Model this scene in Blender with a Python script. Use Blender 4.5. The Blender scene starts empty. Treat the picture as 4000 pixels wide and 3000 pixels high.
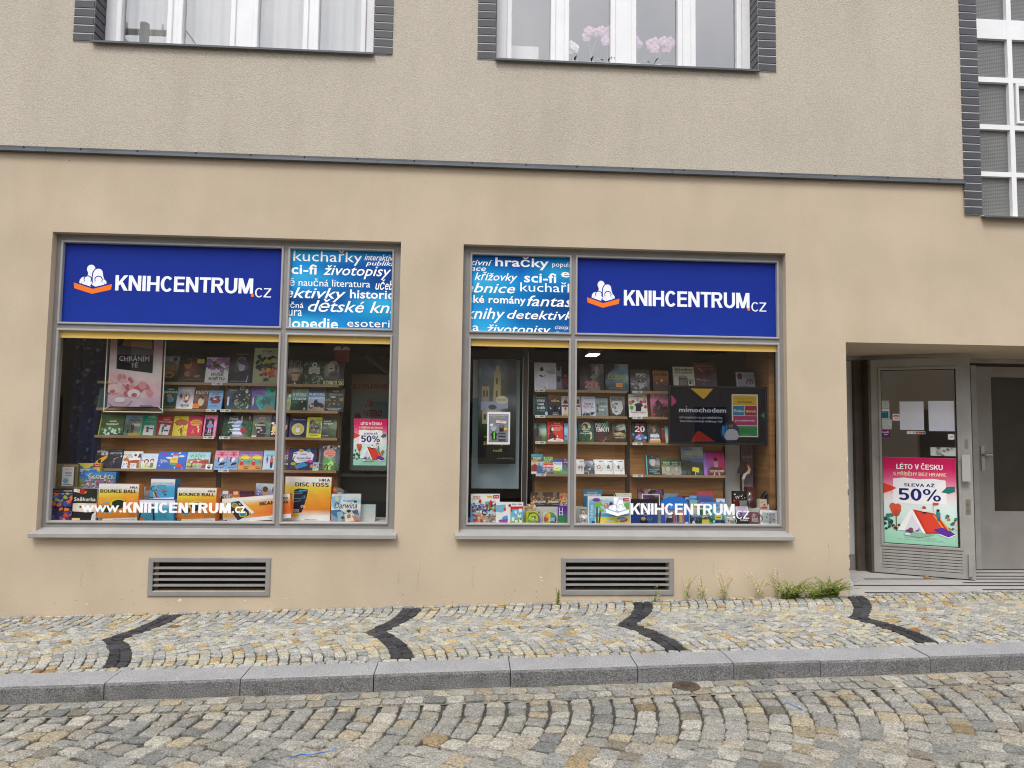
import bpy, math, random
from mathutils import Vector, Matrix, noise
R = math.radians
scene = bpy.context.scene
col = scene.collection
random.seed(7)

# ------------------------------------------------------------------ camera
cam_d = bpy.data.cameras.new('camera')
cam = bpy.data.objects.new('camera', cam_d)
col.objects.link(cam)
cam_d.sensor_width = 36.0
cam_d.sensor_fit = 'HORIZONTAL'
cam_d.lens = 24.93
cam_d.clip_start = 0.05
cam_d.clip_end = 500.0
CAM = Vector((0.0, -6.6, 1.70))
_rot = (Matrix.Rotation(R(-3.388), 3, 'Z') @ Matrix.Rotation(R(3.776), 3, 'X') @ Matrix.Rotation(R(-0.752), 3, 'Y'))
_m = Matrix((_rot @ Vector((1, 0, 0)), _rot @ Vector((0, 0, 1)), -(_rot @ Vector((0, 1, 0))))).transposed().to_4x4()
_m.translation = CAM
cam.matrix_world = _m
scene.camera = cam

# ------------------------------------------------------------------ sky, sun, exposure
SUN_EL, SUN_AZ = 56.0, 200.0          # overcast noon, light from high behind the viewer
world = bpy.data.worlds.new('World')
scene.world = world
world.use_nodes = True
wn = world.node_tree.nodes
wl = world.node_tree.links
for n_ in list(wn):
    wn.remove(n_)
w_out = wn.new('ShaderNodeOutputWorld')
w_bg = wn.new('ShaderNodeBackground')
w_bg.inputs['Strength'].default_value = 0.15
w_sky = wn.new('ShaderNodeTexSky')
w_sky.sky_type = 'NISHITA'
w_sky.sun_disc = False
w_sky.sun_elevation = R(SUN_EL)
w_sky.sun_rotation = R(SUN_AZ)
w_sky.air_density = 1.0
w_sky.dust_density = 4.0
w_sky.ozone_density = 1.0
w_tc = wn.new('ShaderNodeTexCoord')
w_no = wn.new('ShaderNodeTexNoise')
w_no.inputs['Scale'].default_value = 3.2
w_no.inputs['Detail'].default_value = 5.0
w_no.inputs['Roughness'].default_value = 0.55
w_cr = wn.new('ShaderNodeValToRGB')
w_cr.color_ramp.elements[0].position = 0.3
w_cr.color_ramp.elements[0].color = (6.3, 6.5, 7.3, 1)
w_cr.color_ramp.elements[1].position = 0.72
w_cr.color_ramp.elements[1].color = (10.5, 10.4, 10.6, 1)
w_mx = wn.new('ShaderNodeMix')
w_mx.data_type = 'RGBA'
w_mx.inputs[0].default_value = 0.86    # cloud cover
wl.new(w_tc.outputs['Generated'], w_no.inputs['Vector'])
wl.new(w_no.outputs['Fac'], w_cr.inputs['Fac'])
wl.new(w_sky.outputs['Color'], w_mx.inputs[6])
w_sep = wn.new('ShaderNodeSeparateXYZ')        # standard overcast sky: radiance follows (1 + 2 sin(elevation)) / 3
w_mr = wn.new('ShaderNodeMapRange')
w_mr.inputs['To Min'].default_value = 0.45
w_mr.inputs['To Max'].default_value = 1.35
w_sc = wn.new('ShaderNodeVectorMath')
w_sc.operation = 'SCALE'
wl.new(w_tc.outputs['Generated'], w_sep.inputs[0])
wl.new(w_sep.outputs['Z'], w_mr.inputs['Value'])
wl.new(w_cr.outputs['Color'], w_sc.inputs[0])
wl.new(w_mr.outputs[0], w_sc.inputs['Scale'])
wl.new(w_sc.outputs[0], w_mx.inputs[7])
wl.new(w_mx.outputs[2], w_bg.inputs['Color'])
wl.new(w_bg.outputs['Background'], w_out.inputs['Surface'])

sun_d = bpy.data.lights.new('sun', 'SUN')
sun_d.energy = 1.4
sun_d.angle = R(20)
sun_d.color = (1.0, 0.96, 0.9)
sun = bpy.data.objects.new('sun', sun_d)
col.objects.link(sun)
_d = Vector((math.sin(R(SUN_AZ)) * math.cos(R(SUN_EL)), math.cos(R(SUN_AZ)) * math.cos(R(SUN_EL)), math.sin(R(SUN_EL))))
sun.rotation_euler = _d.to_track_quat('Z', 'Y').to_euler()

scene.view_settings.view_transform = 'Standard'
scene.view_settings.look = 'None'
scene.view_settings.gamma = 1.0
scene.view_settings.use_curve_mapping = False
scene.view_settings.exposure = 0.56
scene.cycles.max_bounces = 8
scene.cycles.transparent_max_bounces = 16
scene.cycles.use_denoising = True
scene.cycles.filter_width = 1.1

# ------------------------------------------------------------------ helpers
def lin(h):
    if len(h) == 3:
        h = ''.join(c * 2 for c in h)
    o = []
    for i in (0, 2, 4):
        c = int(h[i:i + 2], 16) / 255
        o.append(c / 12.92 if c <= .04045 else ((c + .055) / 1.055) ** 2.4)
    return o

_mats = {}
def mat(name, base=(.5, .5, .5), rough=.6, metal=0.0, spec=.5, var=0.0, vscale=4.0, vstretch=None, bump=0.0, bscale=60.0, attr=False, grain=0.0, gscale=400.0, dark=None, coat=0.0, vcol=None):
    """Procedural principled material: base colour (or vertex colour), soft variation, fine grain and bump."""
    if name in _mats:
        return _mats[name]
    m = bpy.data.materials.new(name)
    m.use_nodes = True
    nt = m.node_tree
    N, L = nt.nodes, nt.links
    bs = N['Principled BSDF']
    bs.inputs['Roughness'].default_value = rough
    bs.inputs['Metallic'].default_value = metal
    bs.inputs['Specular IOR Level'].default_value = spec
    if coat:
        bs.inputs['Coat Weight'].default_value = coat
        bs.inputs['Coat Roughness'].default_value = .15
    tc = N.new('ShaderNodeTexCoord')
    if attr:
        a = N.new('ShaderNodeAttribute')
        a.attribute_name = 'Col'
        src = a.outputs['Color']
    else:
        rgb = N.new('ShaderNodeRGB')
        rgb.outputs[0].default_value = (*base, 1)
        src = rgb.outputs[0]
    def noise_node(scale, detail=4.0, stretch=None):
        n = N.new('ShaderNodeTexNoise')
        n.inputs['Scale'].default_value = scale
        n.inputs['Detail'].default_value = detail
        if stretch:
            mp = N.new('ShaderNodeMapping')
            mp.inputs['Scale'].default_value = stretch
            L.new(tc.outputs['Object'], mp.inputs['Vector'])
            L.new(mp.outputs[0], n.inputs['Vector'])
        else:
            L.new(tc.outputs['Object'], n.inputs['Vector'])
        return n
    def modulate(src, n, amt, lo=.3, hi=.7):
        mr = N.new('ShaderNodeMapRange')
        mr.inputs['From Min'].default_value = lo
        mr.inputs['From Max'].default_value = hi
        mr.inputs['To Min'].default_value = 1 - amt
        mr.inputs['To Max'].default_value = 1 + amt * .6
        L.new(n.outputs['Fac'], mr.inputs['Value'])
        mx = N.new('ShaderNodeVectorMath')
        mx.operation = 'SCALE'
        L.new(src, mx.inputs[0])
        L.new(mr.outputs[0], mx.inputs['Scale'])
        return mx.outputs[0]
    if vcol:                                   # second pigment mixed in by noise
        n = noise_node(vcol[1], 5.0, vcol[3] if len(vcol) > 3 else None)
        mr = N.new('ShaderNodeMapRange')
        mr.inputs['From Min'].default_value = vcol[2][0]
        mr.inputs['From Max'].default_value = vcol[2][1]
        L.new(n.outputs['Fac'], mr.inputs['Value'])
        mx = N.new('ShaderNodeMix')
        mx.data_type = 'RGBA'
        L.new(mr.outputs[0], mx.inputs[0])
        L.new(src, mx.inputs[6])
        mx.inputs[7].default_value = (*vcol[0], 1)
        src = mx.outputs[2]
    if var:
        src = modulate(src, noise_node(vscale, 5.0, vstretch), var)
    if grain:
        src = modulate(src, noise_node(gscale, 2.0), grain)
    L.new(src, bs.inputs['Base Color'])
    if bump:
        n = noise_node(bscale, 3.0)
        b = N.new('ShaderNodeBump')
        b.inputs['Strength'].default_value = bump
        b.inputs['Distance'].default_value = .01
        L.new(n.outputs['Fac'], b.inputs['Height'])
        L.new(b.outputs[0], bs.inputs['Normal'])
    _mats[name] = m
    return m

def glass_mat(name, ior=1.5, tint=(1, 1, 1), rough=0.0):
    if name in _mats:
        return _mats[name]
    m = bpy.data.materials.new(name)
    m.use_nodes = True
    nt = m.node_tree
    N, L = nt.nodes, nt.links
    N.remove(N['Principled BSDF'])
    t = N.new('ShaderNodeBsdfTransparent')
    t.inputs[0].default_value = (*tint, 1)
    g = N.new('ShaderNodeBsdfGlossy')
    g.inputs['Roughness'].default_value = rough
    f = N.new('ShaderNodeFresnel')
    geo = N.new('ShaderNodeNewGeometry')          # thin sheet: same reflectance from both sides
    mr = N.new('ShaderNodeMapRange')
    mr.inputs['To Min'].default_value = ior
    mr.inputs['To Max'].default_value = 1 / ior
    L.new(geo.outputs['Backfacing'], mr.inputs['Value'])
    L.new(mr.outputs[0], f.inputs['IOR'])
    x = N.new('ShaderNodeMixShader')
    L.new(f.outputs[0], x.inputs[0])
    L.new(t.outputs[0], x.inputs[1])
    L.new(g.outputs[0], x.inputs[2])
    L.new(x.outputs[0], N['Material Output'].inputs['Surface'])
    _mats[name] = m
    return m

def emit_mat(name, color, strength, attr=False):
    m = bpy.data.materials.new(name)
    m.use_nodes = True
    nt = m.node_tree
    bs = nt.nodes['Principled BSDF']
    bs.inputs['Roughness'].default_value = .25
    bs.inputs['Emission Strength'].default_value = strength
    if attr:
        a = nt.nodes.new('ShaderNodeAttribute')
        a.attribute_name = 'Col'
        nt.links.new(a.outputs['Color'], bs.inputs['Emission Color'])
        bs.inputs['Base Color'].default_value = (.006, .006, .008, 1)
        bs.inputs['Specular IOR Level'].default_value = .08
        bs.inputs['Roughness'].default_value = .3
    else:
        bs.inputs['Emission Color'].default_value = (*color, 1)
        bs.inputs['Base Color'].default_value = (*color, 1)
    return m

class MB:
    """collects geometry for ONE mesh object"""
    def __init__(s):
        s.v, s.f, s.c = [], [], []
    def add(s, vs, fs, c=None):
        o = len(s.v)
        s.v += [tuple(q) for q in vs]
        s.f += [tuple(i + o for i in q) for q in fs]
        s.c += [c] * len(vs)
        return s
    def box(s, x0, x1, y0, y1, z0, z1, c=None):
        return s.add([(x0, y0, z0), (x1, y0, z0), (x1, y1, z0), (x0, y1, z0), (x0, y0, z1), (x1, y0, z1), (x1, y1, z1), (x0, y1, z1)],
                     [(0, 3, 2, 1), (4, 5, 6, 7), (0, 1, 5, 4), (1, 2, 6, 5), (2, 3, 7, 6), (3, 0, 4, 7)], c)
    def prism(s, prof, x0, x1, c=None):
        """profile of (y, z) points swept along x; counter-clockwise seen from +x"""
        n = len(prof)
        vs = [(x0, y, z) for y, z in prof] + [(x1, y, z) for y, z in prof]
        fs = [tuple(range(n))[::-1], tuple(range(n, 2 * n))]
        fs += [(i, (i + 1) % n, (i + 1) % n + n, i + n) for i in range(n)]
        return s.add(vs, fs, c)
    def ring(s, x0, x1, z0, z1, w, y0, y1, chamfer=.004, c=None):
        """rectangular picture-frame moulding in the xz plane, front at y0"""
        for a in range(4):
            pass
        o = [(x0, z0), (x1, z0), (x1, z1), (x0, z1)]
        i = [(x0 + w, z0 + w), (x1 - w, z0 + w), (x1 - w, z1 - w), (x0 + w, z1 - w)]
        oc = [(x0 + chamfer, z0 + chamfer), (x1 - chamfer, z0 + chamfer), (x1 - chamfer, z1 - chamfer), (x0 + chamfer, z1 - chamfer)]
        ic = [(x0 + w - chamfer, z0 + w - chamfer), (x1 - w + chamfer, z0 + w - chamfer), (x1 - w + chamfer, z1 - w + chamfer), (x0 + w - chamfer, z1 - w + chamfer)]
        vs = [(x, y1, z) for x, z in o] + [(x, y0 + chamfer, z) for x, z in o] + [(x, y0, z) for x, z in oc] + [(x, y0, z) for x, z in ic] + [(x, y0 + chamfer, z) for x, z in i] + [(x, y1, z) for x, z in i]
        fs = []
        for k in range(5):
            for a in range(4):
                b = (a + 1) % 4
                fs.append((k * 4 + a, k * 4 + b, k * 4 + 4 + b, k * 4 + 4 + a))
        return s.add(vs, fs, c)
    def cyl(s, p, q, r0, r1=None, n=8, caps=True, c=None):
        r1 = r0 if r1 is None else r1
        p, q = Vector(p), Vector(q)
        d = (q - p).normalized()
        a = d.orthogonal().normalized()
        b = d.cross(a)
        vs, fs = [], []
        for k, (o, r) in enumerate(((p, r0), (q, r1))):
            for i in range(n):
                t = 2 * math.pi * i / n
                vs.append(o + (a * math.cos(t) + b * math.sin(t)) * r)
        fs = [(i, (i + 1) % n, n + (i + 1) % n, n + i) for i in range(n)]
        if caps:
            fs += [tuple(range(n))[::-1], tuple(range(n, 2 * n))]
        return s.add(vs, fs, c)
    def lathe(s, prof, cx, cy, n=20, c=None):
        """profile of (radius, z) turned about a vertical axis"""
        vs = []
        for r, z in prof:
            for i in range(n):
                t = 2 * math.pi * i / n
                vs.append((cx + r * math.cos(t), cy + r * math.sin(t), z))
        fs = []
        for k in range(len(prof) - 1):
            for i in range(n):
                j = (i + 1) % n
                fs.append((k * n + i, k * n + j, k * n + n + j, k * n + n + i))
        return s.add(vs, fs, c)
    def mesh(s, name, m, smooth=False):
        me = bpy.data.meshes.new(name)
        me.from_pydata(s.v, [], s.f)
        if m:
            me.materials.append(m)
        if any(c is not None for c in s.c):
            at = me.color_attributes.new('Col', 'FLOAT_COLOR', 'POINT')
            buf = []
            for c in s.c:
                c = c or (.5, .5, .5)
                buf += [c[0], c[1], c[2], 1.0]
            at.data.foreach_set('color', buf)
        if smooth:
            me.polygons.foreach_set('use_smooth', [True] * len(me.polygons))
        me.update()
        return me
    def build(s, name, m, parent=None, smooth=False, loc=None):
        o = bpy.data.objects.new(name, s.mesh(name, m, smooth))
        col.objects.link(o)
        if parent:
            o.parent = parent
        if loc:
            o.location = loc
        return o

def tag(o, label=None, cat=None, group=None, kind=None):
    if label: o['label'] = label
    if cat: o['category'] = cat
    if group: o['group'] = group
    if kind: o['kind'] = kind
    return o

def empty(name, loc=(0, 0, 0), parent=None):
    o = bpy.data.objects.new(name, None)
    o.empty_display_size = .1
    o.location = loc
    col.objects.link(o)
    if parent: o.parent = parent
    return o

def inst(name, me, parent=None, loc=(0, 0, 0), rot=(0, 0, 0), scale=(1, 1, 1)):
    o = bpy.data.objects.new(name, me)
    col.objects.link(o)
    o.location, o.rotation_euler, o.scale = loc, rot, scale
    if parent: o.parent = parent
    return o

# ---- printed artwork: small description language -> one coloured mesh
_tx = {}
def text_mesh(s, style):
    k = (s, style)
    if k not in _tx:
        c = bpy.data.curves.new('txt', 'FONT')
        c.body = s
        c.resolution_u = 2
        c.fill_mode = 'FRONT'
        c.offset = {'t': 0.0, 'T': .017, 'I': .008}[style]
        c.shear = .28 if style == 'I' else 0
        if style == 'T': c.space_character = 1.02
        o = bpy.data.objects.new('txt', c)
        me = o.to_mesh()
        vs = [(v.co.x, v.co.y) for v in me.vertices]
        fs = [tuple(p.vertices) for p in me.polygons]
        o.to_mesh_clear()
        bpy.data.objects.remove(o)
        bpy.data.curves.remove(c)
        xs = [v[0] for v in vs] or [0, 1]
        ys = [v[1] for v in vs] or [0, 1]
        x0, x1, y0, y1 = min(xs), max(xs), min(ys), max(ys)
        _tx[k] = ([((x - x0) / (x1 - x0), (y1 - y) / (y1 - y0)) for x, y in vs], fs)
    return _tx[k]

def clip_poly(poly):
    for ax, lim, sg in ((0, 0, 1), (0, 1, -1), (1, 0, 1), (1, 1, -1)):
        out = []
        for i in range(len(poly)):
            a, b = poly[i - 1], poly[i]
            da, db = (a[ax] - lim) * sg, (b[ax] - lim) * sg
            if (da >= 0) != (db >= 0):
                t = da / (da - db)
                out.append((a[0] + (b[0] - a[0]) * t, a[1] + (b[1] - a[1]) * t))
            if db >= 0: out.append(b)
        poly = out
        if not poly: break
    return poly

def ellipse(u, v, ru, rv, n=18):
    return [(u + ru * math.cos(2 * math.pi * i / n), v + rv * math.sin(2 * math.pi * i / n)) for i in range(n)]

def print_mb(spec, w, h, seed, gain=1.0, res=None):
    """artwork on the rectangle x in +-w/2, z in 0..h, facing -y"""
    rnd = random.Random(seed)
    mb = MB()
    lay = [0]
    step = .00011
    def put(poly, c, dy=0.0):
        if len(poly) < 3: return
        if any(not (0 <= q <= 1) for pt in poly for q in pt):
            poly = clip_poly(poly)
            if len(poly) < 3: return
        y = -.0006 - lay[0] * step - dy
        area = sum(poly[i - 1][0] * poly[i][1] - poly[i][0] * poly[i - 1][1] for i in range(len(poly)))
        if area > 0: poly = poly[::-1]
        mb.add([((u - .5) * w, y, (1 - v) * h) for u, v in poly], [tuple(range(len(poly)))], c)
    namp = .1
    els = spec.split('|')
    for e in els:
        if e[0] == 'n': namp = float(e[1:])
    for e in els:
        p = e.split(' ')
        k = p[0]
        if k[0] == 'n': continue
        lay[0] += 1
        if k[0] == 'g':
            nc = int(k[1:])
            cs = [lin(c) for c in p[1:]]
            nr = len(cs) // nc
            NU, NV = res or (9, 12)
            off = Vector((seed * 3.7, seed * 1.3, 0))
            def samp(u, v):
                a = min(max(u * nc - .5, 0), nc - 1) if nc > 1 else 0
                b = min(max(v * nr - .5, 0), nr - 1) if nr > 1 else 0
                i, j = int(a), int(b)
                fa, fb = a - i, b - j
                i2, j2 = min(i + 1, nc - 1), min(j + 1, nr - 1)
                r = []
                for q in range(3):
                    t0 = cs[j * nc + i][q] * (1 - fa) + cs[j * nc + i2][q] * fa
                    t1 = cs[j2 * nc + i][q] * (1 - fa) + cs[j2 * nc + i2][q] * fa
                    r.append(t0 * (1 - fb) + t1 * fb)
                return r
            vs, cc = [], []
            for j in range(NV + 1):
                for i in range(NU + 1):
                    u, v = i / NU, j / NV
                    c = samp(u, v)
                    nz = noise.noise(Vector((u * 5, v * 7, 0)) + off) + .7 * noise.noise(Vector((u * 13, v * 17, 3)) + off)
                    g = max(.15, 1 + namp * 2.2 * nz)
                    cc.append([q * g for q in soft(c, gain)])
                    vs.append(((u - .5) * w, -.0006, (1 - v) * h))
            o = len(mb.v)
            mb.v += vs
            mb.c += cc
            for j in range(NV):
                for i in range(NU):
                    a = o + j * (NU + 1) + i
                    mb.f.append((a, a + NU + 1, a + NU + 2, a + 1))
        elif k == 'r':
            u0, v0, u1, v1 = map(float, p[1:5])
            put([(u0, v0), (u1, v0), (u1, v1), (u0, v1)], soft(lin(p[5]), gain))
        elif k == 'e':
            u, v, ru, rv = map(float, p[1:5])
            put(ellipse(u, v, ru, rv), soft(lin(p[5]), gain))
        elif k == 'p':
            c = [float(q) for q in p[2:]]
            pts = list(zip(c[0::2], c[1::2]))
            put_ear(put, pts, soft(lin(p[1]), gain))
        elif k == 'b':
            n, sz = int(p[1]), float(p[2])
            u0, v0, u1, v1 = map(float, p[3:7])
            cs = p[7:]
            asp = w / h
            for i in range(n):
                u, v = rnd.uniform(u0, u1), rnd.uniform(v0, v1)
                r = sz * rnd.uniform(.5, 1)
                m = rnd.randint(5, 7)
                a0 = rnd.random() * 6
                pts = []
                for q in range(m):
                    rr = r * rnd.uniform(.45, 1)
                    t = a0 + 2 * math.pi * q / m
                    pts.append((u + rr * math.cos(t), v + rr * math.sin(t) * asp))
                put(pts, soft(lin(rnd.choice(cs)), gain), i * .00004)
            lay[0] += int(n * .00004 / step) + 1
        elif k in 'tTI':
            u0, v0, u1, v1 = map(float, p[1:5])
            c = soft(lin(p[5]), gain)
            txt = ' '.join(p[6:])
            if k == 'T' and all(q in GW or q in ACC or q == ' ' for q in txt):
                for n_, poly in grotesk(txt, .19):
                    put([(u0 + a * (u1 - u0), v1 - b * (v1 - v0)) for a, b in poly], c, n_ * .00003)
                lay[0] += 3
                continue
            vs, fs = text_mesh(txt, k)
            for fc in fs:
                put([(u0 + vs[i][0] * (u1 - u0), v0 + vs[i][1] * (v1 - v0)) for i in fc], c)
        elif k == 'V':                              # lettering that reads upwards
            u0, v0, u1, v1 = map(float, p[1:5])
            vs, fs = text_mesh(' '.join(p[6:]), 'T')
            for fc in fs:
                put([(u0 + vs[i][1] * (u1 - u0), v1 - vs[i][0] * (v1 - v0)) for i in fc], soft(lin(p[5]), gain))
        elif k == 'K':
            u0, v0, u1, v1 = map(float, p[1:5])
            c = soft(lin(p[5]), gain)
            for n_, poly in grotesk(p[7], float(p[6])):
                put([(u0 + a * (u1 - u0), v1 - b * (v1 - v0)) for a, b in poly], c, n_ * .00003)
            lay[0] += 2
        elif k == 'L':
            u0, v0, u1, v1 = map(float, p[1:5])
            bg, fg, bk = lin(p[5]), lin(p[6]), lin(p[7])
            M = lambda pts: [(u0 + a * (u1 - u0), v0 + b * (v1 - v0)) for a, b in pts]
            for pts, c, dl in logo_shapes():
                lay[0] += 1
                put_ear(put, M(pts), {'bg': bg, 'fg': fg, 'bk': bk}[c])
    return mb

ACC = {'Á': "A'", 'É': "E'", 'Í': "I'", 'Ý': "Y'", 'Ú': "U'", 'Ó': "O'", 'Č': 'Cv', 'Š': 'Sv', 'Ž': 'Zv', 'Ř': 'Rv', 'Ě': 'Ev', 'Ň': 'Nv', 'Ů': 'Uo'}
GW = {'A': .8, 'B': .7, 'C': .76, 'D': .74, 'E': .64, 'F': .6, 'G': .8, 'H': .74, 'I': 0, 'J': .6, 'K': .76, 'L': .6, 'M': .88, 'N': .74, 'O': .82, 'P': .68, 'R': .74, 'S': .68, 'T': .68, 'U': .74, 'V': .76, 'X': .76, 'Y': .74, 'Z': .68, '0': .62, '1': .4, '2': .62, '4': .66, '5': .62, '%': 1.0}
def grotesk(s, st):
    """plain bold capitals built from bars and arcs; (layer, polygon) in a unit box, v upwards"""
    out, x = [], 0.0
    hs = st * .82                                  # horizontals a little thinner
    def ring(cx, cy, rx, ry, a0, a1, n=14, tx=st, ty=hs):
        r = []
        for i in range(n):
            t0, t1 = R(a0 + (a1 - a0) * i / n), R(a0 + (a1 - a0) * (i + 1) / n)
            r.append([(cx + rx * math.cos(t0), cy + ry * math.sin(t0)), (cx + rx * math.cos(t1), cy + ry * math.sin(t1)),
                      (cx + (rx - tx) * math.cos(t1), cy + (ry - ty) * math.sin(t1)), (cx + (rx - tx) * math.cos(t0), cy + (ry - ty) * math.sin(t0))])
        return r
    box = lambda a, b, c, d: [[(a, c), (b, c), (b, d), (a, d)]]
    top = 1.0
    for ch in s:
        acc = ''
        if ch == ' ':
            x += .3
            continue
        if ch in ACC: ch, acc = ACC[ch]
        w = GW[ch] or st
        g = []
        if ch == 'I': g = box(0, st, 0, 1)
        elif ch == 'H': g = box(0, st, 0, 1) + box(w - st, w, 0, 1) + box(st, w - st, .5 - hs / 2, .5 + hs / 2)
        elif ch == 'E': g = box(0, st, 0, 1) + box(st, w, 0, hs) + box(st, w, 1 - hs, 1) + box(st, w * .94, .52 - hs / 2, .52 + hs / 2)
        elif ch == 'F': g = box(0, st, 0, 1) + box(st, w, 1 - hs, 1) + box(st, w * .94, .5 - hs / 2, .5 + hs / 2)
        elif ch == 'L': g = box(0, st, 0, 1) + box(st, w, 0, hs)
        elif ch == 'T': g = box(0, w, 1 - hs, 1) + box(w / 2 - st / 2, w / 2 + st / 2, 0, 1 - hs)
        elif ch == 'N': g = box(0, st, 0, 1) + box(w - st, w, 0, 1) + [[(0, 1), (st * 1.05, 1), (w, 0), (w - st * 1.05, 0)]]
        elif ch == 'M': g = box(0, st * .95, 0, 1) + box(w - st * .95, w, 0, 1) + [[(0, 1), (st * 1.25, 1), (w / 2 + st * .45, 0), (w / 2 - st * .45, 0)], [(w, 1), (w / 2 + st * .45, 0), (w / 2 - st * .45, 0), (w - st * 1.25, 1)]]
        elif ch == 'Z': g = box(0, w, 0, hs) + box(.02, w, 1 - hs, 1) + [[(0, hs), (st * 1.25, hs), (w, 1 - hs), (w - st * 1.25, 1 - hs)]]
        elif ch == 'K': g = box(0, st, 0, 1) + [[(st, .3), (st, .56), (w - st * 1.25, 1), (w - .01, 1)], [(w, 0), (w - st * 1.25, 0), (st * 1.35, .47), (st * 2.0, .66)]]
        elif ch == 'U': g = box(0, st, .34, 1) + box(w - st, w, .34, 1) + ring(w / 2, .35, w / 2, .37, 180, 360)
        elif ch == 'J': g = box(w - st, w, .34, 1) + ring(w / 2, .35, w / 2, .37, 190, 360)
        elif ch == 'C': g = ring(w / 2, .5, w / 2, .52, 42, 318, 22)
        elif ch == 'G': g = ring(w / 2, .5, w / 2, .52, 42, 325, 22) + box(w * .52, w - .01, .38, .38 + hs) + box(w - st, w - .01, .08, .38)
        elif ch in 'O0': g = ring(w / 2, .5, w / 2, .52, 0, 360, 22)
        elif ch == 'D': g = box(0, st, 0, 1) + box(st, w * .45, 0, hs) + box(st, w * .45, 1 - hs, 1) + ring(w * .45, .5, w * .55, .5, -90, 90)
        elif ch in 'PRB':
            g = box(0, st, 0, 1) + box(st, w * .6, 1 - hs, 1) + box(st, w * .6, .42, .42 + hs) + ring(w * .6, .71, w * .37, .29, -90, 90, 10)
            if ch == 'R': g += [[(w, 0), (w - st * 1.1, 0), (w * .42, .43), (w * .42 + st * 1.1, .43)]]
            if ch == 'B': g += box(st, w * .6, 0, hs) + ring(w * .6, .28, w * .4, .28, -90, 90, 10)
        elif ch == 'S': g = ring(w / 2, .735, w / 2, .275, 25, 268, 12) + ring(w / 2, .27, w / 2, .285, -155, 92, 12)
        elif ch == 'A': g = [[(0, 0), (st * 1.1, 0), (w / 2 + st * .5, 1), (w / 2 - st * .5, 1)], [(w, 0), (w / 2 + st * .5, 1), (w / 2 - st * .5, 1), (w - st * 1.1, 0)]] + box(w * .25, w * .75, .22, .22 + hs)
        elif ch == 'V': g = [[(0, 1), (w / 2 - st * .5, 0), (w / 2 + st * .5, 0), (st * 1.1, 1)], [(w, 1), (w - st * 1.1, 1), (w / 2 - st * .5, 0), (w / 2 + st * .5, 0)]]
        elif ch == 'X': g = [[(0, 1), (w - st * 1.2, 0), (w, 0), (st * 1.2, 1)], [(w, 1), (w - st * 1.2, 1), (0, 0), (st * 1.2, 0)]]
        elif ch == 'Y': g = [[(0, 1), (w / 2 - st * .5, .42), (w / 2 + st * .5, .42), (st * 1.15, 1)], [(w, 1), (w - st * 1.15, 1), (w / 2 - st * .5, .42), (w / 2 + st * .5, .42)]] + box(w / 2 - st / 2, w / 2 + st / 2, 0, .44)
        elif ch == '1': g = box(w - st, w, 0, 1) + [[(0, .72), (w - st, .9), (w - st, 1), (0, .84)]]
        elif ch == '2': g = ring(w / 2, .7, w / 2, .31, -30, 175, 12) + [[(0, hs), (st * 1.2, hs), (w - .01, .58), (w - st, .5)]] + box(0, w, 0, hs)
        elif ch == '4': g = box(w - st * 1.6, w - st * .6, 0, 1) + box(0, w, .22, .22 + hs) + [[(0, .22 + hs), (0, .3), (w - st * 1.6, 1), (w - st * 1.6, .75)]]
        elif ch == '5': g = box(.05, w * .95, 1 - hs, 1) + box(.04, .04 + st * .9, .45, 1 - hs) + ring(w * .48, .31, w * .52, .33, -150, 125, 14)
        elif ch == '%': g = ring(.22, .76, .22, .26, 0, 360, 14, st * .7, hs * .7) + ring(.78, .24, .22, .26, 0, 360, 14, st * .7, hs * .7) + [[(.2, 0), (.2 + st * .6, 0), (.8, 1), (.8 - st * .6, 1)]]
        if acc:
            m_ = w / 2
            top = 1.3
            if acc == "'": g += [[(m_ - .06, 1.08), (m_ + .06, 1.08), (m_ + .2, 1.28), (m_ + .02, 1.28)]]
            elif acc == 'v': g += [[(m_ - .09, 1.07), (m_ + .09, 1.07), (m_ - .06, 1.28), (m_ - .24, 1.28)], [(m_ + .09, 1.07), (m_ + .24, 1.28), (m_ + .06, 1.28), (m_ - .09, 1.07)]]
            else: g += ring(m_, 1.18, .13, .12, 0, 360, 10, .07, .06)
        for i, q in enumerate(g):
            out.append((i, [(a + x, b) for a, b in q]))
        x += w + (.03 if ch in 'CKTLAVY' else .075)
    x -= .05
    return [(i, [(a / x, b / top) for a, b in q]) for i, q in out]

def soft(c, gain):
    return [1 - math.exp(-gain * q) for q in c] if gain > 1 else [q * gain for q in c]

def put_ear(put, pts, c):
    """concave outline -> triangles by ear clipping, all in the same layer"""
    pts = list(pts)
    ar = sum(pts[i - 1][0] * pts[i][1] - pts[i][0] * pts[i - 1][1] for i in range(len(pts)))
    if ar < 0: pts = pts[::-1]
    guard = 0
    while len(pts) > 3 and guard < 200:
        guard += 1
        for i in range(len(pts)):
            a, b, d = pts[i - 1], pts[i], pts[(i + 1) % len(pts)]
            cr = (b[0] - a[0]) * (d[1] - b[1]) - (b[1] - a[1]) * (d[0] - b[0])
            if cr <= 0: continue
            ok = True
            for q in pts:
                if q in (a, b, d): continue
                s1 = (b[0] - a[0]) * (q[1] - a[1]) - (b[1] - a[1]) * (q[0] - a[0])
                s2 = (d[0] - b[0]) * (q[1] - b[1]) - (d[1] - b[1]) * (q[0] - b[0])
                s3 = (a[0] - d[0]) * (q[1] - d[1]) - (a[1] - d[1]) * (q[0] - d[0])
                if s1 > 0 and s2 > 0 and s3 > 0:
                    ok = False
                    break
            if ok:
                put([a, b, d], c)
                pts.pop(i)
                break
        else:
            break
    if len(pts) >= 3: put(pts, c)

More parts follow.
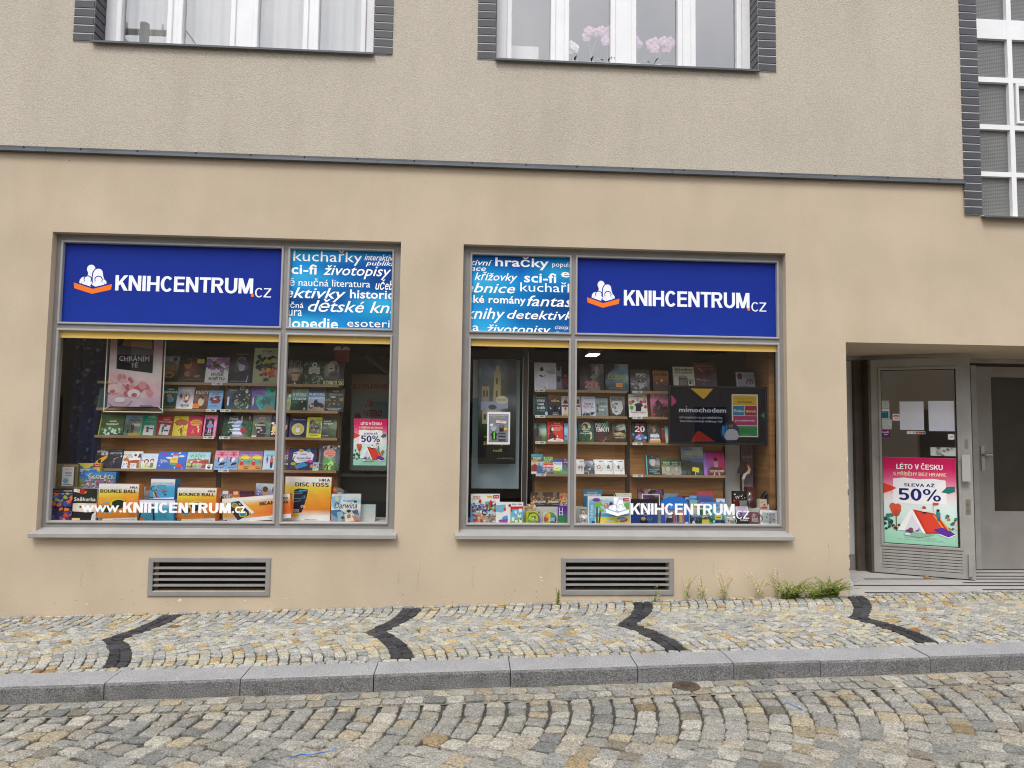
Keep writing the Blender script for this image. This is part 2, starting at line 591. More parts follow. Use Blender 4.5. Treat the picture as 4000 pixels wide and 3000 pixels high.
def logo_shapes():
    """four people above an open book, in a unit box (v downwards)"""
    arc = lambda u, v, ru, rv, a0, a1, n=12: [(u + ru * math.cos(R(a0 + (a1 - a0) * i / n)), v + rv * math.sin(R(a0 + (a1 - a0) * i / n))) for i in range(n + 1)]
    man = arc(.43, .15, .11, .15, 140, 400) + [(.5, .27), (.5, .72), (.14, .64), (.15, .52), (.2, .44), (.34, .38), (.36, .3)]
    wom = [(.5, .75), (.48, .42), (.49, .28)] + arc(.62, .25, .11, .12, 195, 345, 8) + [(.755, .4), (.78, .47), (.72, .47), (.8, .5), (.84, .56), (.845, .64)]
    def kid(u): return arc(u, .5, .085, .1, 150, 390) + [(u + .07, .56), (u + .14, .62), (u + .17, .68), (u + .02, .8), (u - .17, .68), (u - .14, .62), (u - .07, .56)]
    def grow(pts, d):
        cu = sum(q[0] for q in pts) / len(pts); cv = sum(q[1] for q in pts) / len(pts)
        return [(cu + (a - cu) * (1 + d), cv + (b - cv) * (1 + d)) for a, b in pts]
    book = [(0, .62), (.5, .82), (.99, .64), (.97, .83), (.485, .99), (.02, .81)]
    return [(man, 'fg', 0), (grow(wom, .17), 'bg', 0), (wom, 'fg', 0), (grow(kid(.355), .26), 'bg', 0), (kid(.355), 'fg', 0), (grow(kid(.635), .26), 'bg', 0), (kid(.635), 'fg', 0),
            ([(-.02, .57), (.5, .765), (1.01, .59), (.99, .64), (.5, .82), (0, .62)], 'bg', 0), (book, 'bk', 0)]

PRINT = mat('printed_card', attr=True, rough=.38, spec=.4)
PRINT_MATT = mat('printed_paper', attr=True, rough=.7, spec=.3)

def gz(x, y):                       # height of the sloping pavement
    return .1154 + .02466 * x + .02 * y
ITEMS = """book	book	photo book with a yellow field, highest shelf beside the framed flower poster	books displayed in the left shop window	-2.923	0.445	2.124	0.162	0.264	0.018	11.617	0	0	-	g2 bbc ccd 9a8 886 a83 862 543 332 222 111|n.25|e .78 .1 .13 .08 333|T .1 .2 .8 .26 334 druzební|t .3 .28 .8 .34 334 rytí|e .5 .7 .3 .12 a85|e .5 .72 .2 .06 733
book	book	black book with a smiling face in warm light and a yellow price sticker	books displayed in the left shop window	-2.714	0.445	2.124	0.25	0.267	0.018	11.469	0	0	-	g3 221 210 111 321 842 111 221 953 211 211 742 111 311 531 211 332 222 211|n.2|e .34 .27 .15 .2 b74|e .3 .2 .16 .1 321|e .35 .66 .12 .11 a63|r .68 .09 .95 .25 ed5|r .76 .16 .88 .18 543|T .64 .7 .84 .8 ca5 GOT|t .2 .86 .95 .9 998 JEDNOU Z NICH
book	book	white book with large lilac flower petals over its black title	books displayed in the left shop window	-2.47	0.445	2.124	0.221	0.262	0.018	11.701	0	0	-	g1 eee eef eee ddd|n.05|b 26 .2 0 .05 1 .42 a7b 968 b8c 758 c9c|e .45 .33 .14 .07 452|p 343 .5 .3 1 .48 1 .51 .5 .34|b 5 .1 .6 .42 .9 .6 a9b 89a|T .26 .57 .8 .71 222 DUŠE|T .18 .74 .86 .88 222 KVĚTŮ|t .25 .91 .78 .93 444 bezpečného zaměstnání|t .2 .04 .85 .1 555 Ondřej Vilém
book	book	large black and white book with a fair-haired rider in a leather jacket	books displayed in the left shop window	-2.242	0.445	2.124	0.236	0.31	0.018	9.803	0	0	-	g3 222 333 222 333 556 333 445 99a 333 333 667 222 112 223 112 111 223 111|n.3|e .5 .3 .2 .18 889|e .52 .45 .13 .17 bbc|p 557 .3 .25 .5 .12 .75 .3 .8 .5 .65 .4 .45 .35|p 223 .2 .7 .45 .6 .8 .55 .95 1 .2 1|p aab .72 .95 .8 .72 .82 .73 .78 .97|t .25 .02 .75 .05 bbb Mick Rockwood|t .1 .9 .8 .94 ccc VZPOMÍNKY A PORTRÉTY
book	book	tall pale green book with two dark birds among red flowers	books displayed in the left shop window	-2.003	0.445	2.124	0.243	0.364	0.018	8.293	0	0	-	g1 bca bb9 aa8|n.06|b 40 .13 .12 .22 .75 .9 343 454 232 563|p 232 .5 .28 .75 .2 .98 .3 .75 .28 .6 .36|p 343 .45 .55 .7 .42 .95 .42 .7 .5 .55 .62|e .62 .38 .13 .05 cb3|p db3 .55 .56 .7 .56 .62 .68 .5 .66|b 14 .12 .4 .5 .95 .86 c44 b33 d55|T .35 .05 .8 .12 333 PTÁCI|t .3 .14 .85 .165 444 Barvy pralesa|t .38 .92 .78 .96 444 Jan Dungel
book	book	book with a feather headdress portrait under dark capital letters, behind the window mullion	books displayed in the left shop window	-1.716	0.445	2.124	0.143	0.256	0.018	12.003	0	0	-	g3 222 222 222 333 333 333 bba ccb 998 976 a87 554 432 a76 221 212 332 112|n.15|e .5 .62 .35 .13 865|e .5 .74 .22 .14 b97|r .2 .6 .8 .63 ddc|T .02 .03 .98 .33 776 INGL|p 112 .05 1 .3 .85 .7 .85 .95 1|p ddd .42 1 .5 .87 .6 1
book	book	book full of leaves and berries with a cream title plate	books displayed in the left shop window	-1.541	0.445	2.124	0.195	0.244	0.018	12.632	0	0	-	g1 354 343 232|n.2|b 60 .12 0 0 1 1 575 686 353 aa9 855 232 787|e .53 .16 .13 .12 cdd|e .53 .17 .05 .05 344|r .26 .26 .8 .55 ccb|t .36 .33 .7 .4 333 Domácí|t .3 .42 .78 .48 333 zahrádka|r .42 .5 .62 .54 333
book	book	black and white book with a laughing bearded face over a cream name	books displayed in the left shop window	-1.341	0.445	2.124	0.196	0.251	0.018	12.214	0	0	-	g3 444 333 222 998 666 222 998 655 222 777 765 222 444 444 222 222 222 222|n.2|e .42 .35 .32 .38 998|e .35 .28 .2 .2 bba|e .5 .6 .28 .17 555|r .25 .3 .42 .34 333|p 222 .3 .55 .5 .62 .65 .52 .5 .57|p 655 .5 .15 .68 .2 .66 .5 .52 .45|T 0 .82 1 1 dd9 KONKOLSKI|t .6 .74 1 .8 bbb BÝT PRVNÍ
book	book	dark teal book half hidden behind the framed flower poster	books displayed in the left shop window	-3.532	0.445	1.866	0.105	0.212	0.018	14.686	0	0	-	g1 366 355 244|n.1|r .1 .05 .2 .95 477
book	book	green garden book with white capital letters and a kneeling figure in blue	books displayed in the left shop window	-2.925	0.445	1.866	0.167	0.23	0.018	13.421	0	0	-	g2 253 253 364 363 343 454 242 232 353 453|n.15|T .4 .08 .78 .16 dee LÍNÁ|T .22 .2 .98 .3 dee ZAHRADA|e .65 .58 .2 .13 69c|e .55 .42 .15 .08 b97|t .1 .87 .85 .91 9b9 Naďa Runtánová
book	book	white book with two painted terrier dogs on a misty violet ground	books displayed in the left shop window	-2.768	0.445	1.866	0.167	0.228	0.018	13.578	0	0	-	g2 bcd dde 99b aab bbc dcd dde eee eee eee|n.12|T .25 .05 .85 .2 eef GUMP|e .3 .42 .12 .15 b99|e .28 .4 .07 .1 432|e .62 .44 .18 .18 b85|e .62 .5 .09 .14 eee|e .58 .4 .05 .04 221|p 943 .42 .62 .75 .58 .62 .74|T .28 .78 .8 .88 333 JSME DVOJKA|t .38 .92 .64 .95 444 Filip Rožek
book	book	brown book with a black and white sheepdog and an orange price sticker	books displayed in the left shop window	-2.614	0.445	1.866	0.14	0.198	0.018	15.829	0	0	-	g1 643 754 854 643 532|n.15|T .1 .02 .95 .18 eed DUSTY|e .5 .42 .18 .15 332|e .52 .6 .2 .22 dca|p 332 .4 .35 .62 .32 .64 .5|r 0 .7 .44 .93 f82|r .1 .8 .34 .82 843
book	book	light blue book with a torn dark red paper box	books displayed in the left shop window	-2.477	0.445	1.866	0.132	0.198	0.018	15.811	0	0	-	g1 8be 7ad|n.05|p 722 .15 .35 .4 .38 .45 .3 .85 .28 .75 .45 .9 .48 .8 .65 .2 .65 .25 .55 .05 .52|p 833 .2 .5 .85 .52 .75 .68 .25 .68|r .36 .42 .58 .49 ecc|T .1 .05 .92 .11 345 PRŮZKUMNÍK|T .25 .16 .75 .22 345 KRABIC|t .2 .76 .7 .8 345 a jiné pohádky|t .1 .83 .9 .87 345 BÁJNÝCH ZDVOŘILOSTÍ
book	book	dark blue space picture book with planets and a white reading pen	books displayed in the left shop window	-2.256	0.445	1.866	0.235	0.265	0.018	11.563	0	0	-	g2 345 456 457 345 356 334 346 343 355 454|n.1|e .55 .55 .32 .28 233|e .62 .17 .1 .08 ccc|e .62 .17 .07 .06 778|b 30 .07 .35 .4 .95 .95 a86 7a9 bcc 965 456|e .82 .28 .06 .08 ddd|p dde .06 .5 .13 .5 .13 .8 .09 .86 .06 .8|T .08 .2 .42 .28 db9 Vesmír|t .08 .3 .6 .33 bbc planety a hvězdy|T .1 .04 .35 .1 eee KOUZELNÉ ČTENÍ|e .9 .08 .04 .04 d83
book	book	violet and teal sea picture book with a whale tail	books displayed in the left shop window	-2.018	0.445	1.866	0.231	0.26	0.018	11.8	0	0	-	g1 66a 558|n.06|p 4a9 .6 0 1 0 1 1 .4 1 .2 .7 .25 .4 .55 .45|p 388 .55 .45 1 .4 1 .9 .5 .95 .28 .7|p 366 .4 .65 .6 .5 .85 .55 .8 .75 .5 .8|p 355 .75 .15 .85 .2 .98 .12 .92 .25 .82 .3|b 8 .06 .4 .5 .95 .9 7cb 5aa|r 0 .16 .58 .42 86b|T .05 .2 .36 .26 324 Mořské|T .04 .3 .48 .38 324 pohádky|p ccd .06 .5 .12 .5 .13 .7 .09 .84 .06 .7|e .78 .9 .2 .07 875
book	book	narrow light children's book with coloured ovals peeking past the mullion	books displayed in the left shop window	-1.772	0.445	1.866	0.039	0.177	0.018	17.458	0	0	-	g1 8a9 ac7 687|n.1|e .6 .12 .3 .1 dee|e .4 .6 .3 .15 a74|e .6 .85 .35 .1 7a5
book	book	grey-green hiking book with bold white title and a rock climber	books displayed in the left shop window	-1.669	0.445	1.866	0.165	0.223	0.018	13.867	0	0	-	g1 8a9 799 354 243 121|n.12|T .1 .18 .88 .33 dee STEZKA|T .1 .36 .88 .5 dee ČESKEM|p 131 .1 1 .4 .7 .6 .55 .9 .5 1 1|e .66 .58 .05 .04 c98|e .82 .9 .07 .06 99b|t .15 .1 .8 .13 465 MARTIN TOLAROVIČ|t .1 .58 .4 .63 abb příběhy
book	book	blue and sand book with a loaded touring motorcycle	books displayed in the left shop window	-1.505	0.445	1.866	0.163	0.229	0.018	13.529	0	0	-	g1 357 368 7ac 9bd aaa a87 987|n.1|T .04 .18 .97 .3 eef NA MOTORCE|T .04 .34 .99 .46 eef KOLEM SVĚTA|e .2 .8 .13 .09 222|e .85 .76 .13 .09 222|p 833 .2 .65 .55 .62 .6 .72 .25 .74|p 223 .35 .55 .5 .48 .6 .6 .9 .66 .7 .8 .4 .82|r .13 .73 .3 .83 bbb|e .48 .52 .06 .05 222
book	book	black motorcycle book with gold capitals at the end of its shelf	books displayed in the left shop window	-1.329	0.445	1.866	0.183	0.234	0.018	13.202	0	0	-	g1 233 243 333 232 122|n.12|T .37 .08 .7 .14 dc9 IGOR|T .18 .22 .9 .3 ca8 BREZOVAR|b 30 .1 .05 .42 .95 .75 875 444 a86 333 665|p bcc .2 .36 .45 .33 .6 .38 .4 .42|T .12 .84 .88 .88 ddd NA MOTORCE PO ŠESTI|T .22 .91 .78 .95 ddd KONTINENTECH
book	book	square green book with white wood anemones	books displayed in the left shop window	-3.443	0.445	1.604	0.226	0.211	0.018	14.728	0	0	-	g2 573 462 352 563 342 453 464 575 353 343|n.15|b 22 .09 .02 .65 .98 .95 ced bdb 9c9|r 0 0 .04 1 bb3|T .38 .27 .66 .36 dec JARNÍ|T .26 .4 .78 .5 dec TRADINÁŘ|t .33 .53 .67 .56 bca setkání s lidmi
book	book	children's book with a girl in brown before a white house	books displayed in the left shop window	-3.247	0.445	1.604	0.155	0.205	0.018	15.27	0	0	-	g2 9bd 9bd 79a 8a8 676 bbb 565 687 786 9a6|n.12|T .25 .16 .9 .28 733 Harriet|T .35 .05 .7 .12 456 Deník|e .5 .4 .12 .1 743|p 643 .4 .48 .6 .48 .62 .72 .55 .85 .42 .85|e .5 .4 .08 .07 db9|r .58 .4 .95 .52 eee|e .28 .78 .08 .08 222|p ca4 .3 .88 .95 .86 .95 1 .3 1|b 12 .08 0 .5 .4 .9 565 786 343
book	book	teal green diary with a pencil sketch on a white torn sheet	books displayed in the left shop window	-3.099	0.445	1.604	0.147	0.212	0.018	14.687	0	0	-	g1 2a8 297|n.04|p eee .25 .5 .88 .5 .86 .97 .2 .95|r .03 .03 .07 .97 cc8|T .42 .06 .9 .14 dfe DENÍK|T .3 .2 .85 .26 c98 malého|T .25 .3 .95 .37 ca8 poseroutky|t .25 .42 .98 .47 7b6 ŠKOLA NEŠKOLA|e .48 .62 .1 .06 555|p 666 .42 .68 .55 .68 .58 .82 .4 .82|r .6 .62 .85 .68 446
book	book	dark red diary with a pencil sketch on a white torn sheet	books displayed in the left shop window	-2.948	0.445	1.604	0.153	0.21	0.018	14.88	0	0	-	g1 a22 922|n.05|p eee .25 .42 .88 .48 .8 .95 .2 .92|T .35 .06 .82 .14 c83 DENÍK|T .35 .17 .8 .24 ecc malého|T .15 .27 .95 .37 ecd Poseroutky|e .55 .5 .1 .05 666|p 555 .38 .55 .5 .52 .48 .75 .42 .85 .36 .78|r .52 .7 .78 .77 446|p 777 .4 .8 .45 .9 .36 .9
book	book	yellow children's book with a dark red oval title	books displayed in the left shop window	-2.798	0.445	1.604	0.137	0.204	0.018	15.303	0	0	-	g1 ed3 dc3|n.06|b 40 .05 .05 .05 .95 .95 a83 532 c93|e .55 .32 .45 .16 843|e .55 .32 .4 .13 b63|T .2 .24 .88 .31 843 LUMÍČÍ|T .2 .34 .9 .4 843 KATASTROFY|p 942 .5 .6 .62 .55 .72 .8 .55 .82|e .6 .5 .08 .06 ec9|p 321 .6 .8 .75 .95 .7 .96 .55 .82
book	book	magenta children's book with an orange oval title	books displayed in the left shop window	-2.661	0.445	1.604	0.137	0.205	0.018	15.283	0	0	-	g1 d26 c25|n.06|b 30 .05 .05 .05 .95 .95 a14 e58 813|e .55 .32 .4 .16 ea4|T .25 .24 .85 .31 843 LUMÍČÍ|T .2 .34 .9 .4 843 KATASTROFY|p e72 .3 .85 .42 .6 .55 .85|p dd5 .72 .6 .85 .6 .85 .8 .75 .8|e .74 .53 .07 .05 fda
book	book	pink hanging fashion doll card with a black inner window	books displayed in the left shop window	-2.518	0.445	1.604	0.121	0.216	0.018	14.403	0	0	-	g1 f9c e8b|r .12 .18 .8 .97 112|p d9a .38 .3 .6 .3 .65 .55 .35 .55|e .5 .25 .1 .08 c96|e .5 .2 .16 .07 843|p 79b .25 .5 .4 .35 .6 .35 .8 .5 .65 .6 .35 .6|r .38 .55 .62 .64 e4a|p ddd .4 .65 .47 .65 .45 .85 .38 .85|p ddd .53 .65 .6 .65 .62 .85 .55 .85|e .25 .72 .08 .05 558|e .72 .72 .08 .05 558|T .25 .88 .7 .94 eee Shopping
book	book	large black garden book with pale stepping stones across water and a red sticker	books displayed in the left shop window	-2.257	0.445	1.604	0.276	0.24	0.018	12.827	0	0	-	g3 111 111 111 111 222 121 232 9be 353 243 8ac 242 242 abd 343 353 9ad 565|n.15|p bcf .5 .3 .72 .32 .6 .42 .42 .42|p dde .3 .5 .6 .5 .55 .57 .2 .57|p eef .25 .63 .6 .63 .62 .7 .2 .7|p eef .2 .78 .65 .78 .7 .9 .25 .88|b 30 .1 0 .35 .3 1 242 353 131|b 30 .1 .68 .35 1 1 353 464 242|e .72 .73 .1 .1 b22|T .2 .19 .5 .28 eee Zelené|T .19 .33 .51 .46 eee pokoje|t .22 .12 .5 .15 ccc Ferdinand Leffler|r .62 .12 .66 .28 ec8|r .9 .12 .93 .26 ec8
book	book	book with a man in a pale hat standing in green vineyards	books displayed in the left shop window	-2.023	0.445	1.604	0.182	0.225	0.018	13.785	0	0	-	g3 889 99a 99a 787 887 575 675 333 686 464 334 575 565 333 676 776 233 565|n.15|e .48 .14 .18 .06 ccb|e .48 .22 .1 .09 a87|p 223 .3 .4 .48 .33 .66 .4 .75 .7 .7 1 .3 1 .25 .7|e .36 .76 .06 .05 c98|e .5 .68 .06 .05 c98|T .14 .4 .66 .5 eee Krajinou|I .2 .52 .48 .62 eee vína|t .5 .8 .85 .84 ccc Naďa Zajícová|r .02 .92 .26 .98 ddd
book	book	navy book with a ring of bright flowers, cut by the window mullion	books displayed in the left shop window	-1.854	0.445	1.604	0.168	0.235	0.018	13.116	0	0	-	g1 224 225 223|n.1|e .5 .6 .42 .22 ec8|b 30 .12 .1 .4 .95 .85 eb9 e96 fd8 c33 fff|r .12 .08 .4 .2 667|r .3 .8 .5 .95 c33
book	book	midnight blue book with a pale yellow moon medallion and stars	books displayed in the left shop window	-1.674	0.445	1.604	0.168	0.207	0.018	15.072	0	0	-	g1 225 336 225|n.06|b 30 .03 .03 .03 .97 .95 99b 77a|e .5 .58 .36 .29 dd9|e .5 .58 .33 .27 cb6|p dee .42 .5 .58 .5 .62 .72 .38 .72|e .5 .45 .06 .05 b86|T .18 .07 .9 .16 ccd Malvenky princ|t .1 .92 .7 .95 99a vyprávěl Jan Bokeš
book	book	bright yellow cookery book with a photograph of people around a pan	books displayed in the left shop window	-1.519	0.445	1.604	0.142	0.213	0.018	14.613	0	0	-	g1 ee2 dd2|n.03|r .15 .12 .97 .82 665|b 30 .14 .15 .15 .97 .8 998 444 bba 776 333 887|T .5 .14 .97 .27 cd4 400|T .18 .76 .92 .81 ed6 snadné recepty|r .3 .87 .8 .9 776
book	book	dark woodland book with mossy roots and white title	books displayed in the left shop window	-1.376	0.445	1.604	0.149	0.205	0.018	15.266	0	0	-	g2 232 343 343 675 454 786 343 564 233 453 122 232|n.2|p 786 .8 .1 1 .15 1 .5 .85 .45|p 453 .2 .4 .7 .75 1 .9 1 .6 .5 .5|T .13 .1 .6 .2 eee Lesní|T .12 .23 .76 .34 eee terapie|t .1 .4 .35 .55 999 léčivá síla|T .08 .86 .5 .9 ddd Noel Knižek
book	book	black book with a running figure on a streak of orange flame	books displayed in the left shop window	-3.535	0.445	1.287	0.143	0.189	0.018	16.691	0	0	-	g1 222 111 222|n.1|p ea2 .25 .62 .5 .45 .9 .3 .95 .4 .6 .7 .5 .95 .1 .98|p 221 .35 .55 .55 .5 .6 .75 .4 .7|I .05 .04 .9 .16 ddd David Walliams|T .02 .18 .52 .3 444 KOSMO|T .52 .16 .97 .3 eee KLUK
book	book	dark violet book with thin pale title and a casting figure	books displayed in the left shop window	-3.397	0.445	1.287	0.143	0.194	0.018	16.253	0	0	-	g2 112 223 223 334 112 334 223 223|n.2|T .12 .16 .9 .26 bbb HARRY POTTER|t .18 .05 .85 .1 999 J. K. ROWLINGOVÁ|p c88 .35 .5 .7 .4 .7 .43 .4 .53|e .35 .7 .18 .12 335|e .88 .36 .05 .05 ddb|p 876 .4 .5 .48 .5 .5 .7 .42 .72|t .35 .3 .62 .33 889 Kámen mudrců
book	book	white board book with a spotted orange leopard	books displayed in the left shop window	-3.242	0.445	1.287	0.188	0.175	0.018	17.458	0	0	-	g1 fff eef|n.02|T .06 .14 .5 .25 243 Krtek|T .08 .28 .55 .37 243 v ZOO|p c62 .28 .52 .9 .48 .92 .95 .8 .95 .78 .68 .48 .66 .46 .95 .36 .95 .34 .62|e .22 .47 .14 .1 c73|b 26 .03 .35 .5 .85 .65 421|p 345 .78 .35 .85 .12 .93 .14 .96 .35|e .66 .22 .07 .07 546|b 16 .05 .02 .7 .98 .95 7a6 898|t .08 .06 .65 .1 888 Jiří Žáček
book	book	pale board book with two painted children and dry grasses	books displayed in the left shop window	-3.081	0.445	1.287	0.166	0.155	0.018	17.458	0	0	-	g1 def eef dec|n.05|e .38 .5 .14 .14 432|e .38 .53 .09 .1 fdb|e .7 .45 .12 .12 943|e .7 .5 .08 .09 fdb|p dc8 .32 .62 .45 .62 .48 .9 .3 .9|p 876 .62 .6 .78 .6 .8 .9 .6 .9|p b49 .1 .38 .25 .45 .1 .47|p ec6 0 .85 .2 .92 .2 1 0 1|b 20 .04 0 .6 1 .95 8a7 9b8|t .2 .15 .75 .2 bcd ledové písničky
book	book	blue game card with eight small pictures and a white cloud bubble	books displayed in the left shop window	-2.862	0.475	1.287	0.268	0.298	0.008	15.645	0	0	-	g1 36c 37d|n.03|r .13 0.091 .9 0.372 eef|e .18 0.091 .14 0.116 fff|T .11 0.033 .26 0.103 c44 24|r .34 0.062 .5 0.207 6bd|r .53 0.05 .76 0.207 ebd|r .79 0.062 .92 0.207 dba|r .12 0.248 .3 0.38 ccd|r .33 0.248 .5 0.38 ccb|r .54 0.248 .76 0.38 8be|r .79 0.248 .92 0.38 bbc
book	book	bright blue square book with a small house, a white cloud and a yellow price sticker	books displayed in the left shop window	-2.863	0.445	1.287	0.272	0.175	0.018	17.458	0	0	-	g1 37d 36c|n.03|b 14 .05 .05 .05 .95 .95 eef e9b 8cd|e .2 .13 .13 .09 84c|p cde .5 .35 .52 .2 .6 .1 .7 .22 .7 .35|p c55 .49 .22 .6 .08 .72 .22|e .4 .35 .1 .06 eef|e .82 .25 .1 .06 eef|e .74 .08 .04 .05 ee9|e .58 .65 .15 .13 5a7|r .44 .36 .7 .62 fc4|r .5 .44 .64 .47 b73|T .1 .45 .32 .53 eef Knížka|T .08 .56 .38 .63 eef s pexesem|r .66 .7 .88 .9 c44
book	book	light blue card with a toy steam train behind the red train book	books displayed in the left shop window	-2.615	0.475	1.287	0.199	0.234	0.008	17.458	0	0	-	g1 9cd 8bc|n.04|p 986 .05 0.206 .08 0.103 .25 0.108 .3 0.142 .5 0.103 .65 0.103 .66 0.219 .1 0.232|b 14 .1 .08 0.103 .65 0.232 654 ba8 432
book	book	light blue board book with red and green trains at a station	books displayed in the left shop window	-2.615	0.445	1.287	0.218	0.174	0.018	17.458	0	0	-	g1 ade bde bdd aaa|n.04|T .12 .1 .78 .3 5a3 VLÁČKY|r .05 .4 .95 .65 a98|p c44 .05 .5 .7 .5 .72 .62 .04 .62|b 40 .07 .02 .38 .98 .92 b44 387 654 cb4 eee 445 a33|e .15 .72 .07 .09 cc4|e .35 .72 .07 .09 cc4|e .55 .72 .07 .09 cc4|r .68 .45 .95 .66 a43|r .7 .7 .9 .9 b43|t .2 .93 .7 .96 666 s puzzle a zvuky
book	book	small white square badge with a black emblem leaning on the train book	books displayed in the left shop window	-2.498	0.425	1.287	0.064	0.058	0.006	14	0	0	-	g1 fff eee|e .5 .52 .25 .28 222|e .42 .45 .06 .08 eee|e .6 .45 .06 .08 eee|t .25 .08 .75 .18 555 PEXETRIO
book	book	first of two pink and blue paperbacks with a skier and a black dog	books displayed in the left shop window	-2.403	0.445	1.287	0.117	0.191	0.018	16.459	0	0	-	g1 e9b e9b d9b 8ac 7ac 8be|n.04|e .55 .2 .14 .1 d54|T .3 .05 .78 .12 a22 HALINA|T .15 .17 .95 .25 a22 PAWLOWSKÁ|p 8ad 0 .4 .3 .5 .6 .35 .75 .45 1 .3 1 .8 0 .85|p eef .3 .5 .6 .35 .75 .45 .5 .6|e .33 .38 .06 .05 433|p 343 .25 .45 .4 .42 .38 .58 .28 .58|p 112 .35 .75 .55 .62 .95 .6 .8 .72 .45 .78|p 112 .6 .66 .9 .78 .85 .8|T .15 .84 .85 .9 a33 PRVNÍ V MÉM ŽITÍ
book	book	second of two pink and blue paperbacks with a skier and a black dog	books displayed in the left shop window	-2.289	0.445	1.287	0.106	0.192	0.018	16.441	0	0	-	g1 e9b e9b d9b 8ac 7ac 8be|n.04|e .55 .2 .14 .1 d54|T .3 .05 .78 .12 a22 HALINA|T .15 .17 .95 .25 a22 PAWLOWSKÁ|p 8ad 0 .4 .3 .5 .6 .35 .75 .45 1 .3 1 .8 0 .85|p eef .3 .5 .6 .35 .75 .45 .5 .6|e .33 .38 .06 .05 433|p 343 .25 .45 .4 .42 .38 .58 .28 .58|p 112 .35 .75 .55 .62 .95 .6 .8 .72 .45 .78|p 112 .6 .66 .9 .78 .85 .8|T .15 .84 .85 .9 a33 PRVNÍ V MÉM ŽITÍ
book	book	first of two violet and orange paperbacks with a beach sunset and a woman in red	books displayed in the left shop window	-2.177	0.445	1.287	0.112	0.191	0.018	16.531	0	0	-	g1 86b 97b ea4 5aa 4a9 d95 e94|n.03|p ed4 .2 .35 .3 .2 .75 .2 .9 .35 .85 .42 .2 .42|T .3 .08 .9 .15 b44 HALINA|T .15 .19 .98 .27 b44 PAWLOWSKÁ|e .3 .47 .09 .06 321|p c22 .15 .55 .42 .55 .45 .75 .15 .75|e .3 .5 .06 .05 eca|p b62 .75 .52 .95 .5 .95 .6 .8 .62|T .45 .8 .95 .85 532 A PŘESTO|T .5 .88 .9 .95 532 JISKRA
book	book	second of two violet and orange paperbacks with a beach sunset and a woman in red	books displayed in the left shop window	-2.064	0.445	1.287	0.115	0.191	0.018	16.514	0	0	-	g1 86b 97b ea4 5aa 4a9 d95 e94|n.03|p ed4 .2 .35 .3 .2 .75 .2 .9 .35 .85 .42 .2 .42|T .3 .08 .9 .15 b44 HALINA|T .15 .19 .98 .27 b44 PAWLOWSKÁ|e .3 .47 .09 .06 321|p c22 .15 .55 .42 .55 .45 .75 .15 .75|e .3 .5 .06 .05 eca|p b62 .75 .52 .95 .5 .95 .6 .8 .62|T .45 .8 .95 .85 532 A PŘESTO|T .5 .88 .9 .95 532 JISKRA
book	book	pale blue novel with a skater in pink and a player in orange	books displayed in the left shop window	-1.942	0.445	1.287	0.112	0.197	0.018	15.969	0	0	-	g1 ade bdf bdf|n.02|I .15 .15 .95 .3 479 Icebreaker|p 537 .25 .4 .42 .4 .42 .55 .28 .55|p d7b .25 .52 .45 .52 .42 .65 .28 .65|p ecb .32 .65 .38 .65 .36 .85 .31 .85|e .34 .37 .06 .05 642|p c63 .58 .38 .85 .38 .88 .6 .6 .6|p 223 .6 .6 .85 .6 .82 .88 .64 .88|e .7 .31 .07 .06 642|t .2 .94 .8 .97 457 HANNAH GRACE
book	book	dark narrow book with violet blossom and cream letters beside the mullion	books displayed in the left shop window	-1.775	0.445	1.287	0.043	0.194	0.018	16.202	0	0	-	g1 636 333 222|n.15|b 14 .3 .3 0 1 .25 a4a 737 847|T .05 .2 .7 .3 ddb SY|T .05 .33 .8 .45 ddb DY|t .2 .5 .5 .55 ddb IN|T .05 .6 .95 .72 dda OVÁ|t .1 .85 .5 .92 ddb VÁ
book	book	wide navy picture book with coloured planets and a blue bed on a white cloud	books displayed in the left shop window	-1.619	0.445	1.287	0.263	0.224	0.018	13.852	0	0	-	g1 336 326|n.04|b 20 .02 .02 .02 .98 .98 99b ccd|p eef .15 .2 .4 .12 .75 .15 .9 .3 .85 .55 .6 .6 .3 .68 .12 .5|e .42 .12 .09 .07 eb3|e .68 .12 .08 .07 5aa|e .22 .24 .06 .04 5a9|e .78 .58 .1 .06 d4a|e .17 .7 .1 .07 9b3|p 643 .1 .55 .2 .35 .22 .37 .14 .58|p 39c .22 .78 .5 .62 .65 .7 .7 .78 .35 .92|p c54 .2 .78 .35 .92 .35 .97 .22 .85|e .85 .8 .07 .08 c93|T .27 .38 .8 .5 224 Vesmírníček|T .4 .24 .62 .31 224 36 příběhů|t .35 .52 .75 .56 446 aneb cestování s vůlou
book	book	small bright card with blue and yellow pictures between the planet book and the forest book	books displayed in the left shop window	-1.484	0.425	1.287	0.058	0.084	0.006	14	0	0	-	g1 9be ade|b 14 .25 .05 .05 .95 .95 37c 5a8 e85 ec4|r .2 .15 .5 .4 36b|r .1 .82 .9 .95 ed5
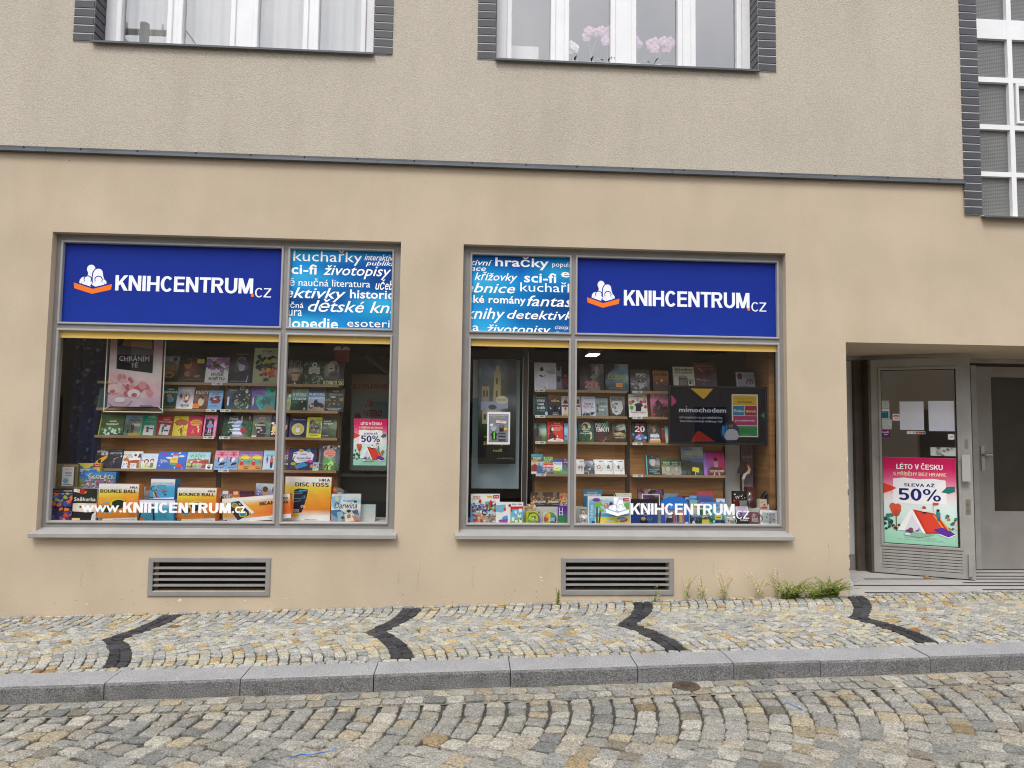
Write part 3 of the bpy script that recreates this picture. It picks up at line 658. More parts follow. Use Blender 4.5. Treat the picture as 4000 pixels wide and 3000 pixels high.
book	book	tall green forest picture book with a pink sky, trees and two hikers	books displayed in the left shop window	-1.364	0.445	1.287	0.201	0.251	0.018	12.233	0	0	-	g3 557 edc 446 568 e9a 557 688 e9a 557 575 8ba 576 7b5 9c7 576 475 bd7 465 364 7a5 353|n.1|e .5 .32 .3 .16 ea9|T .36 .23 .7 .27 843 ZNÁME SVĚTOVÉ|T .26 .29 .82 .35 843 TREKINGOVÉ|T .42 .38 .7 .44 843 TRASY|p 5a5 .1 .55 .4 .5 .55 .62 .5 .7 .1 .7|p be7 .4 .75 .6 .6 .75 .7 .6 .95 .3 .95|p 545 .1 0 .22 0 .2 1 .05 1|p 567 .82 0 .92 0 .98 .7 .86 .75|b 30 .07 0 .7 1 1 364 475 586|p 754 .3 .76 .36 .76 .37 .9 .3 .9|p 345 .42 .78 .47 .78 .48 .92 .41 .92|b 14 .09 .05 0 .95 .15 335 446 fff
book	book	large white book with a cook's dark-haired figure and bold black name	books displayed in the right shop window	0.753	0.445	2.112	0.221	0.283	0.018	10.779	0	0	-	g1 ccd ddd eee|n.05|e .34 .25 .08 .09 321|p ddd .15 .32 .45 .3 .5 .5 .2 .5|p 432 .2 .46 .3 .44 .4 .52 .5 .44 .5 .48 .4 .54 .28 .52|T .72 .23 .94 .28 222 Josef|T .57 .3 .95 .36 222 Maršálek|T .65 .37 .94 .42 222 Kynuté|r .05 .6 .48 .96 dde|r .62 .6 .95 .96 dde|p 443 .42 .92 .5 .88 .5 .94|t .08 .82 .3 .84 888 bochánky
book	book	dark narrow cookbook with grey tiles beside the large white book	books displayed in the right shop window	0.894	0.445	2.112	0.058	0.262	0.018	11.71	0	0	-	g1 433 555 444 778 666|n.1|r 0 .08 .85 .45 889|r 0 .55 .8 .9 778|e .4 .15 .3 .08 433|e .4 .6 .3 .08 433
book	book	very dark book with glowing red figure, half behind the mullion	books displayed in the right shop window	0.951	0.445	2.112	0.058	0.176	0.018	17.458	0	0	-	g1 311 622 421 211|n.2|e .6 .1 .25 .09 854|p 722 .2 .25 .9 .25 .95 .7 .1 .7|b 14 .15 0 .5 1 1 842 a53 300
book	book	large charcoal portrait book with coral capitals	books displayed in the right shop window	1.223	0.445	2.112	0.247	0.282	0.018	10.834	0	0	-	g3 222 444 888 222 555 777 222 666 333 333 666 333 333 777 222 222 444 222|n.15|e .62 .25 .24 .3 777|p aaa .62 .12 .78 .05 .8 .25 .66 .45|p 222 .2 .1 .5 .1 .5 .6 .35 .65|p 333 .45 .28 .65 .3 .62 .38 .45 .36|e .55 .5 .12 .05 888|p 777 .4 .7 .6 .55 .8 .8 .85 1 .3 1|T .2 .64 .78 .9 e75 ŽÍT|t .2 .92 .78 .96 bbb MAREK EBENOVÁ
book	book	sea-blue book with a black dragon-like outline, yellow title and orange sticker	books displayed in the right shop window	1.479	0.445	2.112	0.238	0.285	0.018	10.716	0	0	-	g2 222 9ab 345 8ac 8ab 79b 468 9bb 679 8a9 356 467 245 356|n.2|p 222 0 0 .4 0 .4 .15 .15 .35 0 .6|p 222 0 .75 .12 .9 .15 1 0 1|T .12 .35 .87 .56 bb3 LEZENÍ|r .46 .7 .74 .85 fa4|r .5 .77 .7 .79 543|t .15 .88 .85 .91 cde dlouhé cesty
book	book	grey old photograph book of brewery workers	books displayed in the right shop window	1.716	0.445	2.112	0.199	0.236	0.018	13.102	0	0	-	g2 444 555 444 666 777 888 777 666 444 444|n.25|T .3 .18 .8 .34 ddd PIVO|t .28 .36 .82 .4 bbb ZA LEPŠÍ PIVO|b 36 .1 .05 .45 .95 .9 999 555 bbb 333|p bbb .35 .65 .75 .6 .7 .8 .5 .85
book	book	orange and maroon science-fiction book with a small moon	books displayed in the right shop window	1.93	0.445	2.112	0.163	0.226	0.018	13.727	0	0	-	g1 a72 963 853 622 411 311|n.1|T .1 .1 .93 .26 421 DUNA|e .55 .47 .07 .06 ec7|e .25 .58 .05 .04 d94|p 311 0 .85 .5 .6 1 .75 1 1 0 1|t .3 .05 .8 .08 421 FRANK HERBERT
book	book	cream book with a large ink drawing of a beer mug above the television	books displayed in the right shop window	2.173	0.445	2.111	0.22	0.275	0.018	14.756	0	0	-	g1 ddc ccb|n.03|T .08 .06 .9 .15 222 JIŘÍ ŠALAMOUN|T .08 .18 .9 .26 222 nic k zahození|r .24 .4 .66 1 554|e .45 .4 .21 .05 998|r .28 .5 .62 .95 776|p 444 .66 .5 .92 .5 .92 .95 .66 .95|p ddc .68 .54 .88 .54 .88 .92 .68 .92|e .78 .62 .06 .07 333|e .78 .84 .06 .07 333|p ccc .4 1 .5 .8 .65 .9 .66 1
book	book	dark red glossy book with swirling lines above the television	books displayed in the right shop window	2.399	0.445	2.111	0.227	0.315	0.018	12.393	0	0	-	g2 733 522 422 534 523 323 422 434|n.2|T .15 .05 .85 .13 a66 NEVIDITELNÉ|T .15 .15 .85 .23 a66 KRÁLOVSTVÍ|p 322 .4 .35 .7 .25 .75 .4 .55 .5|p caa .05 .5 .15 .55 .3 .57 .45 .55 .3 .59 .1 .57|p b88 .1 .1 .3 .25 .45 .3 .25 .28|b 14 .08 .1 .5 .95 .95 867 445 a66
book	book	white framed card with a red circle and script lettering above the television	books displayed in the right shop window	2.82	0.475	2.111	0.196	0.228	0.008	11.275	0	0	-	g1 aab 99a|r .04 .05 .98 .1 ccc|r .02 .04 .08 .98 ccc|e .2 .2 .14 .16 722|I .5 .3 .98 .55 522 Pří|p bbb .5 .7 .98 .5 .98 1 .5 1|I .75 .75 .98 .95 543 ob
book	book	dark blue-green thriller with yellow author line and white capitals	books displayed in the right shop window	0.708	0.445	1.854	0.15	0.218	0.018	14.256	0	0	-	g2 244 134 255 123 144 256 133 134|n.3|T .2 .1 .85 .18 cc4 Shari Lapena|T .25 .2 .8 .33 eee VŠUDE|T .3 .37 .73 .5 eee SAMÍ|T .27 .54 .78 .68 eee LHÁŘI|t .25 .73 .78 .79 bcc Co vás čeká za dveřmi|e .88 .9 .1 .1 bcd
book	book	tall dark crime novel with a pale orange band and two white figures	books displayed in the right shop window	0.851	0.445	1.854	0.132	0.251	0.018	12.217	0	0	-	g2 a75 975 865 754 322 332 433 433 334 334 222 222 222 222|n.1|T .22 .35 .88 .42 dc8 AHNDORIL|t .4 .3 .6 .34 dc8 ALEX|p ccc .1 .62 .25 .7 .15 .74|p ccb .75 .68 .9 .62 .85 .74|p 112 .45 .6 .6 .6 .6 .82 .45 .82|T .35 .85 .75 .89 ddd ZRCADLOVÝ|T .32 .92 .8 .96 ddd V NEMILOSTI
book	book	white cookbook with four cook portraits, crossed by the mullion	books displayed in the right shop window	1.016	0.445	1.854	0.192	0.209	0.018	14.928	0	0	-	g1 ddd ddd|n.04|r .02 .05 .98 .42 bbb|r .02 .44 .98 .54 922|p 222 .08 .38 .15 .2 .3 .2 .35 .38|e .24 .14 .07 .08 b86|p 333 .65 .38 .72 .15 .95 .15 .95 .38|p ccc .05 .95 .12 .7 .3 .7 .36 .95|e .2 .63 .06 .08 864|e .78 .63 .06 .08 864|p ca3 .08 .9 .32 .9 .28 .98 .12 .98|p bbb .65 .95 .7 .72 .88 .72 .95 .95
book	book	white novel with dark red capitals and an inky landscape	books displayed in the right shop window	1.192	0.445	1.854	0.14	0.209	0.018	14.906	0	0	-	g1 ccd dde dde ccd|n.04|T .2 .3 .85 .42 722 ŠIKMÝ|T .15 .46 .9 .56 822 KOSTEL|t .25 .06 .85 .11 667 KARIN LEDNICKÁ|r .2 .62 .85 .63 555|p 223 0 .9 .3 .82 .55 .85 .6 .8 .95 .78 .8 .92 .3 .97|p 223 .15 .75 .3 .85 .22 .86|p 223 .4 .78 .3 .86 .26 .85|b 16 .1 .05 .86 .95 1 223 99a 445
book	book	weathered pale teal thriller with a red telephone receiver	books displayed in the right shop window	1.326	0.445	1.854	0.128	0.195	0.018	16.088	0	0	-	g1 8aa 799 899 788|n.15|T .3 .23 .82 .35 a33 NESBO|t .3 .07 .5 .18 655 JO|T .42 .38 .9 .5 dee NOČNÍ|T .28 .56 .66 .68 dee DŮM|r .13 .4 .19 .75 722|e .16 .38 .09 .06 722|e .16 .72 .09 .07 722
book	book	black and white book with a large close-up of a frowning face	books displayed in the right shop window	1.486	0.445	1.854	0.151	0.222	0.018	13.996	0	0	-	g2 999 888 888 777 444 444 333 333|n.1|p ccc .15 .25 .8 .25 .88 .6 .7 .85 .4 .93 .15 .8 .05 .5|p 999 .1 .4 .3 .4 .3 .6 .1 .6|r .3 .36 .55 .41 444|e .45 .4 .07 .03 222|p 777 .35 .45 .42 .6 .32 .68 .28 .62|p 444 .2 .75 .55 .72 .4 .78|T .1 .12 .88 .2 333 Marek Wollner|t .1 .22 .85 .26 555 REPORTÉŘI NA CESTÁCH
book	book	white book with a woman in black among fruit and sweets	books displayed in the right shop window	1.696	0.445	1.854	0.188	0.24	0.018	12.864	0	0	-	g1 eee eed eee|n.02|e .12 .38 .11 .1 c85|e .25 .32 .07 .06 443|e .15 .6 .11 .09 5a4|e .68 .35 .1 .08 b33|e .88 .32 .1 .08 d59|e .9 .55 .08 .07 b44|p eb4 .75 .2 .95 .12 .95 .25 .8 .25|e .5 .26 .08 .09 dba|p 222 .3 .45 .5 .38 .7 .42 .8 .5 .68 .55 .65 .75 .35 .75 .38 .55|p db9 .25 .5 .32 .5 .25 .65 .4 .74 .2 .66|T .1 .74 .9 .83 a14 Pravda o cukru|t .2 .86 .8 .89 999 proč jíme tolik|r .3 .1 .8 .12 888
book	book	pink comic book with dark crowded figures and a white graffiti title	books displayed in the right shop window	1.915	0.445	1.854	0.185	0.277	0.018	11.047	0	0	-	g1 e9a d8a c79 a56 844|n.12|T .1 .1 .98 .25 eee AFTERPUNK|p 433 .1 .95 .2 .6 .3 .4 .45 .35 .65 .5 .75 .65 .95 .8 .95 1|b 36 .11 .1 .5 .95 1 633 422 a56 322|t .3 .04 .7 .07 a44 KAREL VESELÝ|p 322 .3 .45 .45 .3 .5 .5
book	book	misty green book with a man in black and a brown dog	books displayed in the right shop window	0.71	0.445	1.595	0.122	0.192	0.018	16.416	0	0	-	g2 455 688 577 8a9 443 bcb 443 ab9 332 575 332 463|n.1|e .28 .12 .14 .1 432|p 223 .05 .3 .3 .2 .4 .4 .35 .7 .05 .75|p 532 .05 .95 .2 .72 .5 .65 .6 .75 .4 1|T .45 .28 .95 .4 bcc ZLOMNÍ|t .6 .07 .95 .15 cdd Marek Poledníček
book	book	coral red book with a dark-haired woman at a table	books displayed in the right shop window	0.86	0.445	1.595	0.161	0.214	0.018	14.541	0	0	-	g1 d43 d43 d44|n.03|T .42 .06 .8 .14 edc Pozná|T .27 .17 .87 .25 edc kardiolog|T .43 .28 .95 .35 edc zlomené|T .43 .38 .82 .45 edc srdce?|p 322 .12 .5 .15 .35 .25 .27 .38 .32 .35 .55 .15 .58|e .32 .39 .07 .09 eee|p 622 .05 .9 .1 .65 .25 .56 .4 .6 .6 .78 .5 .88 .2 .9|p eee .03 .92 .3 .83 .6 .82 .95 .88 1 1 0 1|e .45 .87 .08 .05 c43|p eee .55 .72 .65 .68 .63 .8|t .55 .85 .85 .96 c44 Lucie Sillová
book	book	light blue travel paperback crossed by the mullion	books displayed in the right shop window	1.014	0.445	1.595	0.13	0.196	0.018	16.029	0	0	-	g1 8be 9ce ace 8ac 6a8|n.1|r .02 .65 .2 .75 36b|b 12 .15 0 .75 1 1 eee 5a7 37a
book	book	green art deco book with a lady in a wide white hat	books displayed in the right shop window	1.172	0.445	1.595	0.157	0.211	0.018	14.753	0	0	-	g2 344 455 354 465 243 354 253 465 232 353|n.15|e .5 .2 .3 .2 dec|e .42 .24 .2 .16 532|e .36 .26 .1 .12 db8|p 253 .2 .55 .7 .5 .8 1 .2 1|p dca .7 .45 .85 .5 .85 .8 .7 .9 .78 .7|b 20 .12 0 .3 1 1 222 9b8 364 132|T .22 .32 .72 .4 eee STRUČNÝ|T .3 .42 .66 .5 eee PŘÍBĚH|T .12 .52 .85 .6 eee ŽEN V UMĚNÍ
book	book	black thriller with tall white capitals and red author name	books displayed in the right shop window	1.331	0.445	1.595	0.155	0.223	0.018	13.883	0	0	-	g2 233 243 222 354 222 222 322 222 422 332 222 222|n.12|p 4a6 .75 0 .95 0 .9 .25 .8 .3|T .08 .05 .75 .27 eee PÁD DO|T .1 .3 .97 .5 eee TEMNOTY|T .1 .55 .75 .64 722 ANDREW|T .12 .7 .65 .78 722 MAYNE|p 9a8 .5 1 .75 .75 .78 .76 .55 1|p 933 .05 .85 .4 .88 .95 .82 .95 .86 .4 .92
book	book	novel with a pale sky over a dark village and golden script	books displayed in the right shop window	1.504	0.445	1.595	0.136	0.2	0.018	15.668	0	0	-	g2 433 99a 554 bcb 433 cb9 854 743 543 753 322 432 322 222|n.15|p 221 .1 .35 .5 .4 .95 .3 1 .5 .2 .55|p ba7 .1 .5 .6 .45 .95 .55 .3 .6|I .15 .57 .98 .67 dc7 Dům plný|I .15 .7 .92 .79 dc7 tajemství|b 8 .15 .35 .05 .95 .2 cdd dc8
book	book	black thriller with a huge white brush-painted 20 over a red cross	books displayed in the right shop window	1.711	0.445	1.595	0.151	0.22	0.018	14.14	0	0	-	g1 222 222 222 123 345 222|n.12|p a22 .25 .1 .45 .1 .85 .9 .65 .9|p a22 .7 .1 .85 .1 .35 .9 .15 .9|T .2 .2 .88 .48 eee 20|t .32 .08 .65 .14 caa ČÍSLO|b 10 .2 .05 .6 .95 .8 9be 57a|T .1 .89 .92 .95 99a SAM HOLLAND
book	book	dark book with a person in a white shirt whose face the title covers	books displayed in the right shop window	1.861	0.445	1.595	0.134	0.196	0.018	16.048	0	0	-	g1 443 443 332 443|n.05|p dde .15 .98 .2 .55 .4 .45 .65 .45 .88 .55 .95 .98|e .52 .3 .12 .13 a86|r .1 .85 .98 1 c93|T .25 .1 .68 .22 987 NIC|T .32 .41 .75 .53 322 MĚ|T .1 .66 .92 .76 322 NEZLOMÍ|t .12 .87 .92 .91 edc KAMIN MOHDOVÁ
book	book	narrow dark red paperback partly behind the television	books displayed in the right shop window	1.955	0.445	1.595	0.04	0.175	0.018	17.458	0	0	-	g1 733 833 722|n.08|r .1 .1 .9 .2 a55
book	book	pale green paperback cut off by the television	books displayed in the right shop window	1.996	0.445	1.595	0.051	0.179	0.018	17.458	0	0	-	g1 6bc 8cc cdb dec|n.06|t .1 .85 .9 .95 354 Den
book	book	travel guide with a teal header band, a man in maroon and a woman in blue	books displayed in the right shop window	0.68	0.445	1.276	0.119	0.202	0.018	15.455	0	0	-	g2 4aa 4aa 554 665 322 422 ddd bcd b97 9ab 933 579 622 357 ddd 579|n.08|r 0 0 1 .11 4ab|T .18 .15 .85 .27 eee POLSKO|p c83 0 .28 .5 .27 .6 .38 0 .38|e .3 .43 .09 .07 ca8|p 822 .05 .58 .3 .5 .5 .55 .48 .85 .1 .85|e .65 .5 .08 .07 b86|p 369 .5 .62 .65 .55 .85 .62 .85 1 .5 1|r .02 .9 .4 .97 ddd
book	book	travel guide with green leaves, a red script band and a crowd	books displayed in the right shop window	0.781	0.445	1.276	0.122	0.179	0.018	17.458	0	0	-	g2 687 8a6 7a5 587 b43 b43 cab bbc 99a 99b 667 667|n.15|r 0 .4 1 .64 c22|I .05 .43 .97 .6 fff Barcelona|r .1 .36 .95 .39 db4|b 34 .09 .05 .02 .95 .34 9c7 463 bd8 864|b 30 .1 .02 .66 .98 .98 aab 445 dcc 778
book	book	blue topped travel guide with a yellow sticker	books displayed in the right shop window	0.884	0.445	1.276	0.093	0.149	0.018	17.458	0	0	-	g1 36c dee dee dee 8b6 575|n.04|r 0 0 1 .15 25b|T .15 .24 .9 .34 335 KRAKOV|r .08 .48 .75 .75 ee8|r .3 .6 .55 .63 885|b 16 .12 0 .8 1 1 7a4 495 c85
book	book	violet and teal guidebook beside the mullion	books displayed in the right shop window	0.966	0.445	1.276	0.071	0.157	0.018	17.458	0	0	-	g1 43a 436 556 676 4a9|n.1|r .3 0 .6 .12 3a7|r 0 .2 1 .27 b36|b 12 .2 0 .3 1 .7 667 787 445|T .3 .18 .9 .25 ecd POR
book	book	white shrink-wrapped book with a pair of brown boots	books displayed in the right shop window	1.106	0.445	1.276	0.088	0.154	0.018	17.458	0	0	-	g1 eee ddd eee|n.04|p fff .1 .1 .3 .05 .5 .4 .45 .45|p ccc .6 .7 .9 .5 .95 .6 .7 .85|r .55 .1 .9 .15 66b|e .45 .52 .12 .12 a75|e .72 .52 .12 .12 a75|t .2 .7 .75 .74 777 s láskou
book	book	white shrink-wrapped book with a coiled brown snail shape	books displayed in the right shop window	1.298	0.445	1.276	0.101	0.155	0.018	17.458	0	0	-	g1 eee ddd eee|n.04|p fff .1 .1 .3 .05 .5 .4 .45 .45|p ccc .6 .7 .9 .5 .95 .6 .7 .85|r .55 .1 .9 .15 66b|e .5 .5 .2 .13 b76|e .5 .5 .1 .07 eee|t .2 .7 .75 .74 777 s láskou
book	book	white shrink-wrapped book with a small brown mill	books displayed in the right shop window	1.397	0.445	1.276	0.101	0.155	0.018	17.458	0	0	-	g1 eee ddd eee|n.04|p fff .1 .1 .3 .05 .5 .4 .45 .45|p ccc .6 .7 .9 .5 .95 .6 .7 .85|r .55 .1 .9 .15 66b|p 865 .42 .35 .58 .35 .65 .6 .3 .6|t .2 .7 .75 .74 777 s láskou
book	book	white shrink-wrapped book with a small grey bird, last in its row	books displayed in the right shop window	1.496	0.445	1.276	0.123	0.155	0.018	17.458	0	0	-	g1 eee ddd eee|n.04|p fff .1 .1 .3 .05 .5 .4 .45 .45|p ccc .6 .7 .9 .5 .95 .6 .7 .85|r .55 .1 .9 .15 66b|p 555 .42 .4 .6 .35 .6 .62 .45 .62|t .2 .7 .75 .74 777 s láskou
book	book	grey shrink-wrapped book with blurred black and white flowers	books displayed in the right shop window	1.202	0.445	1.276	0.108	0.142	0.018	17.458	0	0	-	g2 99a bbc 666 889 444 555 aab 333|n.3|b 20 .2 0 .2 1 1 ccd 334 777 556|r .45 .05 .8 .1 cce
book	book	black and white portrait book with a turquoise spine and title	books displayed in the right shop window	1.85	0.445	1.276	0.14	0.201	0.018	15.554	0	0	-	g2 222 333 444 888 444 999 333 666 222 222 222 222|n.12|e .48 .3 .25 .25 999|e .5 .35 .18 .2 bbb|p 333 .2 .2 .35 .08 .7 .08 .78 .25 .6 .18 .4 .2|r 0 0 .08 1 5bb|T .22 .68 .95 .76 5cc VLADIMÍR|T .22 .78 .72 .86 5cc KOŘEN|r .5 .89 .95 .91 ddd
book	book	first of three green and sand hiking maps with a ring	books displayed in the right shop window	1.987	0.445	1.276	0.097	0.166	0.018	17.458	0	0	-	g1 263 374 9a8 aa9 aa9|n.06|r 0 .05 1 .36 253|T .15 .16 .9 .23 dec BESKYDY|T .15 .26 .9 .33 dec JAVORNÍKY|r 0 .38 1 .44 b55|e .65 .62 .3 .2 665|e .65 .62 .25 .17 bba|p 222 .85 .72 .98 .82 .95 .85|r .05 .9 .4 .96 868
book	book	second of three green and sand hiking maps with a ring	books displayed in the right shop window	2.073	0.445	1.276	0.083	0.166	0.018	17.458	0	0	-	g1 263 374 9a8 aa9 aa9|n.06|r 0 .05 1 .36 253|T .15 .16 .9 .23 dec BESKYDY|T .15 .26 .9 .33 dec JAVORNÍKY|r 0 .38 1 .44 b55|e .65 .62 .3 .2 665|e .65 .62 .25 .17 bba|p 222 .85 .72 .98 .82 .95 .85|r .05 .9 .4 .96 868
book	book	last of three green and sand hiking maps with a ring	books displayed in the right shop window	2.153	0.445	1.276	0.083	0.166	0.018	17.458	0	0	-	g1 263 374 9a8 aa9 aa9|n.06|r 0 .05 1 .36 253|T .15 .16 .9 .23 dec BESKYDY|T .15 .26 .9 .33 dec JAVORNÍKY|r 0 .38 1 .44 b55|e .65 .62 .3 .2 665|e .65 .62 .25 .17 bba|p 222 .85 .72 .98 .82 .95 .85|r .05 .9 .4 .96 868
book	book	yellow edged map tucked behind the hiking maps	books displayed in the right shop window	2.251	0.475	1.276	0.087	0.147	0.008	12.911	0	0	-	g1 554 665 443|n.2
book	book	tall cycling guide with clouds, yellow capitals and mountain photographs	books displayed in the right shop window	2.251	0.445	1.276	0.228	0.293	0.018	10.38	0	0	-	g2 89b bcd 9ab cdd 89a 99b 444 555 332 443 443 343 232 232|n.15|T .15 .15 .92 .21 dd4 NA ELEKTROKOLECH|T .16 .23 .64 .29 dd4 PO ČECHÁCH|T .15 .07 .55 .12 345 Chytře a lehce|t .15 .31 .72 .35 444 100 nejkrásnějších|t .17 .38 .5 .42 444 cyklovýletů|p 57a .4 .48 1 .46 1 .54 .5 .53|r .02 .83 .2 .97 567|r .25 .83 .4 .97 554|r .62 .83 .95 .97 455|p ed4 .5 .7 .8 .74 .77 .9 .46 .84|r .6 .88 .63 1 ed4
book	book	magenta portrait book of a singer in a silver dress	books displayed in the right shop window	2.476	0.445	1.276	0.222	0.238	0.018	12.952	0	0	-	g3 a5a d38 c26 a5a d27 d38 96b e4a c27 96a 935 b24 85a 723 723 859 724 612|n.1|r 0 0 .14 1 a7c|e .58 .3 .08 .1 432|p b9a .5 .38 .66 .38 .68 .7 .48 .7|p 622 .2 .75 .4 .62 .8 .65 .98 .8 .98 1 .2 1|T .25 .76 .95 .84 eed TAYLOR SWIFT|t .25 .86 .92 .89 ecd módní ikona současnosti|p caa .42 1 .48 .85 .52 .85 .5 1|p caa .68 1 .66 .85 .7 .85 .76 1
book	book	first of two dark brown cookbooks with baked food and white script	books displayed in the right shop window	0.685	0.36	0.966	0.152	0.136	0.018	8	0	0	-	g2 433 332 643 554 753 643 332 322|n.25|b 24 .12 0 .2 1 .8 864 975 532 b96|r .5 0 .78 .35 765|I .12 .55 .92 .78 eee Jednoduše|t .4 .8 .9 .86 ccc Petra Burianová
book	book	second of two dark brown cookbooks with baked food and white script	books displayed in the right shop window	0.83	0.36	0.966	0.131	0.137	0.018	8	0	0	-	g2 433 332 643 554 753 643 332 322|n.25|b 24 .12 0 .2 1 .8 864 975 532 b96|r .5 0 .78 .35 765|I .12 .55 .92 .78 eee Jednoduše|t .4 .8 .9 .86 ccc Petra Burianová
book	book	book covered in a bright folk pattern of small flowers	books displayed in the right shop window	0.944	0.36	0.966	0.111	0.128	0.018	8	0	0	-	g1 c85 ca6|n.1|b 90 .09 0 0 1 1 37a 5a4 c33 ec4 964 248 e84 fff
book	book	blue cookbook with a white hamburger title behind the puzzle box	books displayed in the right shop window	1.223	0.36	0.966	0.191	0.166	0.018	8	0	0	-	g1 379 268|n.04|T .22 .14 .76 .2 dee BÁJEČNÁ KNIHA|T .05 .25 .93 .36 eee O BURGERECH|T .2 .44 .5 .54 eee A SE|p 578 .1 .05 .6 .03 .8 .1 .3 .12
book	book	black book with a white title strip behind the puzzle box	books displayed in the right shop window	1.366	0.36	0.966	0.138	0.123	0.018	8	0	0	-	g1 222 332 eee 222|n.05|r .1 .2 .9 .35 333|T .1 .4 .95 .6 222 DOMA
book	book	pale book with dark red letters and striped corner behind the puzzle box	books displayed in the right shop window	1.522	0.36	0.966	0.175	0.137	0.018	8	0	0	-	g2 ccb ddc ddc ccb 9a8 bba|n.06|p 334 0 0 .06 0 .15 .3 .05 .3|T .4 .18 .97 .38 943 KEMPINKOVÁ|t .5 .06 .85 .1 777 Tereza
book	book	large violet and black flower book with a white square frame	books displayed in the right shop window	1.802	0.36	0.966	0.263	0.178	0.018	8	0	0	-	g3 535 a78 323 636 433 544 758 323 333 555 444 333|n.25|b 20 .14 0 .05 1 .6 646 865 222 978|r .16 .28 .84 .31 eee|r .16 .28 .19 .9 eee|r .81 .28 .84 .9 eee|T .3 .62 .75 .8 eee tzo
book	book	grey-blue guidebook with a soft landscape	books displayed in the right shop window	2.007	0.36	0.966	0.142	0.138	0.018	8	0	0	-	g1 789 899 678|n.12
book	book	dark red guidebook strip behind the marker card	books displayed in the right shop window	2.088	0.36	0.966	0.086	0.116	0.018	8	0	0	-	g1 835 734|n.1
book	book	dark navy guidebook behind the marker card	books displayed in the right shop window	2.158	0.36	0.966	0.064	0.111	0.018	8	0	0	-	g1 335 446|n.08|T .3 .1 .9 .3 dde WU
book	book	light blue travel diary with white and yellow capitals	books displayed in the right shop window	2.238	0.36	0.966	0.097	0.116	0.018	8	0	0	-	g1 6ad 7ad 8bc 9a6 9a5|n.08|T .05 .15 .92 .35 445 LETNÍK|t .1 .45 .6 .55 579 prázdniny|b 14 .15 0 .65 1 1 6a5 c95 8a4
book	book	large violet blue trip guide with a red header	books displayed in the right shop window	2.347	0.36	0.966	0.17	0.155	0.018	8	0	0	-	g1 b33 56a 55a 55a 668|n.05|r 0 0 1 .13 b22|t .12 .05 .95 .09 ecc NEJKRÁSNĚJŠÍ VÝLETY|T .18 .2 .92 .36 557 ŠPALÍČEK|T .25 .42 .85 .58 446 VÝLETŮ|T .22 .65 .92 .73 dde HRADY A ZÁMKY|b 10 .12 0 .78 1 1 b86 9a7
book	book	small pale box with a dark blue ink splash	books displayed in the right shop window	2.505	0.36	0.966	0.086	0.089	0.018	8	0	0	-	g1 dde cde|n.04|e .5 .6 .35 .28 446|b 8 .15 .2 .3 .8 .9 657 559
gift_box	gift box	brown gift box with a white card in its cut-out window	boxes and gifts in the left shop window	-3.764	0.33	1.106	0.193	0.23	0.07	2	0	8	764	g1 875 764 764|n.08|r .3 .12 .88 .9 332|r .3 .12 .82 .9 eeeef0|T .4 .2 .75 .26 daa Aby ten|T .42 .32 .74 .4 555 ZÁZRAKY|T .46 .43 .74 .5 555 SE DĚJÍ|e .48 .68 .12 .1 8bc|p 445 .32 .85 .5 .8 .8 .86 .8 .88 .5 .83|b 12 .02 .02 .3 .25 .9 dc8 eda|t .35 .03 .95 .1 dc9 Sada Rozárka
puzzle_box	puzzle	yellow and blue jigsaw box with a red corner badge behind the crowd game	boxes and gifts in the left shop window	-3.59	0.38	1.106	0.204	0.235	0.05	2	0	0	dc6	g1 dc5 dc4 6ac 7a6 575|n.12|r .02 .1 .7 .22 37b|e .38 .14 .18 .07 dc4|r .68 .02 .98 .16 b22|T .74 .05 .95 .11 eee Trefl|p 37c .05 .3 .85 .24 .88 .5 .05 .55|b 26 .1 0 .4 .9 1 786 eb4 4a6 b85 68b|r .1 .26 .22 .34 eee|T .12 .27 .2 .33 b33 12|r .4 .22 .52 .3 eee|T .42 .23 .5 .29 b33 24
game_box	board game	blue game box with big cream letters over a teeming crowd	boxes and gifts in the left shop window	-3.466	0.34	1.106	0.29	0.16	0.05	2	1	0	27a	g1 48c 47b 779 88a|n.06|b 90 .06 .05 .42 .97 .98 a9b c55 789 557 dca 86a 9ab 444|T .12 .12 .9 .42 ed9 ŠKOLÁCI|b 16 .06 .05 .1 .95 .4 7bd 59c
puzzle_box	puzzle	black two-picture jigsaw box at the left edge of the window	boxes and gifts in the left shop window	-3.706	0.17	0.831	0.177	0.287	0.06	2	0	4	112	g1 112 112|n.03|r .05 .15 .98 .57 336|r .05 .62 .98 1 335|b 24 .16 .06 .16 .97 .56 58c 35a e63 9b5 427 d84|b 24 .16 .06 .63 .97 .99 c52 636 347 e83 246 84a|T .55 .05 .97 .09 ddd 2 PUZZLE|T .04 .05 .5 .1 854 ELEMENTAL|r .03 .145 1 .15 eee
game_box	board game	black and cream box with a red apple and white fairy-tale title	boxes and gifts in the left shop window	-3.516	0.18	0.831	0.231	0.291	0.06	2	0	-3	ccc	g1 222 221 222|n.04|p edc 0 .48 .3 .46 .7 .47 1 .47 1 .72 .6 .75 .3 .73 0 .72|e .45 .6 .26 .13 eed|e .37 .58 .05 .035 b22|e .4 .1 .12 .09 b22|p ea4 .5 .12 .58 .07 .56 .14 .48 .18|r .02 .02 .2 .12 eee|r .2 .03 .3 .14 ec9|T .1 .27 .95 .4 eee Sněhurka|p eee .85 .82 1 .7 1 1 .82 1|r .03 .93 .38 1 ec8
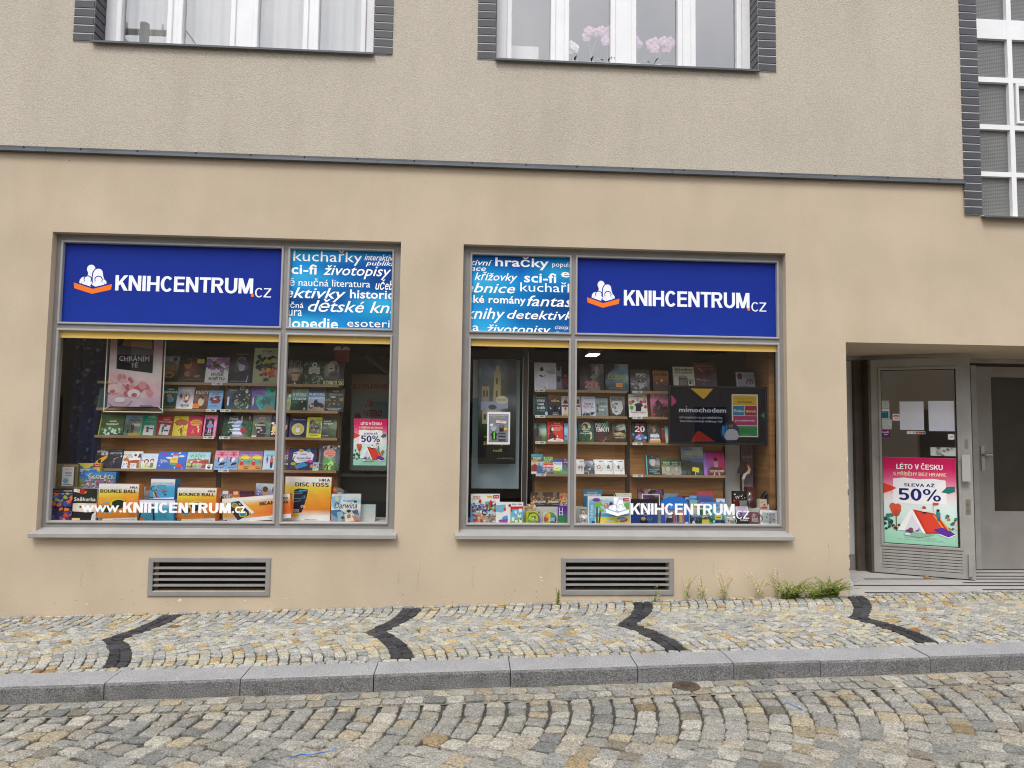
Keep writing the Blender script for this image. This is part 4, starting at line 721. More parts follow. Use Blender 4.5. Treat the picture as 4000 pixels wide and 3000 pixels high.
game_box	board game	orange ball game box standing beside the fairy-tale box	boxes and gifts in the left shop window	-3.21	0.17	0.831	0.375	0.334	0.09	2	0	-5	e83	g2 eee eee ed4 eb3 ea3 e93 e93 e83 e83 d82 d82 d83|n.05|r 0 0 1 .07 f4f4f4|p 232 .3 .55 .45 .42 .7 .45 .68 .62 .5 .7 .35 .68|e .24 .66 .2 .16 4ab|e .24 .66 .165 .13 d83|e .5 .52 .2 .13 dc3|e .52 .54 .17 .11 232|e .24 .68 .12 .1 232|p eee 0 .96 1 .9 1 1 0 1|r 0 .93 .14 1 223|t .03 .94 .12 .98 eee Albi|T .78 .06 .97 .12 222 HRA|T .04 .15 .95 .24 222 BOUNCE BALL|t .4 .95 .95 .975 333 Zábavná hra s trampolínovými pálkami
game_box	board game	orange ball game box standing between the blue boxes and the tilted box	boxes and gifts in the left shop window	-2.507	0.17	0.831	0.367	0.303	0.09	2	0	-5	e83	g2 eee eee ed4 eb3 ea3 e93 e93 e83 e83 d82 d82 d83|n.05|r 0 0 1 .07 f4f4f4|p 232 .3 .55 .45 .42 .7 .45 .68 .62 .5 .7 .35 .68|e .24 .66 .2 .16 4ab|e .24 .66 .165 .13 d83|e .5 .52 .2 .13 dc3|e .52 .54 .17 .11 232|e .24 .68 .12 .1 232|p eee 0 .96 1 .9 1 1 0 1|r 0 .93 .14 1 223|t .03 .94 .12 .98 eee Albi|T .78 .06 .97 .12 222 HRA|T .04 .15 .95 .24 222 BOUNCE BALL|t .4 .95 .95 .975 333 Zábavná hra s trampolínovými pálkami
book	book	thin pale green book behind the orange ball game	boxes and gifts in the left shop window	-3.095	0.4	0.966	0.045	0.155	0.02	4	0	0	8a9	g1 9ba 9ba 8a9|n.08
book	book	grey novel with handwriting behind the blue swimming set	boxes and gifts in the left shop window	-3.048	0.36	0.966	0.08	0.126	0.02	4	0	0	999	g1 a99 999 a99|n.05|t .3 .4 .95 .5 555 JIM HARRISON|I .1 .7 .9 .92 332 Léto
game_box	pool toy	light blue diving set box standing on another blue box	boxes and gifts in the left shop window	-2.844	0.24	1.024	0.229	0.184	0.1	2	0	-5	38c	g1 eee 5ad 4ac 4ad|n.04|r 0 0 1 .13 f0f0f0|T .06 .17 .92 .22 c84 SADA NA POTÁPĚNÍ|e .15 .48 .13 .14 224|e .15 .48 .1 .11 4ac|e .3 .4 .12 .12 cc4|e .3 .4 .1 .1 4ac|e .43 .4 .11 .12 a3a|e .43 .4 .09 .1 4ac|e .55 .4 .1 .12 3a9|e .55 .4 .08 .1 4ac|p cc4 .1 .66 .15 .64 .25 .92 .2 .95|p 223 .16 .65 .2 .64 .3 .9 .26 .92|p c5a .22 .64 .27 .63 .38 .88 .33 .9|p c43 .4 .58 .6 .56 .7 .62 .5 .65|p 334 .5 .64 .7 .8 .62 .82|p eee 0 .95 .1 .97 1 .9 1 1 0 1|r 0 .92 .14 .98 223
game_box	pool toy	light blue basketball set box under the diving set	boxes and gifts in the left shop window	-2.873	0.16	0.831	0.363	0.191	0.12	2	0	-4	37b	g1 def 5ac 4ac 49b|n.05|r 0 0 1 .14 eef|p 223 .16 .2 .2 .2 .13 .95 .09 .95|p 223 .42 .2 .46 .2 .52 .95 .47 .95|r .19 .2 .45 .26 334|e .19 .92 .06 .1 c73|e .3 .28 .08 .04 c62|t .5 .2 .8 .26 a86 BASKETBALL
book	book	white football book with bold black letters and a dark-haired head	boxes and gifts in the left shop window	-2.297	0.3	0.831	0.115	0.237	0.02	4	0	0	ccc	g1 ddd eee aab 887 776|n.05|T .04 .05 .98 .22 111 MESSI|e .3 .3 .2 .1 221|e .3 .36 .15 .1 b86|r 0 0 1 .03 99a
book	book	paperback strip in blue and white above the football book	boxes and gifts in the left shop window	-2.348	0.42	0.966	0.097	0.122	0.02	4	0	0	479	g1 47a 8bd 598|n.1|r .4 0 .95 .25 eee|T .2 .5 .9 .85 cda FOTBAL
book	book	paperback strip in red and yellow above the football book	boxes and gifts in the left shop window	-2.246	0.42	0.966	0.102	0.124	0.02	4	0	0	933	g1 a33 c83 b43|n.1|r .4 .05 .85 .3 ec9|T .1 .5 .9 .85 ed8 FOTBAL
book	book	paperback strip in maroon beside the goalkeeper book	boxes and gifts in the left shop window	-2.13	0.42	0.966	0.131	0.121	0.02	4	0	0	622	g1 424 733 622|n.1|T .15 .5 .85 .85 e75 FOTBAL
book	book	football picture book with a player before floodlit stands	boxes and gifts in the left shop window	-1.954	0.42	0.966	0.197	0.196	0.02	4	2	0	446	g2 bcd cdd 88a aab 557 99b 786 675|n.12|e .48 .42 .13 .22 b97|e .46 .28 .13 .14 543|p eee .25 .95 .4 .6 .6 .62 .75 .95|e .9 .3 .1 .18 334|b 16 .05 .02 .3 .35 .6 88c eef 66a
game_box	board game	long orange bean bag game box lying tilted across the mullion	boxes and gifts in the left shop window	-1.944	0.15	0.84	0.642	0.225	0.06	2	-5.5	-6	e73	g3 eee eee eee ec4 ea3 e93 eb3 e94 e73 ea4 e83 e63 eee e94 e83|n.05|r 0 0 1 .13 f4f4f4|p f4f4f4 0 .9 .3 .86 1 .82 1 1 0 1|p 334 .05 .2 .25 .13 .42 .7 .22 .93|e .18 .3 .045 .09 dc7|e .18 .3 .035 .07 a83|e .23 .48 .05 .1 dc4|e .23 .48 .038 .08 a83|e .3 .68 .06 .13 dc4|e .3 .68 .045 .1 38a|p 3ab .12 .18 .18 .12 .17 .2|p f4f4f4 .25 .13 .28 .13 .47 .66 .42 .7|T .24 .24 .27 .31 eee 3|T .38 .64 .4 .71 eee 1|T .55 .24 .97 .38 222 BEAN BAG|T .88 .12 .97 .21 222 HRA|r 0 .88 .06 .97 223|t .68 .9 .9 .94 333 Zábavná hra na terč
game_box	board game	tall orange disc game box with a black bucket drawing	boxes and gifts in the left shop window	-1.518	0.27	0.831	0.444	0.408	0.08	2	0	-6	d73	g2 f0f0f0 f4f4f4 ed5 ec3 eb4 ea3 ea3 e93 e83 d82 eee eee|n.05|r 0 0 1 .07 f4f4f4|p 223 .2 .3 .3 .27 .5 .29 .48 .45 .42 .7 .38 .82 .2 .85|p 4ad .2 .34 .38 .35 .38 .38 .2 .4 .2 .385 .36 .37 .36 .36 .2 .35|p 4ad .2 .5 .34 .5 .34 .56 .2 .58 .2 .57 .33 .55 .33 .51 .2 .51|p 4ad .36 .45 .45 .43 .44 .49 .36 .5 .37 .485 .43 .48 .43 .445|p 4ad .3 .31 .48 .3 .46 .33 .3 .34|e .25 .88 .08 .05 dc3|e .07 .92 .09 .05 246|p eee .55 .9 1 .86 1 1 .5 1|T .74 .04 .97 .1 222 HRA|T .22 .13 .95 .22 222 DISC TOSS|T .36 .65 .46 .71 eee OSS|T .2 .75 .33 .82 eee TOSS|t .45 .965 .72 .99 333 Zábavné léto s
game_box	board game	pale game box with a sailing ship and dark blue script	boxes and gifts in the left shop window	-1.139	0.17	0.831	0.269	0.258	0.06	2	0	4	bcb	g2 cde ddd eef 9cd ddd eed eed dde 8ab aab 99a 998|n.05|p 8bd 0 .1 .35 .05 .3 .35 .05 .5|p dc9 .1 .15 .2 .05 .28 .2 .18 .25|I .1 .3 .88 .52 124 Darwina|I .4 .2 .75 .3 345 Po stopách|p 223 .78 .22 .86 .24 .88 .3 .76 .31|p 47a 0 .58 .3 .55 .5 .7 .2 .85 0 .7|p 9bc .2 .65 .38 .62 .45 .9 .25 1|p 334 .5 .6 .6 .55 .7 .6 .6 .68|p 567 .7 .6 .9 .55 .95 .75 .75 .7|p edc .45 .72 .75 .68 .85 .95 .5 1|p 986 .55 .75 .65 .7 .68 .85 .55 .88|p b86 .7 .75 .9 .85 .98 1 .8 .95|r .8 .95 .96 1 c33|e .4 .85 .06 .06 453
display_block	display block	plain white display block next to the pale ship game	boxes and gifts in the left shop window	-0.944	0.24	0.831	0.14	0.154	0.05	2	0	0	bbb	g1 bcc ccc|n.04
puzzle_box	puzzle	white and blue jigsaw box with a round 4in1 mark	boxes and gifts in the right shop window	0.163	0.18	0.831	0.275	0.267	0.06	2	0	3	ccd	g2 eee eee dee eef cde eee 9cd bde 8bd acd|n.03|p 6ad 0 .3 .1 .45 .1 1 0 1|T .07 .06 .33 .16 b44 SPIDEY|T .05 .16 .35 .21 db4 AMAZING|p ec3 .52 .05 .75 .05 .73 .14 .58 .12|T .56 .07 .74 .11 c33 Junior|r .77 .03 .98 .15 b22|T .8 .06 .95 .12 eee Trefl|r .08 .34 .47 .64 89b|r .5 .26 .87 .6 8a9|r .1 .7 .5 1 ca8|r .54 .7 .85 1 9a9|b 22 .08 .08 .34 .47 .63 b44 569 eee 334|b 22 .08 .5 .27 .87 .6 555 b44 7a6 eee|b 22 .08 .1 .7 .5 1 d84 569 b34 eca|b 16 .08 .54 .7 .85 1 777 b44 ddd|e .48 .64 .1 .11 248|T .42 .6 .55 .69 eee 4in1|b 6 .09 .3 .22 .7 .35 c33
puzzle_box	puzzle	white jigsaw box with a small blue boat and a red and green corner	boxes and gifts in the right shop window	0.393	0.15	0.831	0.258	0.194	0.06	2	0	-3	ccc	g2 eee eee eee eee eee eee|n.03|p 7bd 0 .15 .35 .1 .36 .4 .2 .5 0 .45|e .32 .33 .05 .1 d53|p 256 .1 .85 .45 .8 .42 .95 .15 .97|p a4a .1 .88 .44 .84 .42 1 .14 1|p 59d .25 .7 .42 .62 .44 .82 .2 .85|p c33 .53 .2 1 .18 1 .3 .6 .35 .53 .55|p 6bd .53 .55 .6 .35 1 .3 1 1 .53 1|p 8b4 .53 .8 1 .75 1 1 .53 1|r .68 .4 .76 .55 eee|r .84 .3 .95 .48 eee|r .8 .55 .92 .72 eee|r .58 .7 .68 .9 eee|r .7 .85 .8 1 eee|r .85 .8 .95 .97 eee|b 8 .04 .56 .35 .97 .97 955 555|r .58 .06 .75 .1 68b|r .8 .06 .95 .1 b66|e .5 .15 .05 .07 b33
game_box	card game	yellow and purple card game box with a round grey tin	boxes and gifts in the right shop window	0.62	0.17	0.831	0.136	0.112	0.05	2	0	3	bb4	g2 cc3 cc4 bb3 96b aa3 85b|n.04|e .5 .6 .4 .5 333|e .5 .62 .36 .44 ac3|T .1 .1 .4 .25 332 Dobble|p 666 .35 .45 .65 .42 .7 .6 .5 .72|e .5 .6 .06 .08 ddd|I .2 .75 .75 .97 222 Dobble|e .9 .12 .08 .1 875
game_box	card game	clear boxed round game with a rainbow disc	boxes and gifts in the right shop window	0.779	0.17	0.831	0.13	0.1	0.045	4	0	0	cca	g1 ccb bba|n.03|e .52 .62 .46 .62 332|p 4a4 .52 .05 .8 .15 .52 .62|p 38a .8 .15 .98 .55 .52 .62|p 247 .98 .55 .9 1 .52 .62|p c43 .08 .5 .15 1 .52 .62|p d93 .1 .45 .25 .12 .52 .62|p dc3 .25 .12 .52 .05 .52 .62|p 9b4 .15 1 .5 1 .52 .62|T .4 .5 .85 .85 eed OKATOO
activity_box	activity set	violet and green cut-out board with a white window grid	boxes and gifts in the right shop window	0.942	0.17	0.831	0.166	0.162	0.04	4	0	2	858	g2 44a 54a 64a 64a 386 747 485 636|n.04|p 639 .15 0 .5 .05 .45 .3 .1 .3|r .05 .1 .08 .55 eee|r .22 .1 .25 .55 eee|r .05 .3 .25 .33 eee|r .05 .5 .25 .53 eee|e .85 .4 .25 .12 75b|r 0 .6 .4 1 385
photo_frame	photo frame	tiny brown picture frame with a pink picture behind the white mug	boxes and gifts in the right shop window	1.113	0.27	0.832	0.051	0.127	0.02	4	0	5	986	g1 eed eed|r .05 .05 .95 .98 764|r .2 .15 .85 .85 f0eae4|p d89 .35 .3 .6 .3 .75 .8 .45 .85
puzzle_box	puzzle	pale jigsaw box with palm trees, a hot-air balloon and a sandy beach	boxes and gifts in the right shop window	1.345	0.15	0.831	0.412	0.254	0.06	2	0	0	ddd	g2 eee eee 6bd 6be 6be 7ce 6bd 8de 6bd 8cd 6bd ed8 6bd ec7|n.03|r 0 0 1 .025 f4f4f4|r 0 0 .02 1 f4f4f4|r .98 0 1 1 f4f4f4|r .17 .18 .96 .98 ade|p 5ac .17 .62 .96 .62 .96 .78 .17 .76|p ed6 .17 .76 .96 .72 .96 .98 .17 .98|r .19 .35 .23 .98 543|p 643 .27 .5 .31 .5 .28 .98 .24 .98|p 8b4 .15 .22 .3 .2 .38 .35 .28 .33 .32 .5 .22 .38 .16 .45|p 8b5 .24 .48 .35 .46 .38 .56 .3 .55|p 8b4 .78 .3 .95 .2 .97 .5 .92 .48 .85 .4 .78 .42|e .43 .33 .055 .11 d75|e .43 .33 .02 .11 e9a|e .54 .28 .045 .09 638|e .42 .29 .02 .03 ec9|e .43 .46 .012 .02 643|e .2 .12 .1 .07 74a|e .3 .09 .035 .03 eee|e .43 .1 .02 .03 ed7|e .66 .11 .06 .03 eee|r .81 .03 .97 .16 fff|r .82 .045 .96 .15 b22|T .85 .07 .95 .13 eee Trefl|p dd8 .38 .88 .5 .84 .55 .92 .45 .96|e .8 .85 .13 .09 c37|e .8 .83 .09 .05 6bd|e .52 .9 .1 .05 cdb|r .6 .84 .75 .97 ed5|r .64 .9 .71 .92 875|V .05 .3 .12 .8 eee Trefl Puzzle|t .06 .09 .34 .15 a5c puzzle|e .12 .95 .04 .05 248
game_box	board game	midnight blue party game box with a golden push button	boxes and gifts in the right shop window	1.688	0.17	0.831	0.257	0.229	0.06	2	0	0	113	g2 222 223 223 234 236 348 249 35a 248 359|n.08|e .47 .9 .4 .2 248|e .47 .93 .16 .1 112|e .46 .8 .09 .08 a85|e .46 .78 .08 .06 db6|T .3 .15 .8 .3 ccd KDO|T .3 .34 .8 .5 ccd TO|T .45 .5 .65 .66 ccd CÍ|T .58 .74 .82 .79 9be Tahle věc|T .6 .81 .8 .86 9be bzučí|t .66 .88 .8 .92 9be přesně
marker_set	marker set	arched blue blister card with coloured markers behind the white lettering	boxes and gifts in the right shop window	1.989	0.18	0.831	0.273	0.257	0.03	4	0	0	27c	g1 27d 27d 26c 26c|n.03|r .12 .3 .86 .98 733|r .14 .32 .84 .96 99a|r .48 .42 .53 .92 c33|r .58 .42 .63 .92 225|r .68 .42 .74 .92 eb3|r .78 .42 .83 .92 e4a|r .4 .42 .45 .92 643|p eef .25 .9 .28 .65 .38 .65 .42 .92|p 334 .15 .95 .2 .7 .4 .7 .42 .95|t .28 .17 .92 .22 def BLENDING MARKERS CREATIVITY SET|e .12 .2 .06 .06 dde|r .1 .1 .2 .16 c43|r .86 .92 .98 1 eee
book_light	book light	small black card with a blue clip-on book light	boxes and gifts in the right shop window	2.191	0.17	0.831	0.096	0.088	0.03	4	0	0	223	g1 8ac 344 334 333|n.04|p 48c .3 .5 .45 .3 .5 .6 .3 .65|p 667 .6 .4 .8 .5 .75 .9 .65 .6|p ddd .1 .8 .3 .6 .45 1 .1 1|t .4 .03 .9 .12 dee BOOK LIGHT
game_box	card game	green football game with a white goal banner and yellow sticker	boxes and gifts in the right shop window	2.303	0.19	0.831	0.111	0.13	0.05	2	0	0	263	g1 384 273 373|n.06|b 20 .08 .02 .02 .98 .98 262 5a5 ded 374|p eee .05 .35 .9 .2 .92 .45 .08 .55|T .1 .3 .85 .48 243 GOAL|e .45 .6 .12 .09 a33|p 5a5 .3 .5 .6 .5 .55 .55|r .08 .7 .72 1 ed6|r .3 .85 .5 .87 875
book	book	blue sea picture book with red letters and a yellow sticker	boxes and gifts in the right shop window	2.417	0.25	0.831	0.208	0.198	0.02	4	0	0	48b	g2 59d 6ad 6bd 8cd 5ac 7bd 399 4ab 37a 258|n.1|b 20 .09 0 .1 1 .98 8cd 37a aed 59c|T .4 .08 .95 .22 c44 Už čtu|T .52 .28 .78 .38 c44 sám|r .44 .62 .78 .84 ec4|r .5 .72 .72 .75 754|b 10 .1 .5 .85 1 1 223 334
book	book	lilac and black book with white letters beside the purple mug	boxes and gifts in the right shop window	2.656	0.2	0.831	0.127	0.165	0.03	4	0	0	445	g1 ddd dcd aab 556 222 222|n.05|p cbd .1 .02 .95 .02 .6 .3 .4 .3|t .2 .06 .8 .1 446 Neodvaha|p 739 .3 .3 .6 .35 .5 .5 .35 .5|p 87a .6 .4 .9 .35 .8 .6|T .35 .72 .98 .85 eee Odvaha
photo_frame	picture frame	white framed picture of a lavender bouquet	boxes and gifts in the right shop window	2.91	0.17	0.831	0.169	0.132	0.03	4	0	-4	ddd	g1 f0f0f0 eee|r .12 .15 .88 .95 aabbbb|b 60 .05 .3 .2 .85 .8 747 a8a 636 c9b 8a7|p 875 .5 .75 .6 .75 .62 .95 .5 .95|b 20 .03 .15 .6 .85 .93 859 97a
gift_box	gift box	cream gift box with red dots	boxes and gifts in the right shop window	2.909	0.3	0.966	0.077	0.092	0.06	2	0	6	ccb	g1 dcb ddc cba|n.03|e .3 .35 .1 .07 c43|e .65 .58 .15 .12 c43|p c43 0 .95 .5 .78 1 .82 1 1 0 1
book_light	book light	black hanging box with a teal clip-on reading lamp	boxes and gifts in the right shop window	2.998	0.3	0.966	0.101	0.114	0.04	4	0	-4	333	g1 334 344 555 334|n.05|p 7cb .25 0 .7 .02 .68 .1 .28 .08|T .25 .15 .9 .25 ddd BOOK LIGHT|p 9cc .3 .55 .45 .4 .85 .7 .6 .95 .3 .8|p dde .05 .65 .35 .6 .4 1 .02 1|p 6bb .3 .5 .5 .3 .5 .5
gift_box	gift box	dark red gift box behind the wine glass	boxes and gifts in the right shop window	2.806	0.34	0.966	0.084	0.208	0.08	2	0	0	522	g1 522 633 422|n.06
gift_box	gift box	black and red sock box with white marks	boxes and gifts in the right shop window	2.691	0.36	0.966	0.126	0.164	0.06	2	0	-8	311	g2 222 222 222 111 722 311 622 522|n.06|b 18 .08 .05 .1 .95 .75 eee ddd bbb|p 611 0 .6 .6 .55 .55 1 0 1|r .55 .6 1 1 776
paper_card	card	plain grey card beside the dark red gift box	boxes and gifts in the right shop window	2.723	0.33	0.966	0.073	0.075	0.02	4	0	0	777	g1 878888 777|n.05"""
SIGN_S1 = 'g1 182f8c 182f8c 193390|n.02|L 0.049 0.269 0.223 0.636 182f8c eef2fa f07a28|K 0.236 0.391 0.867 0.582 eef2fa .2 KNIHCENTRUM|r 0.857 0.588 0.87 0.622 f07a28|K 0.875 0.509 0.951 0.625 eef2fa .14 CZ'
SIGN_S4 = 'g1 182f8c 182f8c 193390|n.02|L 0.053 0.298 0.215 0.655 182f8c eef2fa f07a28|K 0.235 0.411 0.866 0.614 eef2fa .2 KNIHCENTRUM|r 0.853 0.611 0.866 0.644 f07a28|K 0.873 0.532 0.95 0.652 eef2fa .14 CZ'
SIGN_S2 = 'g3 29c 28c 17b 18c 159 149 3ad 17b 148 28c 16a 159 148 159 3ad 16a 17b 29c 3ad 28c 17b|n.05|t 0.03 0.009 0.694 0.195 fff kuchařky|I 0.718 0.042 1.059 0.121 fff interaktivní|I 0.731 0.128 1.108 0.203 fff publikace|T -0.054 0.194 0.258 0.321 fff sci-fi|I 0.321 0.195 0.982 0.364 fff životopisy|t -0.049 0.37 0.78 0.469 fff ně naučná literatura|I 0.832 0.36 1.144 0.494 fff učebnice|I -0.046 0.487 0.547 0.665 fff ektivky|T 0.587 0.498 1.146 0.611 fff historické|t -0.018 0.671 0.142 0.748 fff rčná|I 0.186 0.63 1.228 0.835 fff dětské knihy|t 0 0.773 0.129 0.85 fff ura|T 0.004 0.869 0.48 1.048 fff lopedie|t 0.568 0.874 1.121 0.971 fff esoterika'
SIGN_S3 = 'g3 159 148 17b 18c 16b 29c 3ad 18c 17b 29c 17b 159 28c 17b 148 29d 16a 159 3ad 17b 16a|n.05|I -0.064 0.064 0.21 0.139 fff ktivní|I -0.063 0.144 0.144 0.21 fff kace|T 0.239 0.014 0.782 0.18 fff hračky|t 0.818 0.06 1.126 0.149 fff populárně|I 0.033 0.22 0.465 0.364 fff křížovky|T 0.533 0.217 0.86 0.345 fff sci-fi|T 0.908 0.195 1.29 0.299 fff ency|I -0.06 0.366 0.443 0.493 fff ebnice|t 0.495 0.335 1.128 0.501 fff kuchařky|T -0.026 0.528 0.552 0.656 fff ské romány|I 0.564 0.514 1.129 0.696 fff fantasy|I -0.056 0.686 0.345 0.88 fff knihy|I 0.366 0.709 1.13 0.859 fff detektivky|t -0.053 0.884 0.086 0.99 fff ka|I 0.15 0.902 0.808 1.045 fff životopisy|t 0.849 0.887 1.131 0.959 fff cizojazyčná|t 0.87 0.966 1.066 1.042 fff literatura'
SIGN_TV = 'g1 0a0d1c 0a0d1c 0a0d1c|n.02|p d6a82a 0.213 0.022 0.45 0.023 0.366 0.189 0.348 0.208 0.33 0.19|p c2477a 0.012 0.138 0.065 0.251 0.062 0.282 0.012 0.355|p a82a18 0.214 0.98 0.272 0.805 0.293 0.787 0.315 0.798 0.471 0.975|p 2a8a5a 0.949 0.5 0.989 0.427 0.992 0.548|T 0.092 0.368 0.585 0.453 e6e8f6 mimochodem|e 0.169 0.351 0.006 0.011 e6e8f6|t 0.092 0.519 0.547 0.578 d8dcec od experta na produktivitu,|t 0.106 0.59 0.545 0.643 d8dcec kterého sledují miliony lidí|r 0.645 0.115 0.921 0.884 e6e2d2|r 0.654 0.135 0.908 0.311 d0a828|T 0.705 0.232 0.856 0.272 222 Ali Abdaal|t 0.683 0.184 0.878 0.204 543 to nejlepší od experta|r 0.657 0.322 0.778 0.496 2f7fa0|r 0.784 0.319 0.909 0.497 a03030|T 0.669 0.391 0.77 0.439 e6eef0 Poho|T 0.793 0.392 0.897 0.44 f0e4e4 dová|r 0.659 0.504 0.91 0.676 b03868|T 0.679 0.571 0.889 0.613 f0dce6 produktivita|r 0.661 0.688 0.912 0.864 2a8a4a|t 0.735 0.733 0.85 0.758 243 k dělat víc toho,|t 0.734 0.775 0.889 0.799 243 co pro vás důležité|t 0.748 0.832 0.823 0.848 9d9 mimochodem|e 0.623 0.797 0.101 0.18 1a3a5a|r 0.541 0.691 0.569 0.859 3a8ab8|r 0.58 0.678 0.595 0.846 3a8ab8|p b8b8c0 0.561 0.883 0.58 0.792 0.616 0.743 0.666 0.742 0.702 0.784 0.719 0.88 0.694 0.94 0.586 0.942|e 0.634 0.677 0.023 0.063 8a6a58|e 0.634 0.629 0.029 0.039 2a2420|e 0.632 0.723 0.016 0.022 4a3a34'
SIGN_CHR = 'g3 c8a0a0 bdb0b0 c8a0a8 d8b0b0 d0c0c0 d0a8a8 d8c8c8 ddd8d8 d8c8c0 dcd0d0 dcdada d8d0d0 dba8a8 dcc8c8 ddd0d0 cfa0a8 d8b8b8 d8b0b8 d8b0b8 d8c8d0 d8b8c0 c8b0c8 d0b8c8 c8a8c0|n.06|p 2c3440 0.128 -0.002 0.823 -0.013 0.829 0.175 0.824 0.51 0.135 0.453|p a0805a 0.263 0.011 0.788 0.003 0.798 0.159 0.493 0.133 0.219 0.121|p 5a5560 0.136 0.123 0.829 0.167 0.829 0.253 0.137 0.247|p 16181f 0.137 0.247 0.829 0.249 0.824 0.51 0.135 0.453|p 6a5052 0.189 0.278 0.404 0.329 0.386 0.368 0.202 0.324|t 0.182 0.246 0.752 0.34 d8d4d0 CHRÁNÍM|t 0.416 0.355 0.537 0.429 d8d4d0 TĚ|b 40 .1 0.017 0.559 0.437 0.856 c88890 d8a8ac b86870 e0c0c0|b 14 .12 0.325 0.664 0.787 0.813 c07078 d09098 b86068|e 0.495 0.809 0.126 0.062 e4d8d6|e 0.501 0.832 0.055 0.031 b85a68|e 0.109 0.744 0.15 0.069 dcc0c0|e 0.091 0.783 0.05 0.027 b86070|e 0.23 0.905 0.1 0.039 e8e0e0|p 8a6a80 0.366 0.999 0.461 0.91 0.471 0.913 0.376 1.003|p 8a6a80 0.022 0.946 0.115 0.998 0.106 1.002 0.018 0.957|T 0.661 0.977 0.872 0.997 223 KNIHCENTRUM.cz|e 0.637 0.986 0.014 0.009 223|r 0.026 1.004 0.602 1.021 2a3a6a|r 0.603 1.005 0.96 1.022 d07040'
# ================================================================== GROUND
M_joint = mat('joint_filler', (.06, .055, .047), .95, var=.4, vscale=30, bump=.5, bscale=200)
M_gutter = mat('sandy_mortar', (.25, .228, .175), .95, var=.35, vscale=9, grain=.3, gscale=250, bump=.4, bscale=160)
M_stone = mat('split_granite', attr=True, rough=.8, spec=.3, var=.22, vscale=30, grain=.5, gscale=105, bump=.9, bscale=75)
M_kerb = mat('kerb_granite', (.30, .302, .305), .8, spec=.3, var=.1, vscale=5, grain=.4, gscale=125, bump=.25, bscale=120)
M_hewn_shade = mat('shaded_hewn_granite', (.19, .19, .19), .9, spec=.2, var=.22, vscale=7, grain=.6, gscale=120, bump=.7, bscale=110, vcol=((.10, .10, .07), 5, (.58, .8)))  # rough wet kerb front; shade of the upright face also put into its colour

def project(p):
    c = _rot.transposed() @ (Vector(p) - CAM)
    if c.y < .1: return None
    return (2000 + 2770 * c.x / c.y, 1500 - 2770 * c.z / c.y)

# far ground sheet, just under the paving
g = MB()
for (x0, x1, y0, y1, dz) in ((-120, 120, -150, 3, -.235),):
    g.add([(x, y, gz(x, y) + dz) for x, y in ((x0, y0), (x1, y0), (x1, y1), (x0, y1))], [(0, 1, 2, 3)])
tag(g.build('ground', M_joint), kind='structure')

def stone_mesh(mb, pts, zf, colr, rnd, rise, drop=.03, tilt=.004, rnd_c=.16):
    """one hewn stone: rounded outline, shoulder, uneven top. pts = 4 corners (x, y) counter-clockwise"""
    n = len(pts)
    ring = []
    for i in range(n):
        a, b, c = Vector(pts[i - 1]), Vector(pts[i]), Vector(pts[(i + 1) % n])
        k = rnd.uniform(.5, 1.2) * rnd_c
        ring.append(b + (a - b) * k)
        ring.append(b + (c - b) * k)
    m = len(ring)
    cen = sum(ring, Vector((0, 0))) / m
    tx, ty, tz = rnd.uniform(-tilt, tilt), rnd.uniform(-tilt, tilt), rnd.uniform(-.003, .003)
    size = max((q - cen).length for q in ring)
    vs = []
    for sc, dz, jit in ((1.0, -drop, 0), (1.0, -.4 * rise, .02), (.9, -.04 * rise, .04), (.5, .1 * rise, .1)):
        for q in ring:
            d = (q - cen) * sc * (1 + rnd.uniform(-jit, jit))
            x, y = cen.x + d.x, cen.y + d.y
            t = (d.x * tx + d.y * ty) / size
            vs.append((x, y, zf(x, y) + dz + t + tz + (rnd.uniform(-1, 1) * .0016 if jit else 0)))
    fs = []
    for r in range(3):
        for i in range(m):
            j = (i + 1) % m
            fs.append((r * m + i, r * m + j, r * m + m + j, r * m + m + i))
    fs.append(tuple(range(3 * m, 4 * m)))
    mb.add(vs, fs, colr)

PAL_P = [('a09f9a', 30), ('acaaa1', 26), ('989995', 14), ('aeaa98', 20), ('b0a589', 15), ('ae9b74', 7), ('9a815c', 1.2), ('83613f', .3)]
PAL_R = [('8d8b83', 30), ('99968c', 22), ('868680', 14), ('989284', 18), ('9a9079', 9), ('a29e92', 9), ('7a7b77', 6), ('87785c', 1.2), ('777164', 2)]
def pick(pal, rnd):
    t = rnd.uniform(0, sum(w for _, w in pal))
    for c, w in pal:
        t -= w
        if t <= 0: break
    k = rnd.uniform(.82, 1.15)
    return [q * k for q in lin(c)]

def lay_stones(cells, zf, parent, name, stuff_name, rise, rnd, limit=300, tilt=.004, mname=None):
    """the stones that show largest in the picture become parts, the rest one part"""
    ranked = []
    for pts, colr in cells:
        pr = [project((x, y, zf(x, y))) for x, y in pts]
        a = 0
        if all(pr):
            cx, cy = sum(q[0] for q in pr) / 4, sum(q[1] for q in pr) / 4
            if -40 < cx < 4040 and cy < 3030:
                a = abs(sum(pr[i - 1][0] * pr[i][1] - pr[i][0] * pr[i - 1][1] for i in range(4))) / 2
        ranked.append((a, pts, colr))
    ranked.sort(key=lambda q: -q[0])
    rest = MB()
    for i, (a, pts, colr) in enumerate(ranked):
        if i < limit and a > 0:
            cx, cy = sum(q[0] for q in pts) / 4, sum(q[1] for q in pts) / 4
            cz = zf(cx, cy)
            mb = MB()
            stone_mesh(mb, pts, zf, colr, rnd, rise, tilt=tilt)
            mb.build(name, M_stone, parent)
        else:
            stone_mesh(rest, pts, zf, colr, rnd, rise, tilt=tilt)
    if rest.v:
        tag(rest.build(stuff_name, M_stone, parent), kind='stuff')

